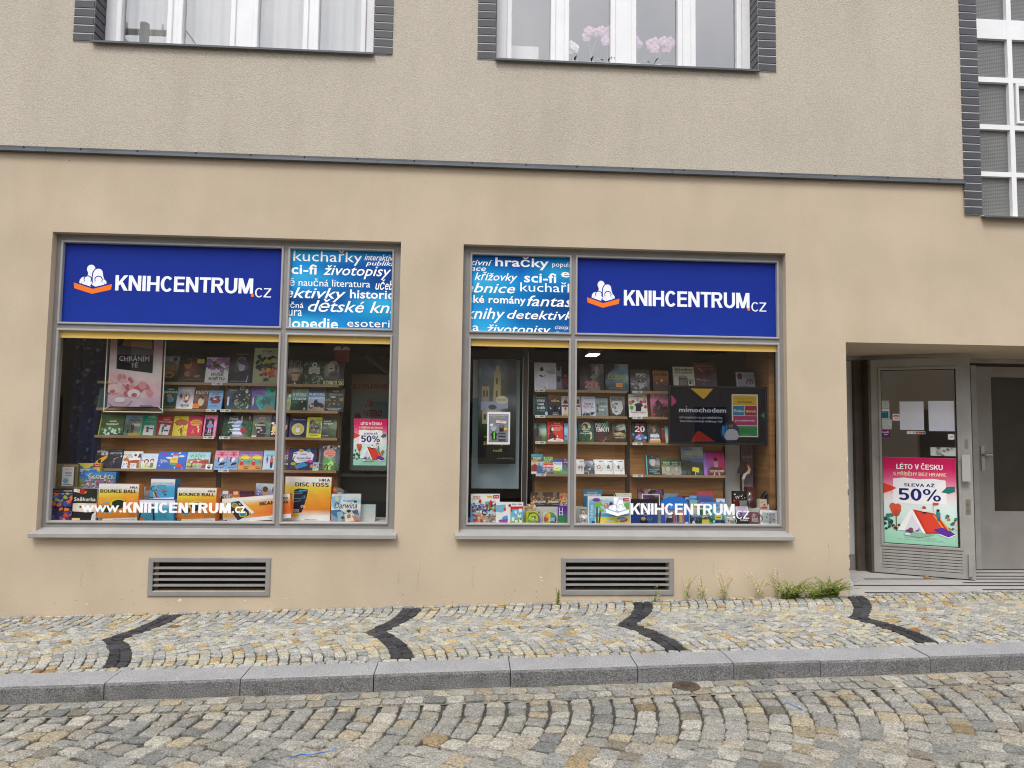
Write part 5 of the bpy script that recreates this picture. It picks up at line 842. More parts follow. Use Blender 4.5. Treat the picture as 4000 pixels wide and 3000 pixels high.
# ---- pavement: small setts in waves, with dark basalt bands
KERB_IN, KERB_OUT, KH = -1.475, -1.722, .108
pv = MB()
pv.add([(x, y, gz(x, y) - .017) for x, y in ((-9, KERB_IN), (11, KERB_IN), (11, .02), (-9, .02))], [(0, 1, 2, 3)])
pavement = tag(pv.build('pavement', M_joint), kind='structure')
rnd = random.Random(11)
CW = .0815
def wave(y):
    d = min(abs(y + .75), .72)
    return .27 * (1 - (1 - d / .72) ** 2)
def dwave(y):
    d = abs(y + .75)
    if d > .72: return 0.0
    s = .75 * (1 - d / .72) * (1 if y > -.75 else -1)
    return s * min(1, d / .12)
bands = [-4.93, -2.87, -.815, 1.2, 3.18, 5.2]         # x of each dark band at the wave's cusp
cells, dark = [], []
i0 = int(-8.6 / CW)
cols_x = []
nb = [round(b / CW) for b in bands]
for i in range(i0, int(10.6 / CW)):
    isdark = any(i in (b, b + 1) for b in nb)
    y = -.062 - rnd.uniform(0, .03)
    jx = rnd.uniform(-.005, .005)
    while y > -1.395:
        ln = rnd.uniform(.052, .098)
        if y - ln < -1.37: ln = y + 1.402
        if y > -.75 and y - ln < -.75:
            ln = y + .75 if y + .75 > .04 else ln
        y2 = y - ln
        g_ = rnd.uniform(.003, .0068)
        def corner(c, yy, gx, gy):
            sh = -dwave(yy) * CW * .75 * (c - .5)
            return ((i + c) * CW * (1 + .04 * (yy + .75)) + wave(yy) + gx, yy + sh + gy)
        q = [corner(0, y2, g_, g_), corner(1, y2, -g_, g_), corner(1, y, -g_, -g_), corner(0, y, g_, -g_)]
        q = [(a + rnd.uniform(-.004, .004), b + rnd.uniform(-.004, .004)) for a, b in q]
        q = [(a, min(max(b, KERB_IN + .066), -.055)) for a, b in q]
        if max(b for a, b in q) - min(b for a, b in q) > .018:
            if isdark:
                k = rnd.uniform(.7, 1.5)
                dark.append((q, [.042 * k, .042 * k, .045 * k]))
            else:
                cells.append((q, pick(PAL_P, rnd)))
        y = y2
for (ya, yb) in ((-.004, -.052), (KERB_IN + .063, KERB_IN + .004)):     # straight edging rows at wall and kerb
    x = -8.6
    while x < 10.6:
        ln = rnd.uniform(.06, .115)
        j = lambda: rnd.uniform(-.003, .003)
        cells.append(([(x + .004, yb + j()), (x + ln - .004, yb + j()), (x + ln - .004, ya + j()), (x + .004, ya + j())], pick(PAL_P, rnd)))
        x += ln
for q, c in cells:                                   # keep counter-clockwise order
    if sum(q[i - 1][0] * q[i][1] - q[i][0] * q[i - 1][1] for i in range(4)) < 0: q.reverse()
lay_stones(cells, gz, pavement, 'cobblestone', 'cobblestone_field', .012, rnd)
lay_stones(dark, gz, pavement, 'dark_cobblestone', 'dark_cobblestone_field', .012, rnd)

# ---- kerb of long granite stones
kb = MB()
kb.add([(x, y, gz(x, y) - KH - .02) for x, y in ((-9, KERB_OUT - .02), (11, KERB_OUT - .02), (11, KERB_IN + .01), (-9, KERB_IN + .01))], [(0, 1, 2, 3)])
kerb = tag(kb.build('kerb', M_joint), kind='structure')
kx = [-8.3, -7.1, -6.05, -4.95, -4.1, -3.22, -2.345, -1.477, -.608, .304, 1.169, 1.838, 2.45, 3.238, 4.16, 5.1, 6.2, 7.3, 8.4]
for a, b in zip(kx, kx[1:]):
    m = MB()
    a2, b2 = a + .0035, b - .0035
    dz = random.uniform(-.004, .004)
    dy = random.uniform(-.004, .004)
    n = 8
    prof = [(KERB_OUT + dy, -KH - .03), (KERB_OUT + dy + .004, -.016), (KERB_OUT + dy + .014, -.002), (KERB_OUT + dy + .03, 0), (KERB_IN - .004, .001), (KERB_IN, -.006), (KERB_IN, -.06)]
    vs, fs = [], []
    for k in range(n + 1):
        x = a2 + (b2 - a2) * k / n
        for (y, z) in prof:
            vs.append((x, y + random.uniform(-.001, .001), gz(x, y) + z + dz))
    P = len(prof)
    for k in range(n):
        for j in range(P - 1):
            fs.append((k * P + j, k * P + P + j, k * P + P + j + 1, k * P + j + 1))
    fs += [tuple(range(P)), tuple(range(n * P, n * P + P))[::-1]]
    m.add(vs, fs)
    ks = m.build('kerbstone', M_kerb, kerb)
    ks.data.materials.append(M_hewn_shade)
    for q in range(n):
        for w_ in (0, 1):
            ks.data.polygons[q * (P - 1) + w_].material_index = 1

# ---- road: larger setts in wide arcs, two straight gutter rows by the kerb
def rz(x, y): return gz(x, y) - KH - .004
rd = MB()
rd.add([(x, y, rz(x, y) - .019) for x, y in ((-14, -14), (16, -14), (16, -1.93), (-14, -1.93))], [(0, 1, 2, 3)])
road = tag(rd.build('road', M_joint), kind='structure')
gt = MB()
gx = [-9 + .05 * i for i in range(401)]
for a, b in zip(gx, gx[1:]):
    vs = [(x, y, rz(x, y) - .004 + .006 * (noise.noise(Vector((x * 9, y * 20, 0)))) + (.008 if y > -1.75 else -.006 if y < -1.93 else -.003)) for x in (a, b) for y in (-1.938 + .012 * noise.noise(Vector((x * 6, 0, 5))), -1.88, -1.80, KERB_OUT + .012)]
    gt.add(vs, [(j, 4 + j, 5 + j, j + 1) for j in range(3)])
gutter = tag(gt.build('gutter', M_gutter), kind='structure')
rnd = random.Random(23)
cells = []
for (ya, yb) in ((-1.737, -1.826), (-1.836, -1.928)):
    x = -8.4
    while x < 10:
        ln = rnd.uniform(.09, .15)
        j = lambda: rnd.uniform(-.006, .006)
        cells.append(([(x + .006, yb + j()), (x + ln - .006, yb + j()), (x + ln - .006, ya + j()), (x + .006, ya + j())], pick(PAL_R, rnd)))
        x += ln
def gut_z(x, y): return rz(x, y) + .005
cells = [c for c in cells if not (1.37 < sum(q[0] for q in c[0]) / 4 < 1.59 and sum(q[1] for q in c[0]) / 4 > -1.83)]
lay_stones(cells, gut_z, gutter, 'cobblestone', 'cobblestone_field', .006, rnd, limit=120)
RW = .134
cells = []
def rwave(y):
    d = -1.95 - y
    d = d - 2.1 * round(d / 2.1)
    return -.40 * d * d
def drwave(y):
    d = -1.95 - y
    d = d - 2.1 * round(d / 2.1)
    return .8 * d * min(1, (1.05 - abs(d)) / .15)
for i in range(int(-8 / RW), int(10 / RW)):
    y = -1.938 - rnd.uniform(0, .004)
    first = True
    while y > -4.6:
        ln = rnd.uniform(.085, .135)
        if first: ln = rnd.uniform(.06, .12)
        first = False
        y2 = y - ln
        g_ = rnd.uniform(.0065, .0115)
        def corner(c, yy, gx_, gy_):
            return ((i + c) * RW + rwave(yy) + gx_, yy - drwave(yy) * RW * .8 * (c - .5) + gy_)
        q = [corner(0, y2, g_, g_ * .8), corner(1, y2, -g_, g_ * .8), corner(1, y, -g_, -g_ * .8), corner(0, y, g_, -g_ * .8)]
        q = [(a + rnd.uniform(-.006, .006), min(b + rnd.uniform(-.006, .006), -1.937)) for a, b in q]
        if abs(sum(q[k - 1][0] * q[k][1] - q[k][0] * q[k - 1][1] for k in range(4))) > .006:
            cells.append((q, pick(PAL_R, rnd)))
        y = y2
lay_stones(cells, rz, road, 'cobblestone', 'cobblestone_field', .022, rnd, tilt=.007)

# small round iron cover in the gutter
M_rust = mat('rusty_iron', (.095, .07, .052), .8, metal=.3, var=.4, vscale=40, bump=.6, bscale=150)
vc = empty('valve_cover', (1.481, -1.80, rz(1.481, -1.80) - .002))
tag(vc, 'small round rusty iron cover set in the gutter by the kerb', 'valve cover')
m = MB().lathe([(.0, .008), (.05, .008), (.052, .005), (.058, .005), (.06, .010), (.088, .010), (.092, .006), (.092, -.03)], 0, 0, 28)
m.build('rim', M_rust, vc)
m = MB()
for k in range(-2, 3):
    m.box(-.035, .035, k * .013 - .003, k * .013 + .003, .008, .0115)
m.build('grip_ribs', M_rust, vc)

# ================================================================== BUILDING
M_low = mat('smooth_tan_render', (.525, .437, .323), .9, spec=.2, var=.09, vscale=1.3, bump=.12, bscale=40, vcol=((.475, .388, .278), 1.1, (.48, .85), (2.0, 1, .6)), grain=.05, gscale=90)
M_up = mat('roughcast_render', (.505, .46, .38), .95, spec=.15, var=.05, vscale=1.0, bump=.65, bscale=110, grain=.17, gscale=95, vcol=((.455, .41, .332), 1.3, (.5, .85), (2.4, 1, .45)))
M_strip = mat('slate_metal', (.085, .095, .105), .5, metal=.2, var=.2, vscale=3, bump=.08, bscale=60)
M_grey = mat('grey_frame_paint', (.25, .243, .235), .5, var=.09, vscale=6, bump=.07, bscale=130)
M_rim = mat('pale_grey_bead', (.345, .335, .322), .45, var=.08, vscale=7, bump=.05, bscale=120)
M_sill = mat('zinc_sill', (.315, .307, .295), .5, var=.1, vscale=5, bump=.06, bscale=70)
M_white = mat('white_window_paint', (.78, .79, .80), .4, var=.05, vscale=5)
M_tile = mat('slate_tile', (.048, .05, .058), .4, var=.2, vscale=9, bump=.08, bscale=90)
M_grout = mat('white_grout', (.68, .68, .66), .9)
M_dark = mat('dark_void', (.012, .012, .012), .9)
M_glass = glass_mat('shop_glass', 1.62, (.89, .90, .89))
M_glass_up = glass_mat('double_glazing', 3.6)
M_glass_door = glass_mat('door_glass', 2.5)

bld = tag(empty('building', (0, 0, 0)), 'tan rendered town building with bookshop windows, grey trim and slate tiled window surrounds', 'building')

def wall_mesh(x0, x1, z0, z1, holes, y, depth):
    """wall front at y with rectangular holes whose reveals run back by their own depth"""
    xs = sorted({x0, x1} | {h[0] for h in holes} | {h[1] for h in holes})
    zs = sorted({z0, z1} | {h[2] for h in holes} | {h[3] for h in holes})
    xs = [q for q in xs if x0 <= q <= x1]
    zs = [q for q in zs if z0 <= q <= z1]
    m = MB()
    for a, b in zip(xs, xs[1:]):
        for c, d in zip(zs, zs[1:]):
            mx, mz = (a + b) / 2, (c + d) / 2
            if any(h[0] < mx < h[1] and h[2] < mz < h[3] for h in holes): continue
            m.add([(a, y, c), (b, y, c), (b, y, d), (a, y, d)], [(0, 1, 2, 3)])
    for h in holes:
        a, b, c, d, dp = h
        a, b, c, d = max(a, x0), min(b, x1), max(c, z0), min(d, z1)
        e = y + dp
        if a > x0: m.add([(a, y, c), (a, y, d), (a, e, d), (a, e, c)], [(0, 1, 2, 3)])
        if b < x1: m.add([(b, y, c), (b, e, c), (b, e, d), (b, y, d)], [(0, 1, 2, 3)])
        if c > z0: m.add([(a, y, c), (a, e, c), (b, e, c), (b, y, c)], [(0, 1, 2, 3)])
        if d < z1: m.add([(a, y, d), (b, y, d), (b, e, d), (a, e, d)], [(0, 1, 2, 3)])
    return m

W1 = (-3.821, -.669, .768, 3.456)
W2 = (-.083, 3.028, .768, 3.450)
TW = (5.017, 7.6, 3.887)
ZM = 4.19
holes_low = [(W1[0], W1[1], .735, W1[3], .26), (W2[0], W2[1], .735, W2[3], .26), (3.613, 7.9, -.5, 2.596, 1.3), (TW[0], TW[1], TW[2], 9.4, .14), (-2.79, -1.805, .235, .488, .12), (.912, 1.877, .24, .492, .12)]
wall_mesh(-9, 11, -.5, ZM, holes_low, 0, 0).build('lower_wall', M_low, bld)
holes_up = [(-3.546, -.965, 5.25, 6.85, .24), (.19, 2.771, 5.25, 6.85, .24), (TW[0], TW[1], TW[2], 9.4, .14)]
wall_mesh(-9, 11, ZM, 9.4, holes_up, -.014, 0).build('upper_wall', M_up, bld)
MB().box(-9, 11, -.5, 6, 9.405, 9.62).build('eaves', M_strip, bld)
MB().box(-9, 11, 6.0, 6.2, -.5, 9.4).build('rear_wall', M_up, bld)
for nm, xx in (('side_wall', -9.2), ('side_wall', 11.0)):
    MB().box(xx, xx + .195, -.01, 6.0, -.5, 9.4).build(nm, M_up, bld)
m = MB()                                              # chipped paint at the doorway corner and flakes low on the wall
for k in range(26):
    z = random.uniform(.3, 1.5)
    m.add([(3.613 - random.uniform(.003, .012), -.0015, z), (3.6135, -.0015, z - .01), (3.6135, -.0015, z + random.uniform(.01, .04)), (3.606, -.0015, z + .02)], [(0, 1, 2, 3)])
for (x, z, w) in ((-2.55, .155, .05), (-1.98, .15, .02), (-1.62, .17, .015), (-.62, .13, .02), (.68, .36, .03), (.69, .33, .02), (.38, .2, .014), (-.2, .16, .012), (-3.35, .12, .02), (2.35, .42, .012)):
    pts = [(x + w * random.uniform(.3, .6) * math.cos(a), -.002, z + w * .35 * math.sin(a) * random.uniform(.4, 1)) for a in [q * .9 for q in range(7)]]
    m.add(pts, [tuple(range(7))])
tag(m.build('paint_chips', mat('bare_plaster', (.72, .66, .55), .95), bld), kind='stuff')

rnd = random.Random(31)
m = MB()
for (x, z, ln) in ((-.42, .5, .28), (-.62, .42, .12), (.05, .46, .2), (2.3, .5, .14), (-3.4, .4, .12), (3.42, .7, .2)):
    p = [x, z]
    for k in range(9):
        q = [p[0] + rnd.uniform(-.008, .008), p[1] - ln / 9]
        w = rnd.uniform(.0003, .0009)
        m.add([(p[0] - w, -.0012, p[1]), (q[0] - w, -.0012, q[1]), (q[0] + w, -.0012, q[1]), (p[0] + w, -.0012, p[1])], [(0, 1, 2, 3)])
        p = q
for k in range(70):
    x, z = rnd.uniform(-4, 3.5), rnd.choice([rnd.uniform(.1, .5), rnd.uniform(.1, .25), 4.17 - abs(rnd.gauss(0, .03))])
    if z < gz(x, 0) + .02: continue
    w = rnd.uniform(.002, .006)
    m.add([(x - w, -.0012, z), (x, -.0012, z - w * rnd.uniform(.3, 2)), (x + w, -.0012, z), (x, -.0012, z + w * .5)], [(0, 1, 2, 3)])
tag(m.build('hairline_cracks', mat('crack_dirt', (.16, .12, .08), .95), bld), kind='stuff')

# metal strip along the storey line
st = empty('metal_strip', (0, 0, 0), bld)
for a, b in ((-9, -3.9), (-3.896, -.9), (-.896, 1.9), (1.904, 4.832)):
    m = MB().prism([(-.016, 4.238), (-.03, 4.236), (-.03, 4.214), (-.045, 4.206), (-.047, 4.186), (-.038, 4.182), (-.005, 4.182), (-.005, 4.238)], a, b)
    m.build('strip_length', M_strip, st)
bolt = MB().cyl((0, -.031, 0), (0, -.036, 0), .007, .006, 8).mesh('bolt', M_dark)
x = -8.6
while x < 4.8:
    inst('bolt', bolt, st, (x, 0, 4.226))
    x += .51 + random.uniform(-.04, .04)

# slate tiles beside the upper windows: one part per course
tile_w = {}
def tile_column(name, x0, x1, z0, z1, yf=-.026, side=None):
    """upright band of tiles; side = (x, y0, y1, facing) adds reveal tiles"""
    p = empty(name, (0, 0, 0), bld)
    MB().box(x0 + .001, x1 - .001, yf + .006, -.0141, z0 - .002, z1).build('grout_bed', M_grout, p)
    pitch = .0795
    n = int((z1 - z0) / pitch)
    w = x1 - x0
    key = round(w, 3)
    if key not in tile_w:
        b = .004
        vs = [(0, .008, 0), (w, .008, 0), (w, .008, pitch - .007), (0, .008, pitch - .007), (b, 0, b), (w - b, 0, b), (w - b, 0, pitch - .007 - b), (b, 0, pitch - .007 - b)]
        tile_w[key] = MB().add(vs, [(4, 5, 6, 7), (0, 1, 5, 4), (1, 2, 6, 5), (2, 3, 7, 6), (3, 0, 4, 7)]).mesh('tile', M_tile)
    for i in range(n):
        inst('tile', tile_w[key], p, (x0, yf + random.uniform(-.0012, .0012), z0 + i * pitch), (random.uniform(-.006, .006), 0, 0))
    if side:
        sx, y0, y1, fc = side
        MB().box(min(sx, sx - fc * .004), max(sx, sx - fc * .004), y0, y1, z0, z1).build('grout_bed', M_grout, p)
        key = ('s', round(y1 - y0, 3), fc)
        if key not in tile_w:
            d = y1 - y0
            b = .004
            q = [(0, 0), (d, 0), (d, pitch - .007), (0, pitch - .007)]
            i4 = [(b, b), (d - b, b), (d - b, pitch - .007 - b), (b, pitch - .007 - b)]
            vs = [(0, y, z) for y, z in q] + [(fc * .008, y, z) for y, z in i4]
            fs = [(4, 5, 6, 7), (0, 1, 5, 4), (1, 2, 6, 5), (2, 3, 7, 6), (3, 0, 4, 7)]
            tile_w[key] = MB().add(vs, fs if fc > 0 else [f[::-1] for f in fs]).mesh('tile', M_tile)
        for i in range(n):
            inst('tile', tile_w[key], p, (sx, y0, z0 + i * pitch + .02))
TZ = 6.84
tile_column('tile_surround', -3.728, -3.5465, 5.252, TZ, side=(-3.546, -.012, .165, 1))
tile_column('tile_surround', -.9645, -.79, 5.25, TZ, side=(-.965, -.012, .165, -1))
tile_column('tile_surround', .016, .1895, 5.25, TZ, side=(.19, -.012, .165, 1))
tile_column('tile_surround', 2.7715, 2.949, 5.25, TZ, side=(2.771, -.012, .165, -1))
tile_column('tile_surround', 4.835, 5.0165, 3.889, 9.3, yf=-.024)

# ---- upper windows
def upper_window(name, x0, x1, zb, zt, posts, label):
    w = tag(empty(name, (0, 0, 0), bld), label)
    y = .165
    fr = MB()
    fr.box(x0, x1, y, y + .07, zb, zb + .045)
    fr.box(x0, x1, y, y + .07, zt - .05, zt)
    for (a, b) in posts:
        fr.box(a, b, y + .0005, y + .069, zb + .045, zt - .05)
    fr.build('frame', M_white, w)
    gaps = [(posts[i][1], posts[i + 1][0]) for i in range(len(posts) - 1)]
    for a, b in gaps:
        s = MB().ring(a - .012, b + .012, zb + .03, zt - .035, .05, y - .018, y + .05, .006)
        s.build('sash', M_white, w)
        MB().add([(a + .034, y + .03, zb + .075), (b - .034, y + .03, zb + .075), (b - .034, y + .03, zt - .08), (a + .034, y + .03, zt - .08)], [(0, 1, 2, 3)]).build('pane', M_glass_up, w)
    sl = MB().prism([(-.055, zb - .012), (-.055, zb - .03), (-.046, zb - .034), (-.043, zb - .018), (.17, zb + .002), (.17, zb + .012)], x0 - .012, x1 + .012)
    sl.build('sill', M_strip, w)
    return w
U1, U2 = (-3.546, -.965), (.19, 2.771)
upper_window('upper_window', U1[0] + .009, U1[1] - .009, 5.262, 6.85, [(-3.537, -3.425), (-2.925, -2.855), (-2.33, -2.145), (-1.64, -1.565), (-1.085, -.974)], 'white four-pane window with drawn curtains')
upper_window('upper_window', U2[0] + .009, U2[1] - .009, 5.262, 6.85, [(.199, .315), (.775, .885), (1.375, 1.56), (2.055, 2.165), (2.66, 2.762)], 'white four-pane window with orchids behind the glass')
# rooms behind
M_room = mat('room_wall', (.55, .53, .5), .9)
for (a, b) in (U1, U2):
    m = MB()
    a2, b2 = a - .5, b + .5
    m.add([(a2, 2.6, 4.9), (b2, 2.6, 4.9), (b2, 2.6, 7.2), (a2, 2.6, 7.2), (a2, .26, 4.9), (b2, .26, 4.9), (b2, .26, 7.2), (a2, .26, 7.2)],
          [(0, 3, 2, 1), (4, 0, 1, 5), (7, 6, 2, 3), (4, 7, 3, 0), (5, 1, 2, 6)])
    tag(m.build('interior_wall', M_room), kind='structure')
M_curt = mat('voile_curtain', (.50, .52, .50), .9, var=.05, vscale=3)
cu = MB()
n = 160
for k in range(n + 1):
    x = -3.5 + 2.5 * k / n
    y = .36 + .016 * math.sin(k * .9) + .01 * math.sin(k * .37)
    cu.v += [(x, y, 5.2), (x, y, 6.86)]
    cu.c += [None, None]
    if k: cu.f.append((2 * k - 2, 2 * k, 2 * k + 1, 2 * k - 1))
tag(cu.build('curtain', M_curt, smooth=True), 'pale vertical curtain drawn behind the left upper window', 'curtain')

# tall gridded stair window on the right
tw = tag(empty('stair_window', (0, 0, 0), bld), 'tall white gridded stair window with ribbed grey glass')
y = .10
fr = MB()
vx = [5.02, 5.045, 5.412, 5.462, 5.9, 5.95, 6.4, 6.45, 6.9, 6.95, 7.55, 7.6]
for a, b in zip(vx[0::2], vx[1::2]):
    fr.box(a, b, y - .02, y + .05, 3.89, 9.38)
hz = [(3.892, 3.915), (4.318, 4.366), (4.805, 4.855), (5.297, 5.35), (5.755, 5.96), (6.35, 6.4), (6.85, 6.9), (7.4, 7.6), (8.1, 8.15), (8.7, 8.75), (9.3, 9.38)]
for a, b in hz:
    fr.box(5.02, 7.6, y - .018, y + .05, a, b)
fr.build('frame', M_white, tw)
MB().ring(5.485, 5.895, 4.87, 5.29, .03, y - .03, y + .02, .006).build('sash', M_white, tw)
M_rib = mat('ribbed_wired_glass', (.15, .155, .15), .35, var=.15, vscale=3)
nt = M_rib.node_tree                                  # fine ribs cast into the glass
wv = nt.nodes.new('ShaderNodeTexWave'); wv.bands_direction = 'Z'; wv.inputs['Scale'].default_value = 22
wv2 = nt.nodes.new('ShaderNodeTexWave'); wv2.bands_direction = 'X'; wv2.inputs['Scale'].default_value = 16
tcn = nt.nodes.new('ShaderNodeTexCoord'); bp = nt.nodes.new('ShaderNodeBump'); ad = nt.nodes.new('ShaderNodeMath'); ad.operation = 'ADD'
bp.inputs['Strength'].default_value = .18; bp.inputs['Distance'].default_value = .01
nt.links.new(tcn.outputs['Object'], wv.inputs['Vector']); nt.links.new(tcn.outputs['Object'], wv2.inputs['Vector'])
nt.links.new(wv.outputs['Fac'], ad.inputs[0]); nt.links.new(wv2.outputs['Fac'], ad.inputs[1])
nt.links.new(ad.outputs[0], bp.inputs['Height']); nt.links.new(bp.outputs[0], nt.nodes['Principled BSDF'].inputs['Normal'])
for (xa, xb) in zip(vx[1::2], vx[2::2]):
    for (za, zb) in zip(hz, hz[1:]):
        MB().box(xa, xb, y + .02, y + .028, za[1], zb[0]).build('pane', M_rib, tw)
MB().prism([(-.06, 3.868), (-.06, 3.852), (-.05, 3.85), (-.046, 3.862), (.12, 3.878), (.12, 3.886)], 5.012, 7.62).build('sill', M_strip, tw)
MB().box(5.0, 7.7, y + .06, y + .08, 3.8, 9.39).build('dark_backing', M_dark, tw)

# ---- shop windows: grey steel frame, bead round each pane, zinc sill
def shop_window(W, panes, ztop, label):
    x0, x1, z0, z1 = W
    w = tag(empty('shop_window', (0, 0, 0), bld), label)
    yf = .075
    holes = []
    for (a, b) in panes:
        holes.append((a + .012, b - .012, .834, 2.568, .05))
        holes.append((a + .012, b - .012, 2.633, ztop - .012, .05))
    wall_mesh(x0, x1, z0 + .012, z1, holes, yf, 0).build('frame', M_grey, w)
    for (a, b) in panes:
        MB().ring(a, b, .822, 2.580, .019, yf - .016, yf + .04, .004).build('glazing_bead', M_rim, w)
        MB().ring(a, b, 2.621, ztop, .019, yf - .016, yf + .04, .004).build('glazing_bead', M_rim, w)
        MB().add([(a + .013, .1, .836), (b - .013, .1, .836), (b - .013, .1, 2.566), (a + .013, .1, 2.566)], [(0, 1, 2, 3)]).build('pane', M_glass, w)
    MB().prism([(-.062, .742), (-.062, .712), (-.054, .708), (-.05, .728), (.074, .766), (.074, .782)], x0 - .03, x1 + .025).build('sill', M_sill, w)
    rv = MB().cyl((0, 0, 0), (0, 0, .005), .007, .004, 8).mesh('rivet', M_sill)
    k = int((x1 - x0) / .34)
    for i in range(k):
        inst('rivet', rv, w, (x0 + .2 + i * (x1 - x0 - .35) / (k - 1), .05, .7735))
    return w
P1 = [(-3.776, -1.762), (-1.722, -.735)]
P2 = [(-.018, .955), (.991, 2.987)]
SW1 = shop_window(W1, P1, 3.398, 'grey framed bookshop window with the web address lettering')
SW2 = shop_window(W2, P2, 3.390, 'grey framed bookshop window with the television and logo lettering')

# ---- cellar grilles
def grille(x0, x1, z0, z1, label):
    g = tag(empty('cellar_grille', (0, 0, 0), bld), label)
    MB().ring(x0, x1, z0, z1, .042, -.014, .03, .004).build('frame', M_grey, g)
    n = 4
    zs = z0 + .042
    pitch = (z1 - z0 - .084) / 5
    for i in range(n):
        zc = zs + pitch * (i + 1)
        MB().prism([(-.006, zc - .009), (-.005, zc + .004), (.022, zc + .010), (.022, zc + .006), (.0, zc - .001), (-.001, zc - .010)][::-1], x0 + .04, x1 - .04).build('slat', M_grey, g)
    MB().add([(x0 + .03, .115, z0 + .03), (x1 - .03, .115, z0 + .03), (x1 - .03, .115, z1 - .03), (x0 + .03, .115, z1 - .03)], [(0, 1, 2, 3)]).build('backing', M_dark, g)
grille(-2.832, -1.764, .192, .530, 'grey slatted cellar grille under the window with the web address')
grille(.868, 1.920, .199, .535, 'grey slatted cellar grille under the window with the television')

# ================================================================== DOORWAY
M_slab = mat('granite_slab', (.42, .41, .395), .7, spec=.4, var=.1, vscale=3, grain=.4, gscale=240)
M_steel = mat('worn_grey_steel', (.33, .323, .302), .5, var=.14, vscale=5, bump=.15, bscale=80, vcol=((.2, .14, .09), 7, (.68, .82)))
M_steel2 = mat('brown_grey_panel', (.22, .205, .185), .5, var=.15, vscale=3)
M_pale = mat('pale_panel', (.48, .49, .48), .6, var=.06, vscale=3)
M_rubber = mat('black_strip', (.02, .02, .02), .8)
FZ = .2
fl = tag(empty('doorway_floor'), kind='structure')
m = MB().box(3.57, 7.9, -.03, 2.6, -.3, FZ - .006)
m.build('bedding', M_slab, fl)
yr = [-.028, .36, .78, 1.3]
k = 0
for a, b in zip(yr, yr[1:]):
    x = 3.58 + .31 * (k % 2)
    xs_ = [3.572] + [x + .62 * i for i in range(1, 7)]
    for p, q in zip(xs_, xs_[1:]):
        MB().box(p + .0015, q - .0015, a + .0015, b - .0015, FZ - .03, FZ + random.uniform(-.0008, .0008)).build('floor_slab', M_slab, fl)
    k += 1
for (yy, xa) in ((.07, 3.8), (.2, 5.07), (.39, 3.8), (.52, 5.1), (.70, 4.15), (.85, 5.3), (1.03, 5.3)):
    MB().box(xa, 7.2, yy - .016, yy + .016, FZ, FZ + .004).build('grip_strip', M_rubber, fl)
MB().box(3.606, 3.64, -.012, .02, FZ, FZ + .115).build('corner_guard', M_pale, fl)

dw = tag(empty('entrance_partition', (0, 0, 0), bld), 'grey steel entrance partition with fixed glazed door')
YB = 1.2
MB().box(3.62, 4.42, YB, YB + .04, FZ + .17, 2.545).build('side_panel', M_pale, dw)
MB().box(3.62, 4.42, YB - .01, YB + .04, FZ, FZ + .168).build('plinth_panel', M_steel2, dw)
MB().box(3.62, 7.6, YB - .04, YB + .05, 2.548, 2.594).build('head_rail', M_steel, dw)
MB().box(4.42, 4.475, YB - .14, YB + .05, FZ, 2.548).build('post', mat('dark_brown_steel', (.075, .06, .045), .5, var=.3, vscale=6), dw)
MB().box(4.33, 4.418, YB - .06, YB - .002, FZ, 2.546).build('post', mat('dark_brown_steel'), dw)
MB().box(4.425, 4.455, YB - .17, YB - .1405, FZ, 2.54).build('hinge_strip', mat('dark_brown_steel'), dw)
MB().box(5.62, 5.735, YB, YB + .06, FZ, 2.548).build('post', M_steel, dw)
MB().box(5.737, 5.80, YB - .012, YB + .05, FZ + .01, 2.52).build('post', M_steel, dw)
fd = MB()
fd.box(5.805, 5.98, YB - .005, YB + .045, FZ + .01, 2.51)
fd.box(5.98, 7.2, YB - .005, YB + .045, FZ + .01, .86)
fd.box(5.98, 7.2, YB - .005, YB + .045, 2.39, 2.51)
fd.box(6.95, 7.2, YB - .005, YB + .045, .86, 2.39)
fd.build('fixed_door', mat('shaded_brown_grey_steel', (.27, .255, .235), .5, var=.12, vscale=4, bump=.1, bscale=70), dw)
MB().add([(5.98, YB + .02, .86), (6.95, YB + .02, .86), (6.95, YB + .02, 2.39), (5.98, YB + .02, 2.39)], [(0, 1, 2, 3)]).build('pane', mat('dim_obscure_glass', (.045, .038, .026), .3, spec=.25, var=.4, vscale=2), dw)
kn = MB()
kn.box(5.83, 5.87, YB - .018, YB - .006, 1.32, 1.60)
kn.build('lock_plate', mat('brushed_metal', (.42, .40, .37), .35, metal=.9), dw)
kn = MB().cyl((5.85, YB - .018, 1.5), (5.85, YB - .06, 1.5), .012, .012, 10).cyl((5.85, YB - .05, 1.5), (5.93, YB - .055, 1.5), .016, .018, 10)
kn.build('door_handle', mat('brushed_metal'), dw)

# open leaf: hinged on the left, swung out towards the street
LW, LH = .95, 2.33
leaf = tag(empty('entrance_door', (4.452, 1.035, FZ + .012), bld), 'worn grey steel glazed door leaf standing open')
leaf.rotation_euler = (0, 0, R(-26.5))
d = MB()
T = .045
d.box(0, .085, 0, T, 0, LH)
d.box(LW - .115, LW, 0, T, 0, LH)
d.box(.085, LW - .115, 0, T, LH - .10, LH)
d.box(.085, LW - .115, 0, T, 0, .055)
d.box(.085, LW - .115, 0, T, .255, .30)
d.build('frame', M_steel, leaf)
MB().ring(.075, LW - .105, .29, LH - .088, .028, -.012, .02, .004).build('glazing_bead', M_steel, leaf)
MB().add([(.09, .02, .305), (LW - .12, .02, .305), (LW - .12, .02, LH - .105), (.09, .02, LH - .105)], [(0, 1, 2, 3)]).build('pane', M_glass_door, leaf)
MB().ring(.098, LW - .128, .314, LH - .112, .011, .004, .018, .002).build('gasket', M_rubber, leaf)
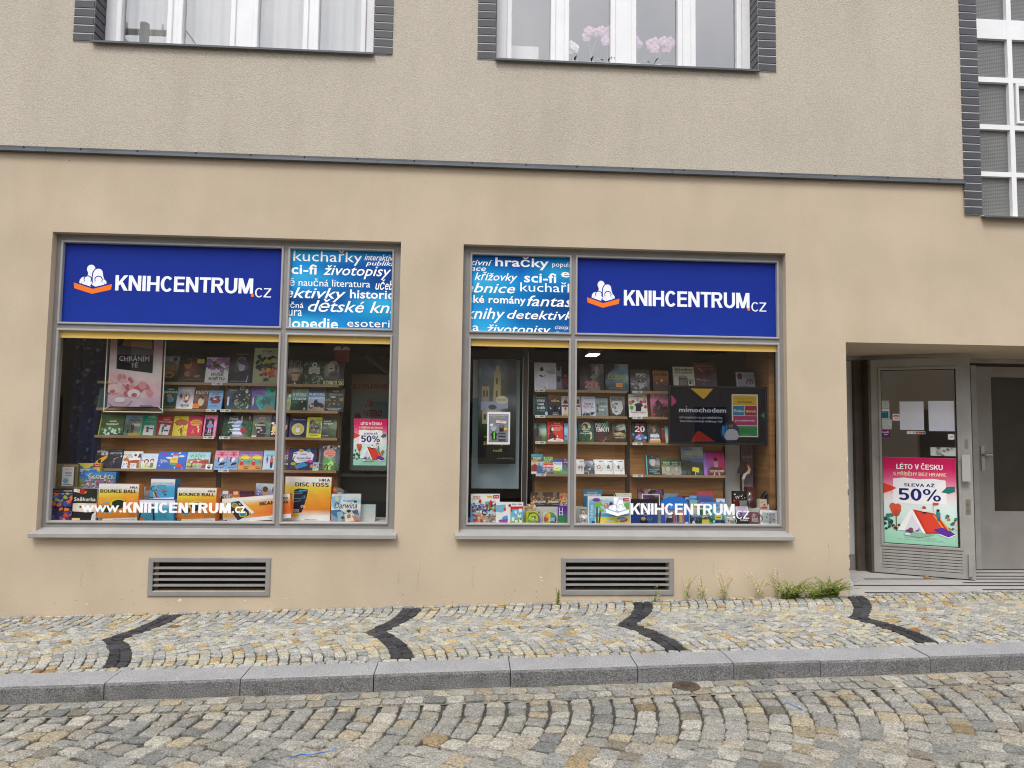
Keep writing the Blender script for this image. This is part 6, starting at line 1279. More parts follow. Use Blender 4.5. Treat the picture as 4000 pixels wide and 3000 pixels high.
sl = MB().prism([(.004, -.016), (-.004, -.012), (-.004, .008), (.012, .014), (.03, .0)][::-1], .086, LW - .116).mesh('louvre', M_steel)
for i in range(6):
    inst('louvre', sl, leaf, (0, 0, .075 + i * .032))
MB().box(.085, LW - .115, .03, .04, .055, .255).build('louvre_backing', M_dark, leaf)
MB().box(LW - .105, LW - .03, -.06, -.045, 1.02, 1.30).box(LW - .075, LW - .06, -.045, 0, 1.05, 1.07).box(LW - .075, LW - .06, -.045, 0, 1.25, 1.27).build('pull_handle', mat('pale_metal', (.52, .52, .51), .4, metal=.4), leaf)
MB().box(LW - .07, LW - .03, -.008, 0, .68, .83).build('lock_plate', mat('aged_metal', (.33, .31, .26), .4, metal=.7), leaf)
MB().cyl((LW - .05, -.009, .79), (LW - .05, -.02, .79), .011, .011, 10).build('lock_cylinder', mat('aged_metal'), leaf)
MB().cyl((LW - .05, -.009, .72), (LW - .05, -.016, .72), .009, .009, 10).build('lock_cylinder', mat('aged_metal'), leaf)
MB().box(LW - .06, LW - .035, -.008, 0, 1.37, 1.46).build('lock_plate', mat('aged_metal'), leaf)
MB().box(LW - .065, LW - .03, -.03, 0, .03, .26).build('drop_bolt', M_steel, leaf)
MB().box(0.0, .008, .0455, .07, .05, LH - .05).build('hinge_strip', M_steel2, leaf)
tag(MB().add([(x + 4.86, y + .74, z + FZ) for x, y, z in ((-.03, -.02, 0), (.03, -.02, 0), (.03, .02, 0), (-.03, .02, 0), (-.03, -.02, .035), (.03, -.02, .012), (.03, .02, .012), (-.03, .02, .035))],
    [(0, 3, 2, 1), (4, 5, 6, 7), (0, 1, 5, 4), (1, 2, 6, 5), (2, 3, 7, 6), (3, 0, 4, 7)]).build('door_wedge', mat('raw_wood', (.42, .27, .13), .8, var=.2, vscale=30)), 'small wooden wedge holding the open door', 'door wedge')
# lobby behind the doors
lb = MB()
lb.add([(3.62, 3.2, FZ), (8.0, 3.2, FZ), (8.0, 3.2, 2.7), (3.62, 3.2, 2.7), (3.62, 1.31, FZ), (8.0, 1.31, FZ), (8.0, 1.31, 2.7), (3.62, 1.31, 2.7)],
       [(0, 1, 2, 3), (4, 5, 1, 0), (7, 3, 2, 6), (4, 0, 3, 7), (5, 6, 2, 1)])
tag(lb.build('lobby_wall', mat('lobby_paint', (.34, .28, .2), .8)), kind='structure')
# ================================================================== SHOP INTERIOR
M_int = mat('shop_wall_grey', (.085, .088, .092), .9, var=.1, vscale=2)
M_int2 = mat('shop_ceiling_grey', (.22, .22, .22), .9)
m = MB()
a2, b2, ya, yb, za, zb = -4.3, 3.45, .262, 4.2, .55, 2.8
m.add([(a2, yb, za), (b2, yb, za), (b2, yb, zb), (a2, yb, zb), (a2, ya, za), (b2, ya, za), (b2, ya, zb), (a2, ya, zb)],
      [(0, 1, 2, 3), (4, 0, 3, 7), (5, 6, 2, 1)])
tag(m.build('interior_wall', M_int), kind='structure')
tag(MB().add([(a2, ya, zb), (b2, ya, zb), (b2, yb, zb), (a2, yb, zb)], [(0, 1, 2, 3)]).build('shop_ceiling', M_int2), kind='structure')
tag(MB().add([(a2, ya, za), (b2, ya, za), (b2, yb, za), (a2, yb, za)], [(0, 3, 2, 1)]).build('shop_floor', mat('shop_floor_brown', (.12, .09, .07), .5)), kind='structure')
M_disp = mat('display_board', (.62, .62, .60), .6, var=.05, vscale=4)
for (W, lab) in ((W1, 'left'), (W2, 'right')):
    tag(MB().box(W[0] + .005, W[1] - .005, .108, .56, .80, .83).build('display_shelf', M_disp), 'white display floor behind the %s shop window glass' % lab, 'display shelf')
tag(MB().box(-3.815, -3.31, .262, .44, .8305, 1.105).build('display_plinth', M_disp), 'white plinth under the crowd game and gift box', 'plinth')
tag(MB().box(-3.30, -1.75, .34, .44, .8305, .965).build('display_plinth', M_disp), 'low white plinth behind the orange ball games', 'plinth')
tag(MB().box(.50, 3.02, .285, .44, .8305, .965).build('display_plinth', M_disp), 'long low white plinth behind the jigsaw boxes', 'plinth')

# ceiling lamps that show lit through the glass
M_rod0 = mat('lamp_rod', (.3, .3, .3), .5)
M_lamp = emit_mat('lamp_diffuser', (1.0, .88, .62), 3.0)
l = tag(empty('ceiling_lamp', (1.41, 1.5, 2.585)), 'small lit ceiling lamp seen above the charcoal portrait book', 'ceiling lamp')
MB().box(-.068, .068, -.14, .14, .004, .04).build('housing', M_white, l)
MB().box(-.062, .062, -.13, .13, -.003, .0035).build('diffuser', M_lamp, l)
MB().cyl((0, 0, .04), (0, 0, .214), .004, n=6).build('suspension', M_rod0, l)

M_wood = mat('oak_veneer', (.36, .18, .068), .42, spec=.4, var=.3, vscale=2.2, vstretch=(1.0, 1.0, 9.0), vcol=((.25, .118, .043), 3.0, (.45, .75), (.7, 1, 16.0)))
M_ledge = mat('oak_edge', (.34, .235, .13), .5, var=.12, vscale=6, vstretch=(1, 1, 6))
M_post = mat('dark_upright', (.045, .036, .03), .5)
M_tag = mat('price_label', (.75, .75, .72), .6)
M_ink = mat('label_ink', (.05, .05, .05), .6)
def shelf_unit(x0, x1, ledges, tags, label):
    s = tag(empty('shelf_unit', (x0, .52, .83)), label, 'shelf', 'wooden book shelves behind the shop windows')
    L = lambda b: b
    ox, oy, oz = x0, .52, .83
    w = x1 - x0
    MB().box(.022, w - .022, 0, .018, 0, ledges[0] - oz - .018).build('back_panel', M_wood, s)
    for xx in (0, w - .021):
        MB().box(xx, xx + .021, -.01, .03, 0, ledges[0] - oz + .005).build('upright', M_post, s)
    for i, z in enumerate(ledges):
        ld = MB().box(.024, w - .024, -.092, -.0005, z - oz - .019, z - oz).build('ledge', M_ledge, s)
        MB().box(.024, w - .024, -.095, -.0925, z - oz - .019, z - oz + .006).build('ledge_lip', M_ledge, s)
        for (ti, tx) in tags:
            if ti == i:
                t = MB().box(tx - ox, tx - ox + .10, -.0985, -.0955, z - oz - .019, z - oz + .006)
                t.build('price_tag', M_tag, ld)
                k = MB()
                for q in range(9):
                    k.box(tx - ox + .048 + q * .004, tx - ox + .0505 + q * .004, -.0992, -.0986, z - oz - .013, z - oz + .001)
                k.box(tx - ox + .012, tx - ox + .028, -.0992, -.0986, z - oz - .009, z - oz - .004)
                k.build('bar_code', M_ink, ld)
LZ1 = [2.123, 1.865, 1.603, 1.286]
LZ2 = [2.111, 1.853, 1.594, 1.275]
shelf_unit(-3.60, -2.432, LZ1, [(0, -2.50), (1, -2.545), (2, -2.56)], 'wooden face-out book shelf behind the flower poster')
shelf_unit(-2.431, -1.262, LZ1, [(1, -2.41), (2, -2.41), (3, -2.405)], 'wooden face-out book shelf with the planet picture book')
shelf_unit(.638, 1.600, LZ2, [(0, .645), (1, .65), (2, .655), (3, .665)], 'wooden face-out book shelf with the coral red book')
shelf_unit(1.601, 2.604, LZ2, [(0, 1.628), (1, 1.63), (2, 1.63), (3, 1.635)], 'wooden face-out book shelf behind the television')

# ================================================================== BOOKS, BOXES, GIFTS
M_body = mat('card_and_paper', attr=True, rough=.6, spec=.3)
PAGE = lin('d8d2c0')
def make_item(row, idx):
    n, cat, label, group, x, y, z, w, h, t, le, ro, ya, side, cov = row.split('\t')
    x, y, z, w, h, t, le, ro, ya = map(float, (x, y, z, w, h, t, le, ro, ya))
    if side == '-':
        first = cov.split('|')[0].split(' ')
        sc = soft(lin(first[-1]), 1.0)
    else:
        sc = soft(lin(side), 1.0)
    b = MB()
    hw = w / 2
    if n == 'book' and t > .012:
        b.box(-hw, hw, 0, .002, 0, h, sc)                             # front board
        b.box(-hw, hw, t - .002, t, 0, h, sc)                         # back board
        b.box(-hw, -hw + .002, .0021, t - .0021, 0, h, sc)            # spine
        b.box(-hw + .0025, hw - .003, .0021, t - .0021, .002, h - .003, PAGE)
    elif n == 'marker_set':                                           # arched card
        k = 14
        pts = [(-hw, 0), (hw, 0), (hw, h * .72)] + [(hw * math.cos(R(180 * i / k)), h * .72 + h * .28 * math.sin(R(180 * i / k))) for i in range(1, k)] + [(-hw, h * .72)]
        m_ = len(pts)
        b.add([(a, 0, c) for a, c in pts] + [(a, .004, c) for a, c in pts], [tuple(range(m_)), tuple(range(m_, 2 * m_))[::-1]] + [(i, m_ + i, m_ + (i + 1) % m_, (i + 1) % m_) for i in range(m_)], sc)
    else:
        b.box(-hw, hw, 0, t, 0, h, sc)
    o = b.build(n, M_body)
    o.location = (x, y, z)
    o.rotation_euler = (R(-le), R(ro), R(ya))
    tag(o, label, cat, group)
    if n == 'marker_set':
        pm = print_mb(cov, w * .98, h * .72, idx, 1.0)
    else:
        pm = print_mb(cov, w * .997, h * .997, idx, 1.0)
    pm.build('cover_print', PRINT, o)
    if n == 'book' and t > .012 and 'white' in label and 'shrink' in label:
        pass
    return o
items = [make_item(r, i) for i, r in enumerate(ITEMS.split('\n'))]

def sheet(name, rect, y, spec, label, cat, group=None, m=None, thick=.003, res=None, gain=1.0, seed=1, parent=None):
    """flat printed board: rect = x0, x1, z0, z1"""
    x0, x1, z0, z1 = rect
    o = MB().box(-(x1 - x0) / 2, (x1 - x0) / 2, 0, thick, 0, z1 - z0, lin('ccc')).build(name, M_body)
    o.location = ((x0 + x1) / 2, y, z0)
    tag(o, label, cat, group)
    print_mb(spec, (x1 - x0) * .999, (z1 - z0) * .999, seed, gain, res).build('print', m or PRINT_MATT, o)
    return o
PSIGN = mat('sign_vinyl', attr=True, rough=.5, spec=.12)
sheet('shop_sign', (-3.764, -1.774, 2.634, 3.386), .1, SIGN_S1, 'wide dark blue shop sign with white logo over the window with the web address', 'shop sign', 'blue shop name signs', PSIGN, res=(24, 10))
sheet('shop_sign', (1.003, 2.975, 2.634, 3.378), .1, SIGN_S4, 'wide dark blue shop sign with white logo over the television', 'shop sign', 'blue shop name signs', PSIGN, res=(24, 10), seed=2)
sheet('word_panel', (-1.710, -.747, 2.634, 3.386), .1, SIGN_S2, 'light blue word-cloud panel right of the sign, its top line reading kuchařky', 'word panel', 'blue word-cloud panels', PSIGN, res=(24, 20), seed=3)
sheet('word_panel', (-.006, .943, 2.634, 3.378), .1, SIGN_S3, 'light blue word-cloud panel left of the sign, its top line reading hračky', 'word panel', 'blue word-cloud panels', PSIGN, res=(24, 20), seed=4)

# lettering stuck on the inside of the panes
def lettering(parent, pieces, y=.0985):
    mb = MB()
    for (s, st_, x0, x1, z0, z1) in pieces:
        vs, fs = text_mesh(s, st_)
        mb.add([(x0 + u * (x1 - x0), y, z1 - v * (z1 - z0)) for u, v in vs], fs)
    return mb.build('window_lettering', mat('white_vinyl', (.86, .87, .88), .5), parent)
lettering(SW1, [('www.', 'T', -3.494, -3.135, .914, .978), ('.cz', 'T', -2.155, -2.036, .914, .978)])
def bar_letters(parent, s, st, x0, x1, z0, z1):
    mb = MB()
    for n_, poly in grotesk(s, st):
        mb.add([(x0 + a * (x1 - x0), .0985 - n_ * .00004, z0 + b * (z1 - z0)) for a, b in poly], [tuple(range(len(poly)))])
    mb.build('window_lettering', mat('white_vinyl'), parent)
bar_letters(SW1, 'KNIHCENTRUM', .235, -3.127, -2.165, .914, 1.006)
bar_letters(SW2, 'KNIHCENTRUM', .2, 1.538, 2.546, .925, 1.03)
bar_letters(SW2, 'CZ', .14, 2.558, 2.686, .892, .966)
MB().box(2.527, 2.547, .098, .0985, .897, .916).build('window_lettering', mat('white_vinyl'), SW2)
lg = MB()
for q, (pts, c, _) in enumerate(logo_shapes()):
    tri = []
    put_ear(lambda poly, cc: tri.append(poly), [(a, b) for a, b in pts], None)
    for poly in tri:
        lg.add([(1.30 + a * .226, .0984 - .00006 * q, 1.088 - b * .182) for a, b in poly], [tuple(range(len(poly)))], lin('8fb4cc') if c == 'bg' else (.86, .87, .88))
lg.build('window_logo', PRINT_MATT, SW2)

# yellow film strips across the head of each pane
M_yel = mat('yellow_film', (.78, .52, .12), .5, var=.04, vscale=3)
for (a, b, lab) in ((P1[0][0], P1[0][1], 'yellow strip across the wide pane of the left window'), (P1[1][0], P1[1][1], 'yellow strip across the narrow pane of the left window'), (P2[0][0], P2[0][1], 'yellow strip across the narrow pane of the right window'), (P2[1][0], P2[1][1], 'yellow strip across the wide pane of the right window')):
    w = (b - a) / 2 - .0195
    o = MB().box(-w, w, 0, .004, 0, .0625).build('yellow_strip', M_yel)
    o.location = ((a + b) / 2, .0945, 2.498)
    tag(o, lab, 'window strip', 'yellow strips at the head of the panes')

# ---- patterned blue cloth at the left edge of the window
cu = MB()
rnd = random.Random(5)
navy, brn, lt, gr = lin('1a264a'), lin('544a34'), lin('5f7f9c'), lin('6d7068')
dots = [(rnd.uniform(0, .35), rnd.uniform(0, 1.7), rnd.uniform(.008, .018), rnd.choice([brn, lin('4a4436'), lt, lin('24407a'), lin('24407a'), lin('6a5226')])) for _ in range(110)]
NX, NZ = 26, 110
for j in range(NZ + 1):
    for i in range(NX + 1):
        s_, zz = i / NX * .36, j / NZ * 1.72
        c = navy
        for (dx, dz, r, cc) in dots:
            if (s_ - dx) ** 2 + (zz - dz) ** 2 < r * r: c = cc
        if i >= NX - 2: c = gr
        x = -3.845 + s_ * .9
        y = .50 + .035 * math.sin(s_ * 42) + .012 * math.sin(zz * 5 + s_ * 9)
        cu.v.append((x, y, .85 + zz))
        k = 1 + .25 * noise.noise(Vector((s_ * 30, zz * 30, 0)))
        cu.c.append([q * k for q in c])
for j in range(NZ):
    for i in range(NX):
        a = j * (NX + 1) + i
        cu.f.append((a, a + 1, a + NX + 2, a + NX + 1))
tag(cu.build('patterned_cloth', mat('printed_cloth', attr=True, rough=.9, spec=.1), smooth=True), 'dark blue patterned cloth hanging at the left edge of the window', 'cloth')

# ---- framed flower poster hanging in the left window
hp = tag(empty('hanging_poster', (-3.157, .27, 1.83)), 'pink flower poster in a thin white rod frame hanging in the window', 'poster')
M_rod = mat('white_rod', (.72, .72, .70), .35)
f = MB()
f.cyl((-.267, 0, 0), (-.267, 0, .73), .005, n=8).cyl((.267, 0, 0), (.267, 0, .73), .005, n=8).cyl((-.267, 0, 0), (.267, 0, 0), .005, n=8)
f.build('rod_frame', M_rod, hp)
for sx in (-1, 1):
    MB().lathe([(0, -.011), (.008, -.008), (.011, 0), (.008, .008), (0, .011)], sx * .267, 0, 10).build('corner_joint', mat('grey_plastic', (.3, .3, .3), .5), hp)
    MB().cyl((sx * .267, 0, .73), (sx * .267, 0, .95), .0012, n=5).build('hanging_wire', M_rod, hp)
    MB().cyl((sx * .225, .009, .052), (sx * .258, .004, .026), .003, n=6).build('tie', M_rod, hp)
pp = MB().box(-.242, .242, .008, .010, .05, .70, lin('bbb')).build('sheet', M_body, hp)
pm = print_mb(SIGN_CHR, .484, .65, 9, .72, (16, 22)).build('print', PRINT_MATT, pp)
pm.location = (0, .008, .05)

# ---- summer sale poster (twice: left window pane and open door)
SALE = ('g1 d0145a d42566 e0628e eaa0b8 f0dfe4 dcecea d2ece6 c0e4d8 a8d8c4 98cfb4|n.03|p f4f4f6 .15 .25 .3 .235 .5 .25 .7 .24 .86 .255 .87 .53 .7 .525 .5 .54 .3 .53 .15 .535|'
        'p d9432f 0 .3 .1 .325 .2 .36 .1 .4 0 .43|p 1f7a70 .8 .39 .88 .325 .98 .32 .98 .38 .9 .405|T .2 .06 .83 .135 fff LÉTO V ČESKU|T .155 .16 .88 .21 f4e0b0 S PŘÍBĚHY BEZ HRANIC|T .3 .29 .715 .335 1f2f80 SLEVA AŽ|T .22 .36 .8 .495 15206e 50%|'
        'e .18 .61 .075 .055 d8583c|e .14 .575 .05 .04 d8583c|e .21 .575 .045 .035 d8583c|e .18 .65 .055 .04 c84a34|r .175 .65 .19 .83 704a3a|b 10 .05 0 .66 .12 .88 2a5a50 3a7a60 1f4a48|b 8 .04 .13 .76 .22 .85 3a3a30 e0a050 2a4a40|b 14 .05 .85 .66 1 .84 2f6a5a c87a50 4a8a6a e0c0c0|'
        'p f2f0f0 .2 .845 .37 .605 .42 .6 .58 .87 .54 .87 .4 .66 .29 .85|p d6dce4 .29 .85 .4 .66 .5 .8 .44 .86|p c8321f .41 .6 .7 .635 .94 .85 .58 .872|p d8452f .46 .625 .68 .65 .86 .83 .6 .85|p e8a03a .68 .65 .7 .65 .84 .82 .82 .825|p e8a03a .73 .65 .75 .65 .9 .82 .88 .825|p 8fb8a4 .3 .86 .58 .875 .7 .88 .5 .92 .28 .9|'
        'p 5a2f9a .68 .82 .8 .79 .97 .86 .88 .9 .76 .865|p f0f0f0 .76 .865 .88 .9 .97 .86 .97 .87 .88 .912 .75 .873|p 404a8a .3 .85 .36 .82 .42 .85 .38 .88|e .38 .83 .03 .02 a03a28|p 8a4a9a .42 .85 .5 .82 .48 .85|p f0e8e0 .3 .88 .38 .875 .36 .895 .29 .895|'
        'e .565 .575 .025 .018 b04a2a|p e8e8e8 .54 .59 .59 .59 .59 .625 .54 .625|p 2a2a40 .54 .62 .6 .62 .58 .645 .54 .64|p 2f8a80 .72 .62 .78 .62 .78 .68 .73 .68|e .75 .6 .022 .016 3a2a20|p 4a5aa0 .73 .68 .78 .68 .77 .72 .74 .72|r .683 .51 .688 .62 805040|p d8432f .69 .51 .77 .515 .75 .535 .69 .54|'
        't .3 .918 .72 .93 5a7a6a Platnost nabídky na vybrané tituly|t .2 .943 .81 .955 5a7a6a od 1. 6. do 31. 7. nebo do vyprodání zásob')
sheet('sale_poster', (-1.074, -.768, 1.361, 1.795), .106, SALE, 'summer sale poster with a red book tent stuck inside the window glass', 'poster', 'summer sale posters', thick=.0015, res=(10, 16))

# ---- sheet taped to the right window: drawing of a figure beside a pile of books
SHEET = ('g1 eef0f8 eef0f8|n.01|r .07 .07 .93 .93 8a8f9a|b 70 .03 .08 .08 .92 .92 7a7f8a 9a9fa8 6a6f78|T .12 .09 .88 .125 e8d8a0 NAPIŠTE UBOROVNÉ DÍLY|T .2 .14 .8 .175 e8d8a0 LENOČKY KATASTROF|p f4dada .4 .26 .85 .28 .82 .36 .38 .34|T .5 .28 .7 .305 b03030 POZVÁNKA|p f0f0f0 .12 .38 .26 .36 .26 .42 .14 .45|'
         'r .53 .42 .72 .6 2a2c30|r .55 .44 .7 .48 8a8f98|p f0c040 .72 .5 .88 .48 .86 .56 .74 .57|e .28 .5 .13 .09 b8bcc8|p 9a9fa8 .12 .5 .45 .45 .3 .41|p 1c1c20 .22 .62 .36 .62 .42 .85 .2 .85|p 5fc040 .28 .62 .33 .62 .34 .84 .28 .84|p 1c1c20 .22 .64 .14 .7 .2 .76 .19 .7|p 1c1c20 .36 .64 .46 .68 .4 .76 .4 .7|'
         'r .48 .64 .8 .68 3a3c40|r .5 .69 .82 .73 6a6c70|r .48 .74 .8 .78 2a2c30|r .49 .79 .82 .83 7a7c80|r .48 .84 .8 .88 3a3c40|r .08 .9 .9 .91 2a2a30')
sheet('paper_notice', (.168, .384, 1.571, 1.877), .106, SHEET, 'white paper notice with a grey cartoon drawing stuck inside the window glass', 'notice', thick=.001, res=(4, 6), seed=12)

# ---- roll-up banner in the right window
sheet('backing_board', (.028, .494, 1.132, 2.40), .42, 'g1 6f8486 7a8f94 86989e 8a9ca2|n.03|r 0 0 .12 .3 a8b4b4', 'grey-blue board standing behind the castle banner', 'board', thick=.012, seed=13)
BAN = ('g3 4a5560 5a6570 3a4048 6a7680 7a8088 4a4e50 5a6268 6a6a60 3a3c3a 4a4e50 4a4a48 2a2c2a 5a6078 6a708a 5a5e68 6a6860 7a766a 3a3c38 3a4034 4a4a44 2a2e28 2a3026 2a2c24 1c2018 15181a 15181a 12141a 101214 101214 101214 101214 101214 101214|n.2|'
       'p 9a8f6a .38 .5 .4 .14 .44 .1 .44 .06 .54 .06 .54 .1 .58 .14 .58 .5|r .45 .18 .5 .24 5a5240|r .45 .3 .5 .36 5a5240|p 8a8268 .08 .5 .08 .26 .28 .26 .28 .5|r .12 .3 .16 .36 4a4638|r .2 .3 .24 .36 4a4638|'
       'p 8e94b0 .06 .41 .78 .4 .78 .47 .06 .49|e .62 .39 .16 .04 b8b498|t .5 .37 .74 .405 3a3a34 Krásné poutavé|p a09a86 .1 .62 .1 .5 .24 .48 .32 .45 .42 .45 .48 .49 .62 .5 .62 .62|e .37 .46 .11 .025 4a4e54|r .14 .53 .2 .58 4a4638|r .3 .53 .36 .58 4a4638|r .44 .53 .5 .58 4a4638|'
       'p 20242a .42 .63 .5 .58 .62 .58 .72 .63|e .6 .56 .06 .04 b09888|e .6 .53 .07 .02 c8c8c4|p 2a4020 0 .62 .8 .62 .8 .66 0 .66|T .16 .735 .34 .755 c8bc50 Osudy|T .15 .79 .8 .83 c8bc50 šlechtických|T .4 .855 .64 .885 c8bc50 rodů|t .5 .94 .95 .955 9a9a98 www.KNIHA-MESICE.cz')
sheet('castle_banner', (.086, .456, 1.377, 2.40), .35, BAN, 'dark banner with castle photographs and yellow lettering in the right window', 'banner', thick=.004, res=(10, 40), seed=14)
dp = tag(empty('glass_cabinet', (.55, .40, .83)), 'black glass cabinet edge between the banner and the shelves', 'cabinet')
MB().box(-.02, .02, 0, .03, 0, 1.72).build('post', M_post, dp)
MB().box(.022, .027, 0, .006, 0, 1.66).build('glass_edge', mat('bright_edge', (.5, .52, .5), .2), dp)
MB().box(-.03, -.024, 0, .006, 0, 1.6).build('glass_edge', mat('bright_edge'), dp)

# ---- standing thriller display and dark counter in the left window
NES = ('g3 6a5a44 7a6a52 7a6a52 6a5c4a 6a6050 6e6250 5a6060 66706e 5a6462 5a6866 6a7674 5c6866 566260 647070 586462 4a5654 5a6664 4e5a58 404a48 4a5452 424c4a|n.1|T .02 .085 .98 .15 4a1a1a ZLO VOLÁ PO KRVI|r .03 .2 .95 1 6a7878|r .035 .203 .945 .997 5e6a68|T .34 .26 .52 .34 7a1818 JO|T .32 .37 .78 .44 6e1515 NESBØ|T .42 .47 .85 .545 b8beba NOČNÍ|T .32 .58 .62 .65 b8beba DŮM|r .15 .42 .19 .62 4a1414|e .17 .44 .08 .035 5a1616|e .17 .62 .08 .035 5a1616')
sheet('display_banner', (-1.205, -.80, 1.28, 2.255), .7, NES, 'grey thriller display board with dark red and pale capitals', 'display board', thick=.02, res=(8, 16), seed=15)
ct = tag(empty('shop_counter', (-.98, .8, .55)), 'dark shop counter with black boxes behind the sale poster', 'counter')
MB().box(-.32, .3, 0, .5, 0, .66).build('body', mat('dark_laminate', (.03, .03, .032), .4), ct)
MB().box(-.34, .32, -.02, .52, .662, .69).build('top', mat('grey_laminate', (.22, .23, .23), .4), ct)
for k in range(3):
    bo = tag(MB().box(-.06, .06, 0, .08, 0, .13).build('storage_box', mat('black_card', (.035, .04, .042), .35)), ['black box on the counter, nearest the shelves', 'middle black box on the counter', 'black box on the counter, nearest the window edge'][k], 'box', 'black boxes on the counter')
    bo.location = (-1.13 + k * .16, .82, 1.241)
    bo.rotation_euler = (0, 0, R(12))
# skateboard lying across the display board top
sk = tag(empty('skateboard', (-.93, .68, 2.335)), 'dark skateboard tilted above the thriller display board', 'skateboard')
sk.rotation_euler = (R(20), R(35), 0)
k = MB()
N_ = 12
pts = [(-.19, .0)] + [(-.17 + .34 * i / N_, .035) for i in range(N_ + 1)] + [(.19, .0)] + [(.17 - .34 * i / N_, -.035) for i in range(N_ + 1)]
zc = lambda x: .9 * max(0, abs(x) - .12) ** 1.3
k.add([(a, b, zc(a)) for a, b in pts] + [(a, b, zc(a) + .008) for a, b in pts], [tuple(range(len(pts)))[::-1], tuple(range(len(pts), 2 * len(pts)))] + [(i, (i + 1) % len(pts), (i + 1) % len(pts) + len(pts), i + len(pts)) for i in range(len(pts))])
k.build('deck', mat('deck_green_grey', (.09, .12, .11), .4), sk)
for sx in (-.1, .1):
    MB().cyl((sx, -.03, -.012), (sx, .03, -.012), .004, n=6).build('axle', M_post, sk)
    for sy in (-.034, .034):
        MB().cyl((sx, sy - .008, -.014), (sx, sy + .008, -.014), .013, n=12).build('wheel', M_rubber, sk)
# red hanging paper toy
rt = tag(empty('hanging_toy', (-1.29, .6, 2.37)), 'red box-shaped hanging toy with a pale folded top', 'hanging toy')
MB().box(-.07, .07, -.03, .03, 0, .115).build('body', mat('red_paper', (.30, .03, .035), .6, var=.2, vscale=20), rt)
for s in (-1, 1):
    MB().add([(0, -.034, .116), (s * .085, -.034, .118), (s * .06, -.03, .15), (s * .02, -.03, .155), (0, .03, .116), (s * .085, .03, .118), (s * .06, .03, .15), (s * .02, .03, .155)],
             [(0, 1, 2, 3), (4, 7, 6, 5), (0, 4, 5, 1), (3, 2, 6, 7), (1, 5, 6, 2), (0, 3, 7, 4)]).build('paper_wing', M_disp, rt)
MB().cyl((0, 0, .115), (0, 0, .40), .0012, n=5).build('thread', M_rod, rt)

# ---- television
x0, x1, z0, z1 = 1.965, 2.958, 1.59, 2.171
tv = tag(empty('television', ((x0 + x1) / 2, .30, z0)), 'black wall-mounted television showing an advertisement in the right window', 'television')
w, h = (x1 - x0), z1 - z0
M_bez = mat('black_plastic', (.012, .012, .014), .35)
MB().ring(-w / 2, w / 2, 0, h, .016, 0, .03, .003).build('bezel', M_bez, tv)
MB().box(-w / 2 + .01, w / 2 - .01, .02, .045, .01, h - .01).build('back_cover', M_bez, tv)
sc = MB().box(-w / 2 + .014, w / 2 - .014, .0105, .0195, .014, h - .014).build('screen', M_bez, tv)
print_mb(SIGN_TV, w - .03, h - .03, 21, 1.0, (6, 4)).build('picture', emit_mat('screen_light', (0, 0, 0), .26, attr=True), sc).location = (0, .0102, .015)
for zz in (.2, .38):
    MB().box(w / 2 - .2, w / 2 + .075, .05, .075, zz - .018, zz + .018).build('mount_arm', M_bez, tv)
MB().box(w / 2 + .055, w / 2 + .075, .0755, .24, .12, .46).build('mount_plate', M_bez, tv)

# ---- right end of the window: wooden side panel, pale panel, cut-out
tag(MB().box(2.965, 3.018, .265, .85, .966, 2.62).build('wood_panel', M_wood), 'brown wooden side panel at the right end of the window', 'panel')
tag(MB().box(2.64, 2.80, .62, .65, .83, 1.62).build('pale_panel', M_disp), 'pale grey upright panel under the television', 'panel')
sheet('shelf_poster', (2.81, 2.93, 1.0, 1.6), .6, 'g1 7a5a5a 8a6a6a 665566 8a7a8a 8a7a80 c0a060|n.1|t .1 .2 .9 .25 ccc PLÁŽ|e .5 .45 .35 .1 d07a30|p a03030 .2 .42 .45 .42 .4 .48|p a03030 .55 .42 .8 .42 .6 .48|T .1 .7 .9 .76 bbb RUL', 'narrow poster with an orange round face beside the wooden panel', 'poster', seed=16)
rd_ = tag(empty('reader_cutout', (2.79, .5, 1.24)), 'dark brown and white hand-and-reader cut-out on a stick', 'cut-out')
def cut(pts, c, y, nm):
    n = len(pts)
    MB().add([(a, y, b) for a, b in pts] + [(a, y + .006, b) for a, b in pts], [tuple(range(n)), tuple(range(n, 2 * n))[::-1]] + [(i, n + i, n + (i + 1) % n, (i + 1) % n) for i in range(n)]).build(nm, c, rd_)
cut([(-.068, .065), (-.03, .05), (.0, .18), (.035, .17), (.03, .06), (-.01, .045)][:0] or [(-.068, .06), (.012, .045), (.038, .17), (-.02, .19)], mat('dark_brown', (.05, .03, .028), .5), 0, 'reader')
cut([(-.02, .0), (.005, -.002), (.03, .05), (.06, .06), (.072, .1), (.045, .145), (.05, .09), (.015, .06), (.0, .055)], mat('cream_card', (.72, .72, .64), .6), -.007, 'hand')
MB().cyl((-.005, .003, 0), (-.005, .003, -.274), .004, n=6).build('stick', M_rod, rd_)

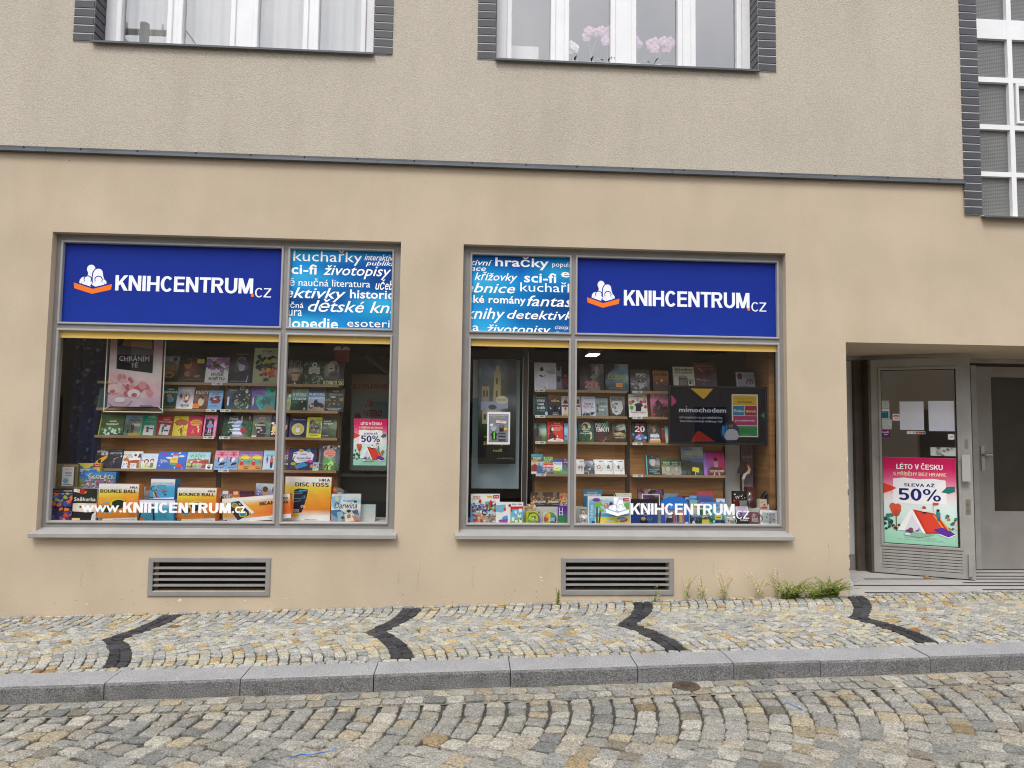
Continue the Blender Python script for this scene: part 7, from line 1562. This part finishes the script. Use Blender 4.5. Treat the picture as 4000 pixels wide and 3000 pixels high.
# ---- mugs, wine glass, toy birds, black shoes
def mug(x, y, r, h, m, label, name_txt=None, ink='333', flare=0.0):
    g_ = tag(empty('mug', (x, y, .8305)), label, 'mug', 'mugs in the right shop window')
    MB().lathe([(0, .002), (r * .85 - flare, .0), (r * .95 - flare, .004), (r, h), (r - .003, h), (r * .93 - flare, .006), (0, .006)], 0, 0, 28).build('body', m, g_, True)
    hd = MB()
    pr = None
    for i in range(13):
        t = R(-80 + 160 * i / 12)
        p = (r * .9 + .5 * h * .62 * math.cos(t), 0, h * .5 + h * .36 * math.sin(t))
        if pr: hd.cyl(pr, p, .004, n=8, caps=False)
        pr = p
    hd.build('handle', m, g_, True).rotation_euler = (0, 0, R(-20))
    if name_txt:
        vs, fs = text_mesh(name_txt, 'I')
        tx = MB()
        for fc in fs:
            pts = []
            for i in fc:
                a = (vs[i][0] - .5) * 1.3 - .1
                pts.append(((r + .0009) * math.sin(a), -(r + .0009) * math.cos(a), h * .72 - vs[i][1] * h * .5))
            tx.add(pts, [tuple(range(len(pts)))], lin(ink))
        tx.build('lettering', PRINT, g_)
M_cer = mat('white_ceramic', (.72, .71, .68), .2, spec=.5)
mug(1.105, .20, .044, .075, M_cer, 'white mug with handwriting at the left edge of the beach jigsaw', 'Deli')
mug(2.525, .18, .048, .062, M_cer, 'low white mug with handwriting beside the lilac book', 'Filip')
mug(2.77, .20, .05, .108, mat('plum_ceramic', (.17, .05, .075), .3), 'plum coloured mug with white lettering beside the lavender picture', 'Na lenocha', 'ddd')
wg = tag(empty('wine_glass', (2.77, .295, .966)), 'engraved stemmed wine glass before the dark red gift box', 'wine glass')
MB().lathe([(.0, .0), (.026, .001), (.026, .003), (.006, .008), (.004, .05), (.007, .058), (.03, .085), (.034, .115), (.029, .165), (.027, .165), (.031, .115), (.027, .088), (0, .065)], 0, 0, 24).build('bowl_and_stem', glass_mat('clear_glass', 1.9), wg, True)
def toy_bird(x, y, z, s, body, breast, label, yaw):
    b = tag(empty('toy_bird', (x, y, z)), label, 'toy bird', 'toy birds in clear bags')
    b.rotation_euler = (0, 0, R(yaw))
    m = MB()
    n1, n2 = 14, 9
    for j in range(n2 + 1):
        for i in range(n1):
            a, c = 2 * math.pi * i / n1, math.pi * j / n2
            px, py, pz = math.cos(c), math.sin(c) * math.cos(a), math.sin(c) * math.sin(a)
            head = max(0, -px - .25)
            sx = 1.0 if px < 0 else 1.35
            cz = s * (.5 * pz * (1 - .3 * max(0, px)) + .5 + .28 * head)
            m.v.append((s * .62 * px * sx, s * .46 * py * (1 - .35 * max(0, px)), cz))
            front = -px * .8 - pz * .35
            m.c.append(lin(breast) if front > .25 else lin(body) if pz > -.35 else lin('e6e2da'))
    for j in range(n2):
        for i in range(n1):
            k = (i + 1) % n1
            m.f.append((j * n1 + i, j * n1 + k, j * n1 + n1 + k, j * n1 + n1 + i))
    m.build('body', PRINT_MATT, b, True)
    MB().cyl((-s * .62, 0, s * .72), (-s * .78, 0, s * .68), s * .06, s * .005, 6).build('beak', M_post, b)
    for sy in (-1, 1):
        MB().lathe([(0, -.03 * s), (.04 * s, 0), (0, .03 * s)], -s * .5, sy * s * .27, 8).build('eye', M_ink, b).location = (0, 0, s * .82)
    bag = MB()
    rnd_ = random.Random(int(s * 1e4))
    for j in range(7):
        for i in range(12):
            a = 2 * math.pi * i / 12
            t = j / 6
            rr = s * .62 * math.sin(math.pi * min(.93, t * .9 + .1)) * rnd_.uniform(.85, 1.12)
            bag.v.append((s * (-.85 + 2.2 * t), rr * math.cos(a) * .9, max(.001, s * .5 + rr * math.sin(a))))
            bag.c.append(None)
    for j in range(6):
        for i in range(12):
            k = (i + 1) % 12
            bag.f.append((j * 12 + i, j * 12 + k, j * 12 + 12 + k, j * 12 + 12 + i))
    bag.build('clear_bag', glass_mat('clear_film', 1.35), b)
toy_bird(-1.225, .205, 1.073, .075, '6a6258', 'd0542e', 'toy robin with an orange breast in a clear bag on the ship game', 0)
toy_bird(.60, .20, .926, .078, 'a87f4a', 'e8e0d0', 'brown and cream toy bird in a clear bag on the card game tin', 190)
sh = tag(empty('shoe_ornament', (2.985, .37, 1.05)), 'pair of glossy black curved ornaments above the reading lamp box', 'ornament')
for k in (-1, 1):
    m = MB()
    pr = None
    for i in range(9):
        t = i / 8
        p = (-.06 + .1 * t, k * .016, .005 + .09 * math.sin(t * 1.5))
        r = .006 + .017 * math.sin(math.pi * min(1, t * .75 + .2))
        if pr: m.cyl(pr[0], p, pr[1], r, 10, caps=(i in (1, 8)))
        pr = (p, r)
    m.build('curve', mat('gloss_black', (.012, .012, .012), .12), sh, True)
MB().box(-.06, .05, -.03, .03, -.083, .004).build('stand', M_disp, sh)

# ---- things on the open door leaf (placed in the leaf's own frame)
LM = Matrix.Translation((4.452, 1.035, FZ + .012)) @ Matrix.Rotation(R(-26.5), 4, 'Z')
def on_door(name, x0, x1, z0, z1, spec, label, cat, y=.017, group=None, seed=3, res=(4, 6), m=None):
    o = MB().box(-(x1 - x0) / 2, (x1 - x0) / 2, 0, .001, 0, z1 - z0, lin('ddd')).build(name, M_body)
    o.matrix_world = LM @ Matrix.Translation(((x0 + x1) / 2, y, z0))
    tag(o, label, cat, group)
    print_mb(spec, (x1 - x0) * .999, (z1 - z0) * .999, seed, 1.0, res).build('print', m or PRINT_MATT, o)
on_door('sale_poster', .10, .80, .325, 1.255, SALE, 'large creased summer sale poster on the lower half of the open door', 'poster', group='summer sale posters', res=(10, 16))
W_ = 'g1 d6dae6 dde0ea d8dce8|n.02'
on_door('paper_sheet', .285, .515, 1.555, 1.865, W_, 'blank white sheet on the door glass, the one nearer the hinges', 'paper sheet', group='blank sheets on the door glass')
on_door('paper_sheet', .56, .80, 1.545, 1.87, W_, 'blank white sheet on the door glass, the one nearer the lock', 'paper sheet', group='blank sheets on the door glass')
on_door('sticker', .100, .185, 1.79, 1.875, 'g1 b8c4c0 bcc8c4', 'pale grey-green square sticker, top of the column on the door glass', 'sticker', group='stickers on the door glass')
on_door('sticker', .100, .185, 1.675, 1.785, 'g1 e6e8e8 e6e8e8|r .1 .25 .9 .95 1f6f8a|e .12 .1 .06 .05 e0a030|t .2 .32 .7 .4 ddd hodnocení', 'white sticker with a teal square on the door glass', 'sticker', group='stickers on the door glass')
on_door('sticker', .097, .205, 1.56, 1.668, 'g1 c0ccc4 b8c6be', 'larger pale green sticker under the teal one on the door glass', 'sticker', group='stickers on the door glass')
on_door('sticker', .100, .19, 1.475, 1.555, 'g2 7a1a6a 8a1a5a 5a1a7a 6a1a6a|T .15 .2 .85 .45 eee benefit|T .3 .55 .75 .8 eee plus', 'purple sticker at the foot of the column on the door glass', 'sticker', group='stickers on the door glass')
on_door('sticker', .215, .282, 1.655, 1.73, 'g1 e8e8e8 e8e8e8|e .5 .35 .4 .18 c02a28|r .3 .3 .7 .4 eee|r .3 .7 .9 .78 888', 'small white sticker with a red oval on the door glass', 'sticker', group='stickers on the door glass')
on_door('sticker', .35, .525, 1.51, 1.542, 'g1 d8dce0 d8dce0|r .03 .2 .3 .8 e8ecf0|t .08 .3 .25 .6 2a3a80 VISA|r .36 .2 .45 .8 9ab0d0|r .5 .2 .7 .8 1f2a50|e .56 .5 .05 .25 d03030|e .62 .5 .05 .25 e0a030|r .72 .2 .84 .8 b02a28|r .86 .2 .97 .8 203a80', 'narrow strip of payment card marks under the sheets on the door glass', 'sticker', group='stickers on the door glass')
on_door('sticker', .735, .795, 1.455, 1.515, 'g1 c4ccca c4ccca|e .5 .5 .48 .48 e8eaea|T .2 .36 .8 .64 b02a40 TAM', 'round white sticker reading TAM near the lock on the door glass', 'sticker', group='stickers on the door glass')
on_door('sticker', .57, .805, 1.28, 1.37, 'g1 b8bcb8 c4c8c4|n.05|b 8 .12 .05 .05 .95 .95 6a6a62 8a8a80|t .2 .35 .7 .6 9aa09a sem', 'torn pale sticker above the sale poster on the door glass', 'sticker', group='stickers on the door glass')

# ================================================================== ORCHIDS behind the right upper window
def orchid(x, y, blooms, colr, label, hgt):
    o = tag(empty('orchid', (x, y, 5.30)), label, 'orchid', 'orchids behind the right upper window')
    MB().lathe([(.0, 0), (.05, 0), (.062, .1), (.056, .1), (.05, .02), (0, .02)], 0, 0, 16).build('pot', M_cer, o)
    rr = random.Random(int(x * 100))
    m = MB()
    for k in range(5):
        a = rr.uniform(0, 6.28)
        d = Vector((math.cos(a), math.sin(a), 0))
        sd = d.orthogonal() * .02
        m.add([(0, 0, .1), tuple(d * .07 + sd + Vector((0, 0, .14))), tuple(d * .15 + Vector((0, 0, .11))), tuple(d * .07 - sd + Vector((0, 0, .14)))], [(0, 1, 2, 3)])
    m.build('leaves', mat('orchid_leaf', (.06, .12, .04), .5), o)
    for s in range(blooms[0]):
        lean = rr.uniform(-.1, .1)
        st_ = MB()
        p0 = Vector((0, 0, .1))
        pts = [Vector((lean * t * t * 1.6, -.02 * t, .1 + hgt * (t - .18 * t * t))) for t in [q / 6 for q in range(7)]]
        for a, b in zip(pts, pts[1:]): st_.cyl(a, b, .0035, .003, 6, False)
        st_.build('stem', mat('orchid_stem', (.22, .26, .12), .6), o)
        for b in range(blooms[1]):
            t = 1 - b * .07
            c = Vector((lean * t * t * 1.6 + rr.uniform(-.05, .05), -.03 + rr.uniform(-.02, .02), .1 + hgt * (t - .18 * t * t) + rr.uniform(-.05, .04)))
            fl_ = MB()
            for k in range(5):
                a = 2 * math.pi * k / 5 + rr.uniform(-.2, .2) + math.pi / 2
                L_ = .056 * rr.uniform(.9, 1.15)
                u = Vector((math.cos(a), 0, math.sin(a)))
                v = Vector((-math.sin(a), 0, math.cos(a)))
                w_ = .03 if k else .02
                q = [c, c + u * L_ * .35 + v * w_ * .8 + Vector((0, -.008, 0)), c + u * L_ * .75 + v * w_ * .8 + Vector((0, -.004, 0)), c + u * L_ + Vector((0, .004, 0)), c + u * L_ * .75 - v * w_ * .8 + Vector((0, -.004, 0)), c + u * L_ * .35 - v * w_ * .8 + Vector((0, -.008, 0))]
                fl_.add([tuple(z) for z in q], [tuple(range(6))], [z * rr.uniform(.9, 1.1) for z in lin(colr)])
            fl_.build('flower', PRINT_MATT, o)
orchid(.99, .27, (1, 5), 'e0e4da', 'white orchid low at the edge of the second pane', .22)
orchid(1.16, .27, (2, 3), 'c4a0b4', 'pink orchid standing tall in the second pane', .40)
orchid(1.33, .27, (1, 3), 'c8a8c4', 'pale lilac orchid close to the central post', .38)
orchid(1.63, .27, (2, 4), 'cca8c4', 'lilac orchid at the left of the third pane', .30)
orchid(1.84, .27, (2, 5), 'c2a0b4', 'pink orchid with many flowers at the right of the third pane', .32)
tag(MB().box(.33, .64, .38, .40, 5.27, 5.62).build('white_board', M_disp), 'white board leaning inside the first pane of the right upper window', 'board')

# ================================================================== WEEDS along the wall
M_weed = mat('weed', attr=True, rough=.8, spec=.2)
def weed(x, y, h, spread, stems, leaves, dry, label, seed):
    rr = random.Random(seed)
    z0 = gz(x, y) - .006
    st_, lf = MB(), MB()
    for s in range(stems):
        a = rr.uniform(0, 6.28)
        hh = h * rr.uniform(.55, 1)
        bx_, by_ = rr.uniform(-spread, spread) * .35, rr.uniform(-.02, .012)
        lx, ly = rr.uniform(-spread, spread), rr.uniform(-.09 - spread * .5, .015)
        g0 = lin('6f7a3a') if not (rr.random() < dry) else lin('b8a878')
        pts = [Vector((bx_ + lx * t * t, by_ + ly * t * t, hh * t)) for t in [q / 5 for q in range(6)]]
        for p, q in zip(pts, pts[1:]): st_.cyl(p, q, .0016, .0011, 4, False, g0)
        for k in range(leaves):
            t = rr.uniform(.03, .95)
            p = Vector((bx_ + lx * t * t, by_ + ly * t * t, hh * t))
            d = Vector((rr.uniform(-1, 1), rr.uniform(-1, .4), rr.uniform(-.2, .9))).normalized()
            ln = rr.uniform(.012, .032) * (1.15 - .6 * t)
            s_ = d.orthogonal().normalized() * ln * rr.uniform(.16, .3)
            isdry = rr.random() < dry and t > .4
            c = [q * rr.uniform(.65, 1.25) for q in (lin('c2b488') if isdry else lin('8a9a4a') if rr.random() < .6 else lin('6b8236'))]
            lf.add([p, p + d * ln * .5 + s_, p + d * ln, p + d * ln * .5 - s_], [(0, 1, 2, 3)], c)
        if dry > .4:
            for k in range(12):                          # seed pods on side twigs
                t = rr.uniform(.5, 1)
                p = Vector((bx_ + lx * t * t, by_ + ly * t * t, hh * t))
                d = Vector((rr.uniform(-1, 1), rr.uniform(-1, .4), rr.uniform(.2, 1))).normalized()
                q = p + d * rr.uniform(.012, .026)
                st_.cyl(p, q, .0007, .0006, 3, False, lin('b8a878'))
                e_ = d.orthogonal().normalized() * .004
                lf.add([q, q + d * .005 + e_, q + d * .009, q + d * .005 - e_], [(0, 1, 2, 3)], lin('d4c48c'))
    r = tag(empty('weed_plant', (x, y, z0)), label, 'weed', 'weeds along the foot of the wall')
    st_.build('stems', M_weed, r)
    lf.build('leaves', M_weed, r)
for a in ((.825, -.06, .16, .03, 6, 16, .15, 'small green weed left of the cellar grille under the television', 1),
          (1.74, -.05, .17, .05, 4, 10, .3, 'thin weed in front of the right end of the cellar grille', 2),
          (2.02, -.05, .26, .1, 5, 10, .8, 'dry seeding weed just right of the cellar grille', 3),
          (2.17, -.04, .25, .08, 5, 12, .7, 'tall straw-coloured weed, second from the cellar grille', 4),
          (2.38, -.05, .27, .1, 6, 14, .7, 'wispy seeding weed, third from the cellar grille', 5),
          (2.70, -.04, .25, .14, 6, 10, .75, 'wide sprawling dry weed midway along the wall', 6),
          (2.86, -.04, .31, .1, 5, 12, .8, 'tallest dry weed behind the left green clump', 7),
          (3.00, -.08, .20, .24, 44, 40, .22, 'bushy green weed clump, the left of the two dense ones', 8),
          (3.36, -.08, .21, .25, 60, 42, .12, 'dense dark green weed clump beside the doorway corner', 9),
          (3.20, -.10, .12, .14, 26, 20, .05, 'low green tuft between the two dense weed clumps', 10)):
    weed(*a)

# tufts of grass and moss in the joints
rr = random.Random(77)
gm = MB()
def tuft(x, y, z, n, h):
    for k in range(n):
        a = rr.uniform(0, 6.28)
        d = Vector((math.cos(a), math.sin(a), rr.uniform(.5, 2))).normalized()
        s_ = d.orthogonal().normalized() * rr.uniform(.002, .004)
        p = Vector((x + rr.uniform(-.015, .015), y + rr.uniform(-.01, .01), z - .004))
        gm.add([p - s_, p + s_, p + d * h * rr.uniform(.5, 1)], [(0, 1, 2)], [q * rr.uniform(.6, 1.3) for q in lin('56702a')])
for k in range(230):
    y = rr.uniform(-3.2, -1.96)
    x = rr.uniform(-3.8, 4.6)
    tuft(x, y, rz(x, y) - .012, rr.randint(3, 12), .022)
for k in range(110):
    x = rr.uniform(-4, 5)
    tuft(x, rr.choice([rr.uniform(-1.4, -.02), rr.uniform(-.1, -.01)]), gz(x, -.3) - .006, rr.randint(2, 5), .018)
for k in range(420):
    x = rr.uniform(-4, 5)
    tuft(x, KERB_OUT - rr.uniform(.004, .02), rz(x, KERB_OUT) + .002, rr.randint(1, 3), .012)
tag(gm.build('joint_grass', M_weed), 'sparse green grass and moss growing in the paving joints', 'grass', kind='stuff')
# grit lying in the gutter and on the setts
gr_ = MB()
for k in range(520):
    x = rr.uniform(-4.2, 5)
    y = KERB_OUT - abs(rr.gauss(0, .09)) - .01 if rr.random() < .7 else rr.uniform(-3.1, -1.8)
    s_ = rr.uniform(.002, .006)
    z = rz(x, y) + .004
    c = [q * rr.uniform(.5, 1.3) for q in rr.choice([lin('3a3630'), lin('5a5248'), lin('b0a488'), lin('282420')])]
    gr_.add([(x - s_, y - s_ * .6, z), (x + s_, y - s_ * .5, z), (x + s_ * .7, y + s_ * .7, z), (x - s_ * .6, y + s_ * .6, z), (x, y, z + s_)], [(0, 1, 4), (1, 2, 4), (2, 3, 4), (3, 0, 4)], c)
tag(gr_.build('grit', M_stone), 'dark grit and chippings scattered along the gutter', 'grit', kind='stuff')
# stray bits of blue string
for (pts, lab) in (([(-.93, -2.60), (-.88, -2.57), (-.83, -2.585), (-.78, -2.56), (-.72, -2.55), (-.69, -2.525)], 'long blue string lying on the setts at the left'), ([(2.02, -2.13), (2.05, -2.19), (2.075, -2.235)], 'short straight blue string lying on the setts at the right')):
    m = MB()
    for (a, b) in zip(pts, pts[1:]):
        m.cyl((*a, rz(*a) + .006), (*b, rz(*b) + .006), .0028, n=5, c=lin('3a78c0'))
    tag(m.build('blue_string', PRINT_MATT), lab, 'string', 'bits of blue string on the road')

# ================================================================== HOUSE ACROSS THE STREET (reflected in the glass)
op = tag(empty('opposite_building', (0, -14, 0)), 'plain house front across the street behind the viewer', 'building')
M_opp = mat('opposite_render', (.46, .38, .28), .9, var=.1, vscale=1)
ho = []
for fz in (.9, 4.1):
    for i in range(-6, 7):
        ho.append((i * 2.4 - .5, i * 2.4 + .5, fz, fz + 1.6, .2))
ow = wall_mesh(-17, 17, -1, 7.0, ho, 0, 0)
o = ow.build('front_wall', M_opp, op)
o.rotation_euler = (0, 0, math.pi)
for hh in ho:
    MB().box(-hh[1], -hh[0], -.2, -.19, hh[2], hh[3]).build('window', mat('opposite_glass', (.05, .06, .07), .1), op)
MB().prism([(.35, 6.95), (.35, 7.05), (-4, 9.4), (-8.4, 7.05), (-8.4, 6.95)][::-1], -17.2, 17.2).build('roof', mat('opposite_roof', (.12, .06, .045), .8), op)
MB().box(-17, 17, -8, -7.8, -1, 6.95).build('rear_wall', M_opp, op)
for xx in (-17, 16.8):
    MB().box(xx, xx + .2, -7.8, -.21, -1, 6.95).build('side_wall', M_opp, op)

up = tag(empty('utility_pole', (-7.5, -9.0, -.2)), 'wooden utility pole with cross-arms behind the viewer, mirrored in the left upper window', 'utility pole')
MB().cyl((0, 0, -.3), (0, 0, 11.0), .14, .1, 12).build('pole', mat('tarred_wood', (.06, .05, .035), .8), up)
for zz in (10.2, 10.75):
    MB().box(-.9, .9, -.05, .05, zz, zz + .1).build('cross_arm', mat('tarred_wood'), up)
    for sx in (-.8, -.4, .4, .8):
        MB().cyl((sx, 0, zz + .1), (sx, 0, zz + .26), .035, .025, 8).build('insulator', M_cer, up)
for k, zz in enumerate((10.48, 11.03)):
    for sx in (-.8, .8):
        MB().cyl((sx, -20, zz + .3), (sx, 0, zz), .012, n=5).build('wire', M_post, up)
an = tag(empty('roof_antenna', (3.6, -14.6, 7.0)), 'roof antenna across the street, mirrored in the right upper window', 'antenna')
MB().cyl((0, 0, -.2), (0, 0, 6.3), .03, n=8).build('mast', M_post, an)
for zz, ln in ((5.6, .9), (5.95, 1.1), (6.2, .7)):
    MB().cyl((-ln, 0, zz), (ln, 0, zz + .06), .018, n=6).build('element', M_post, an)
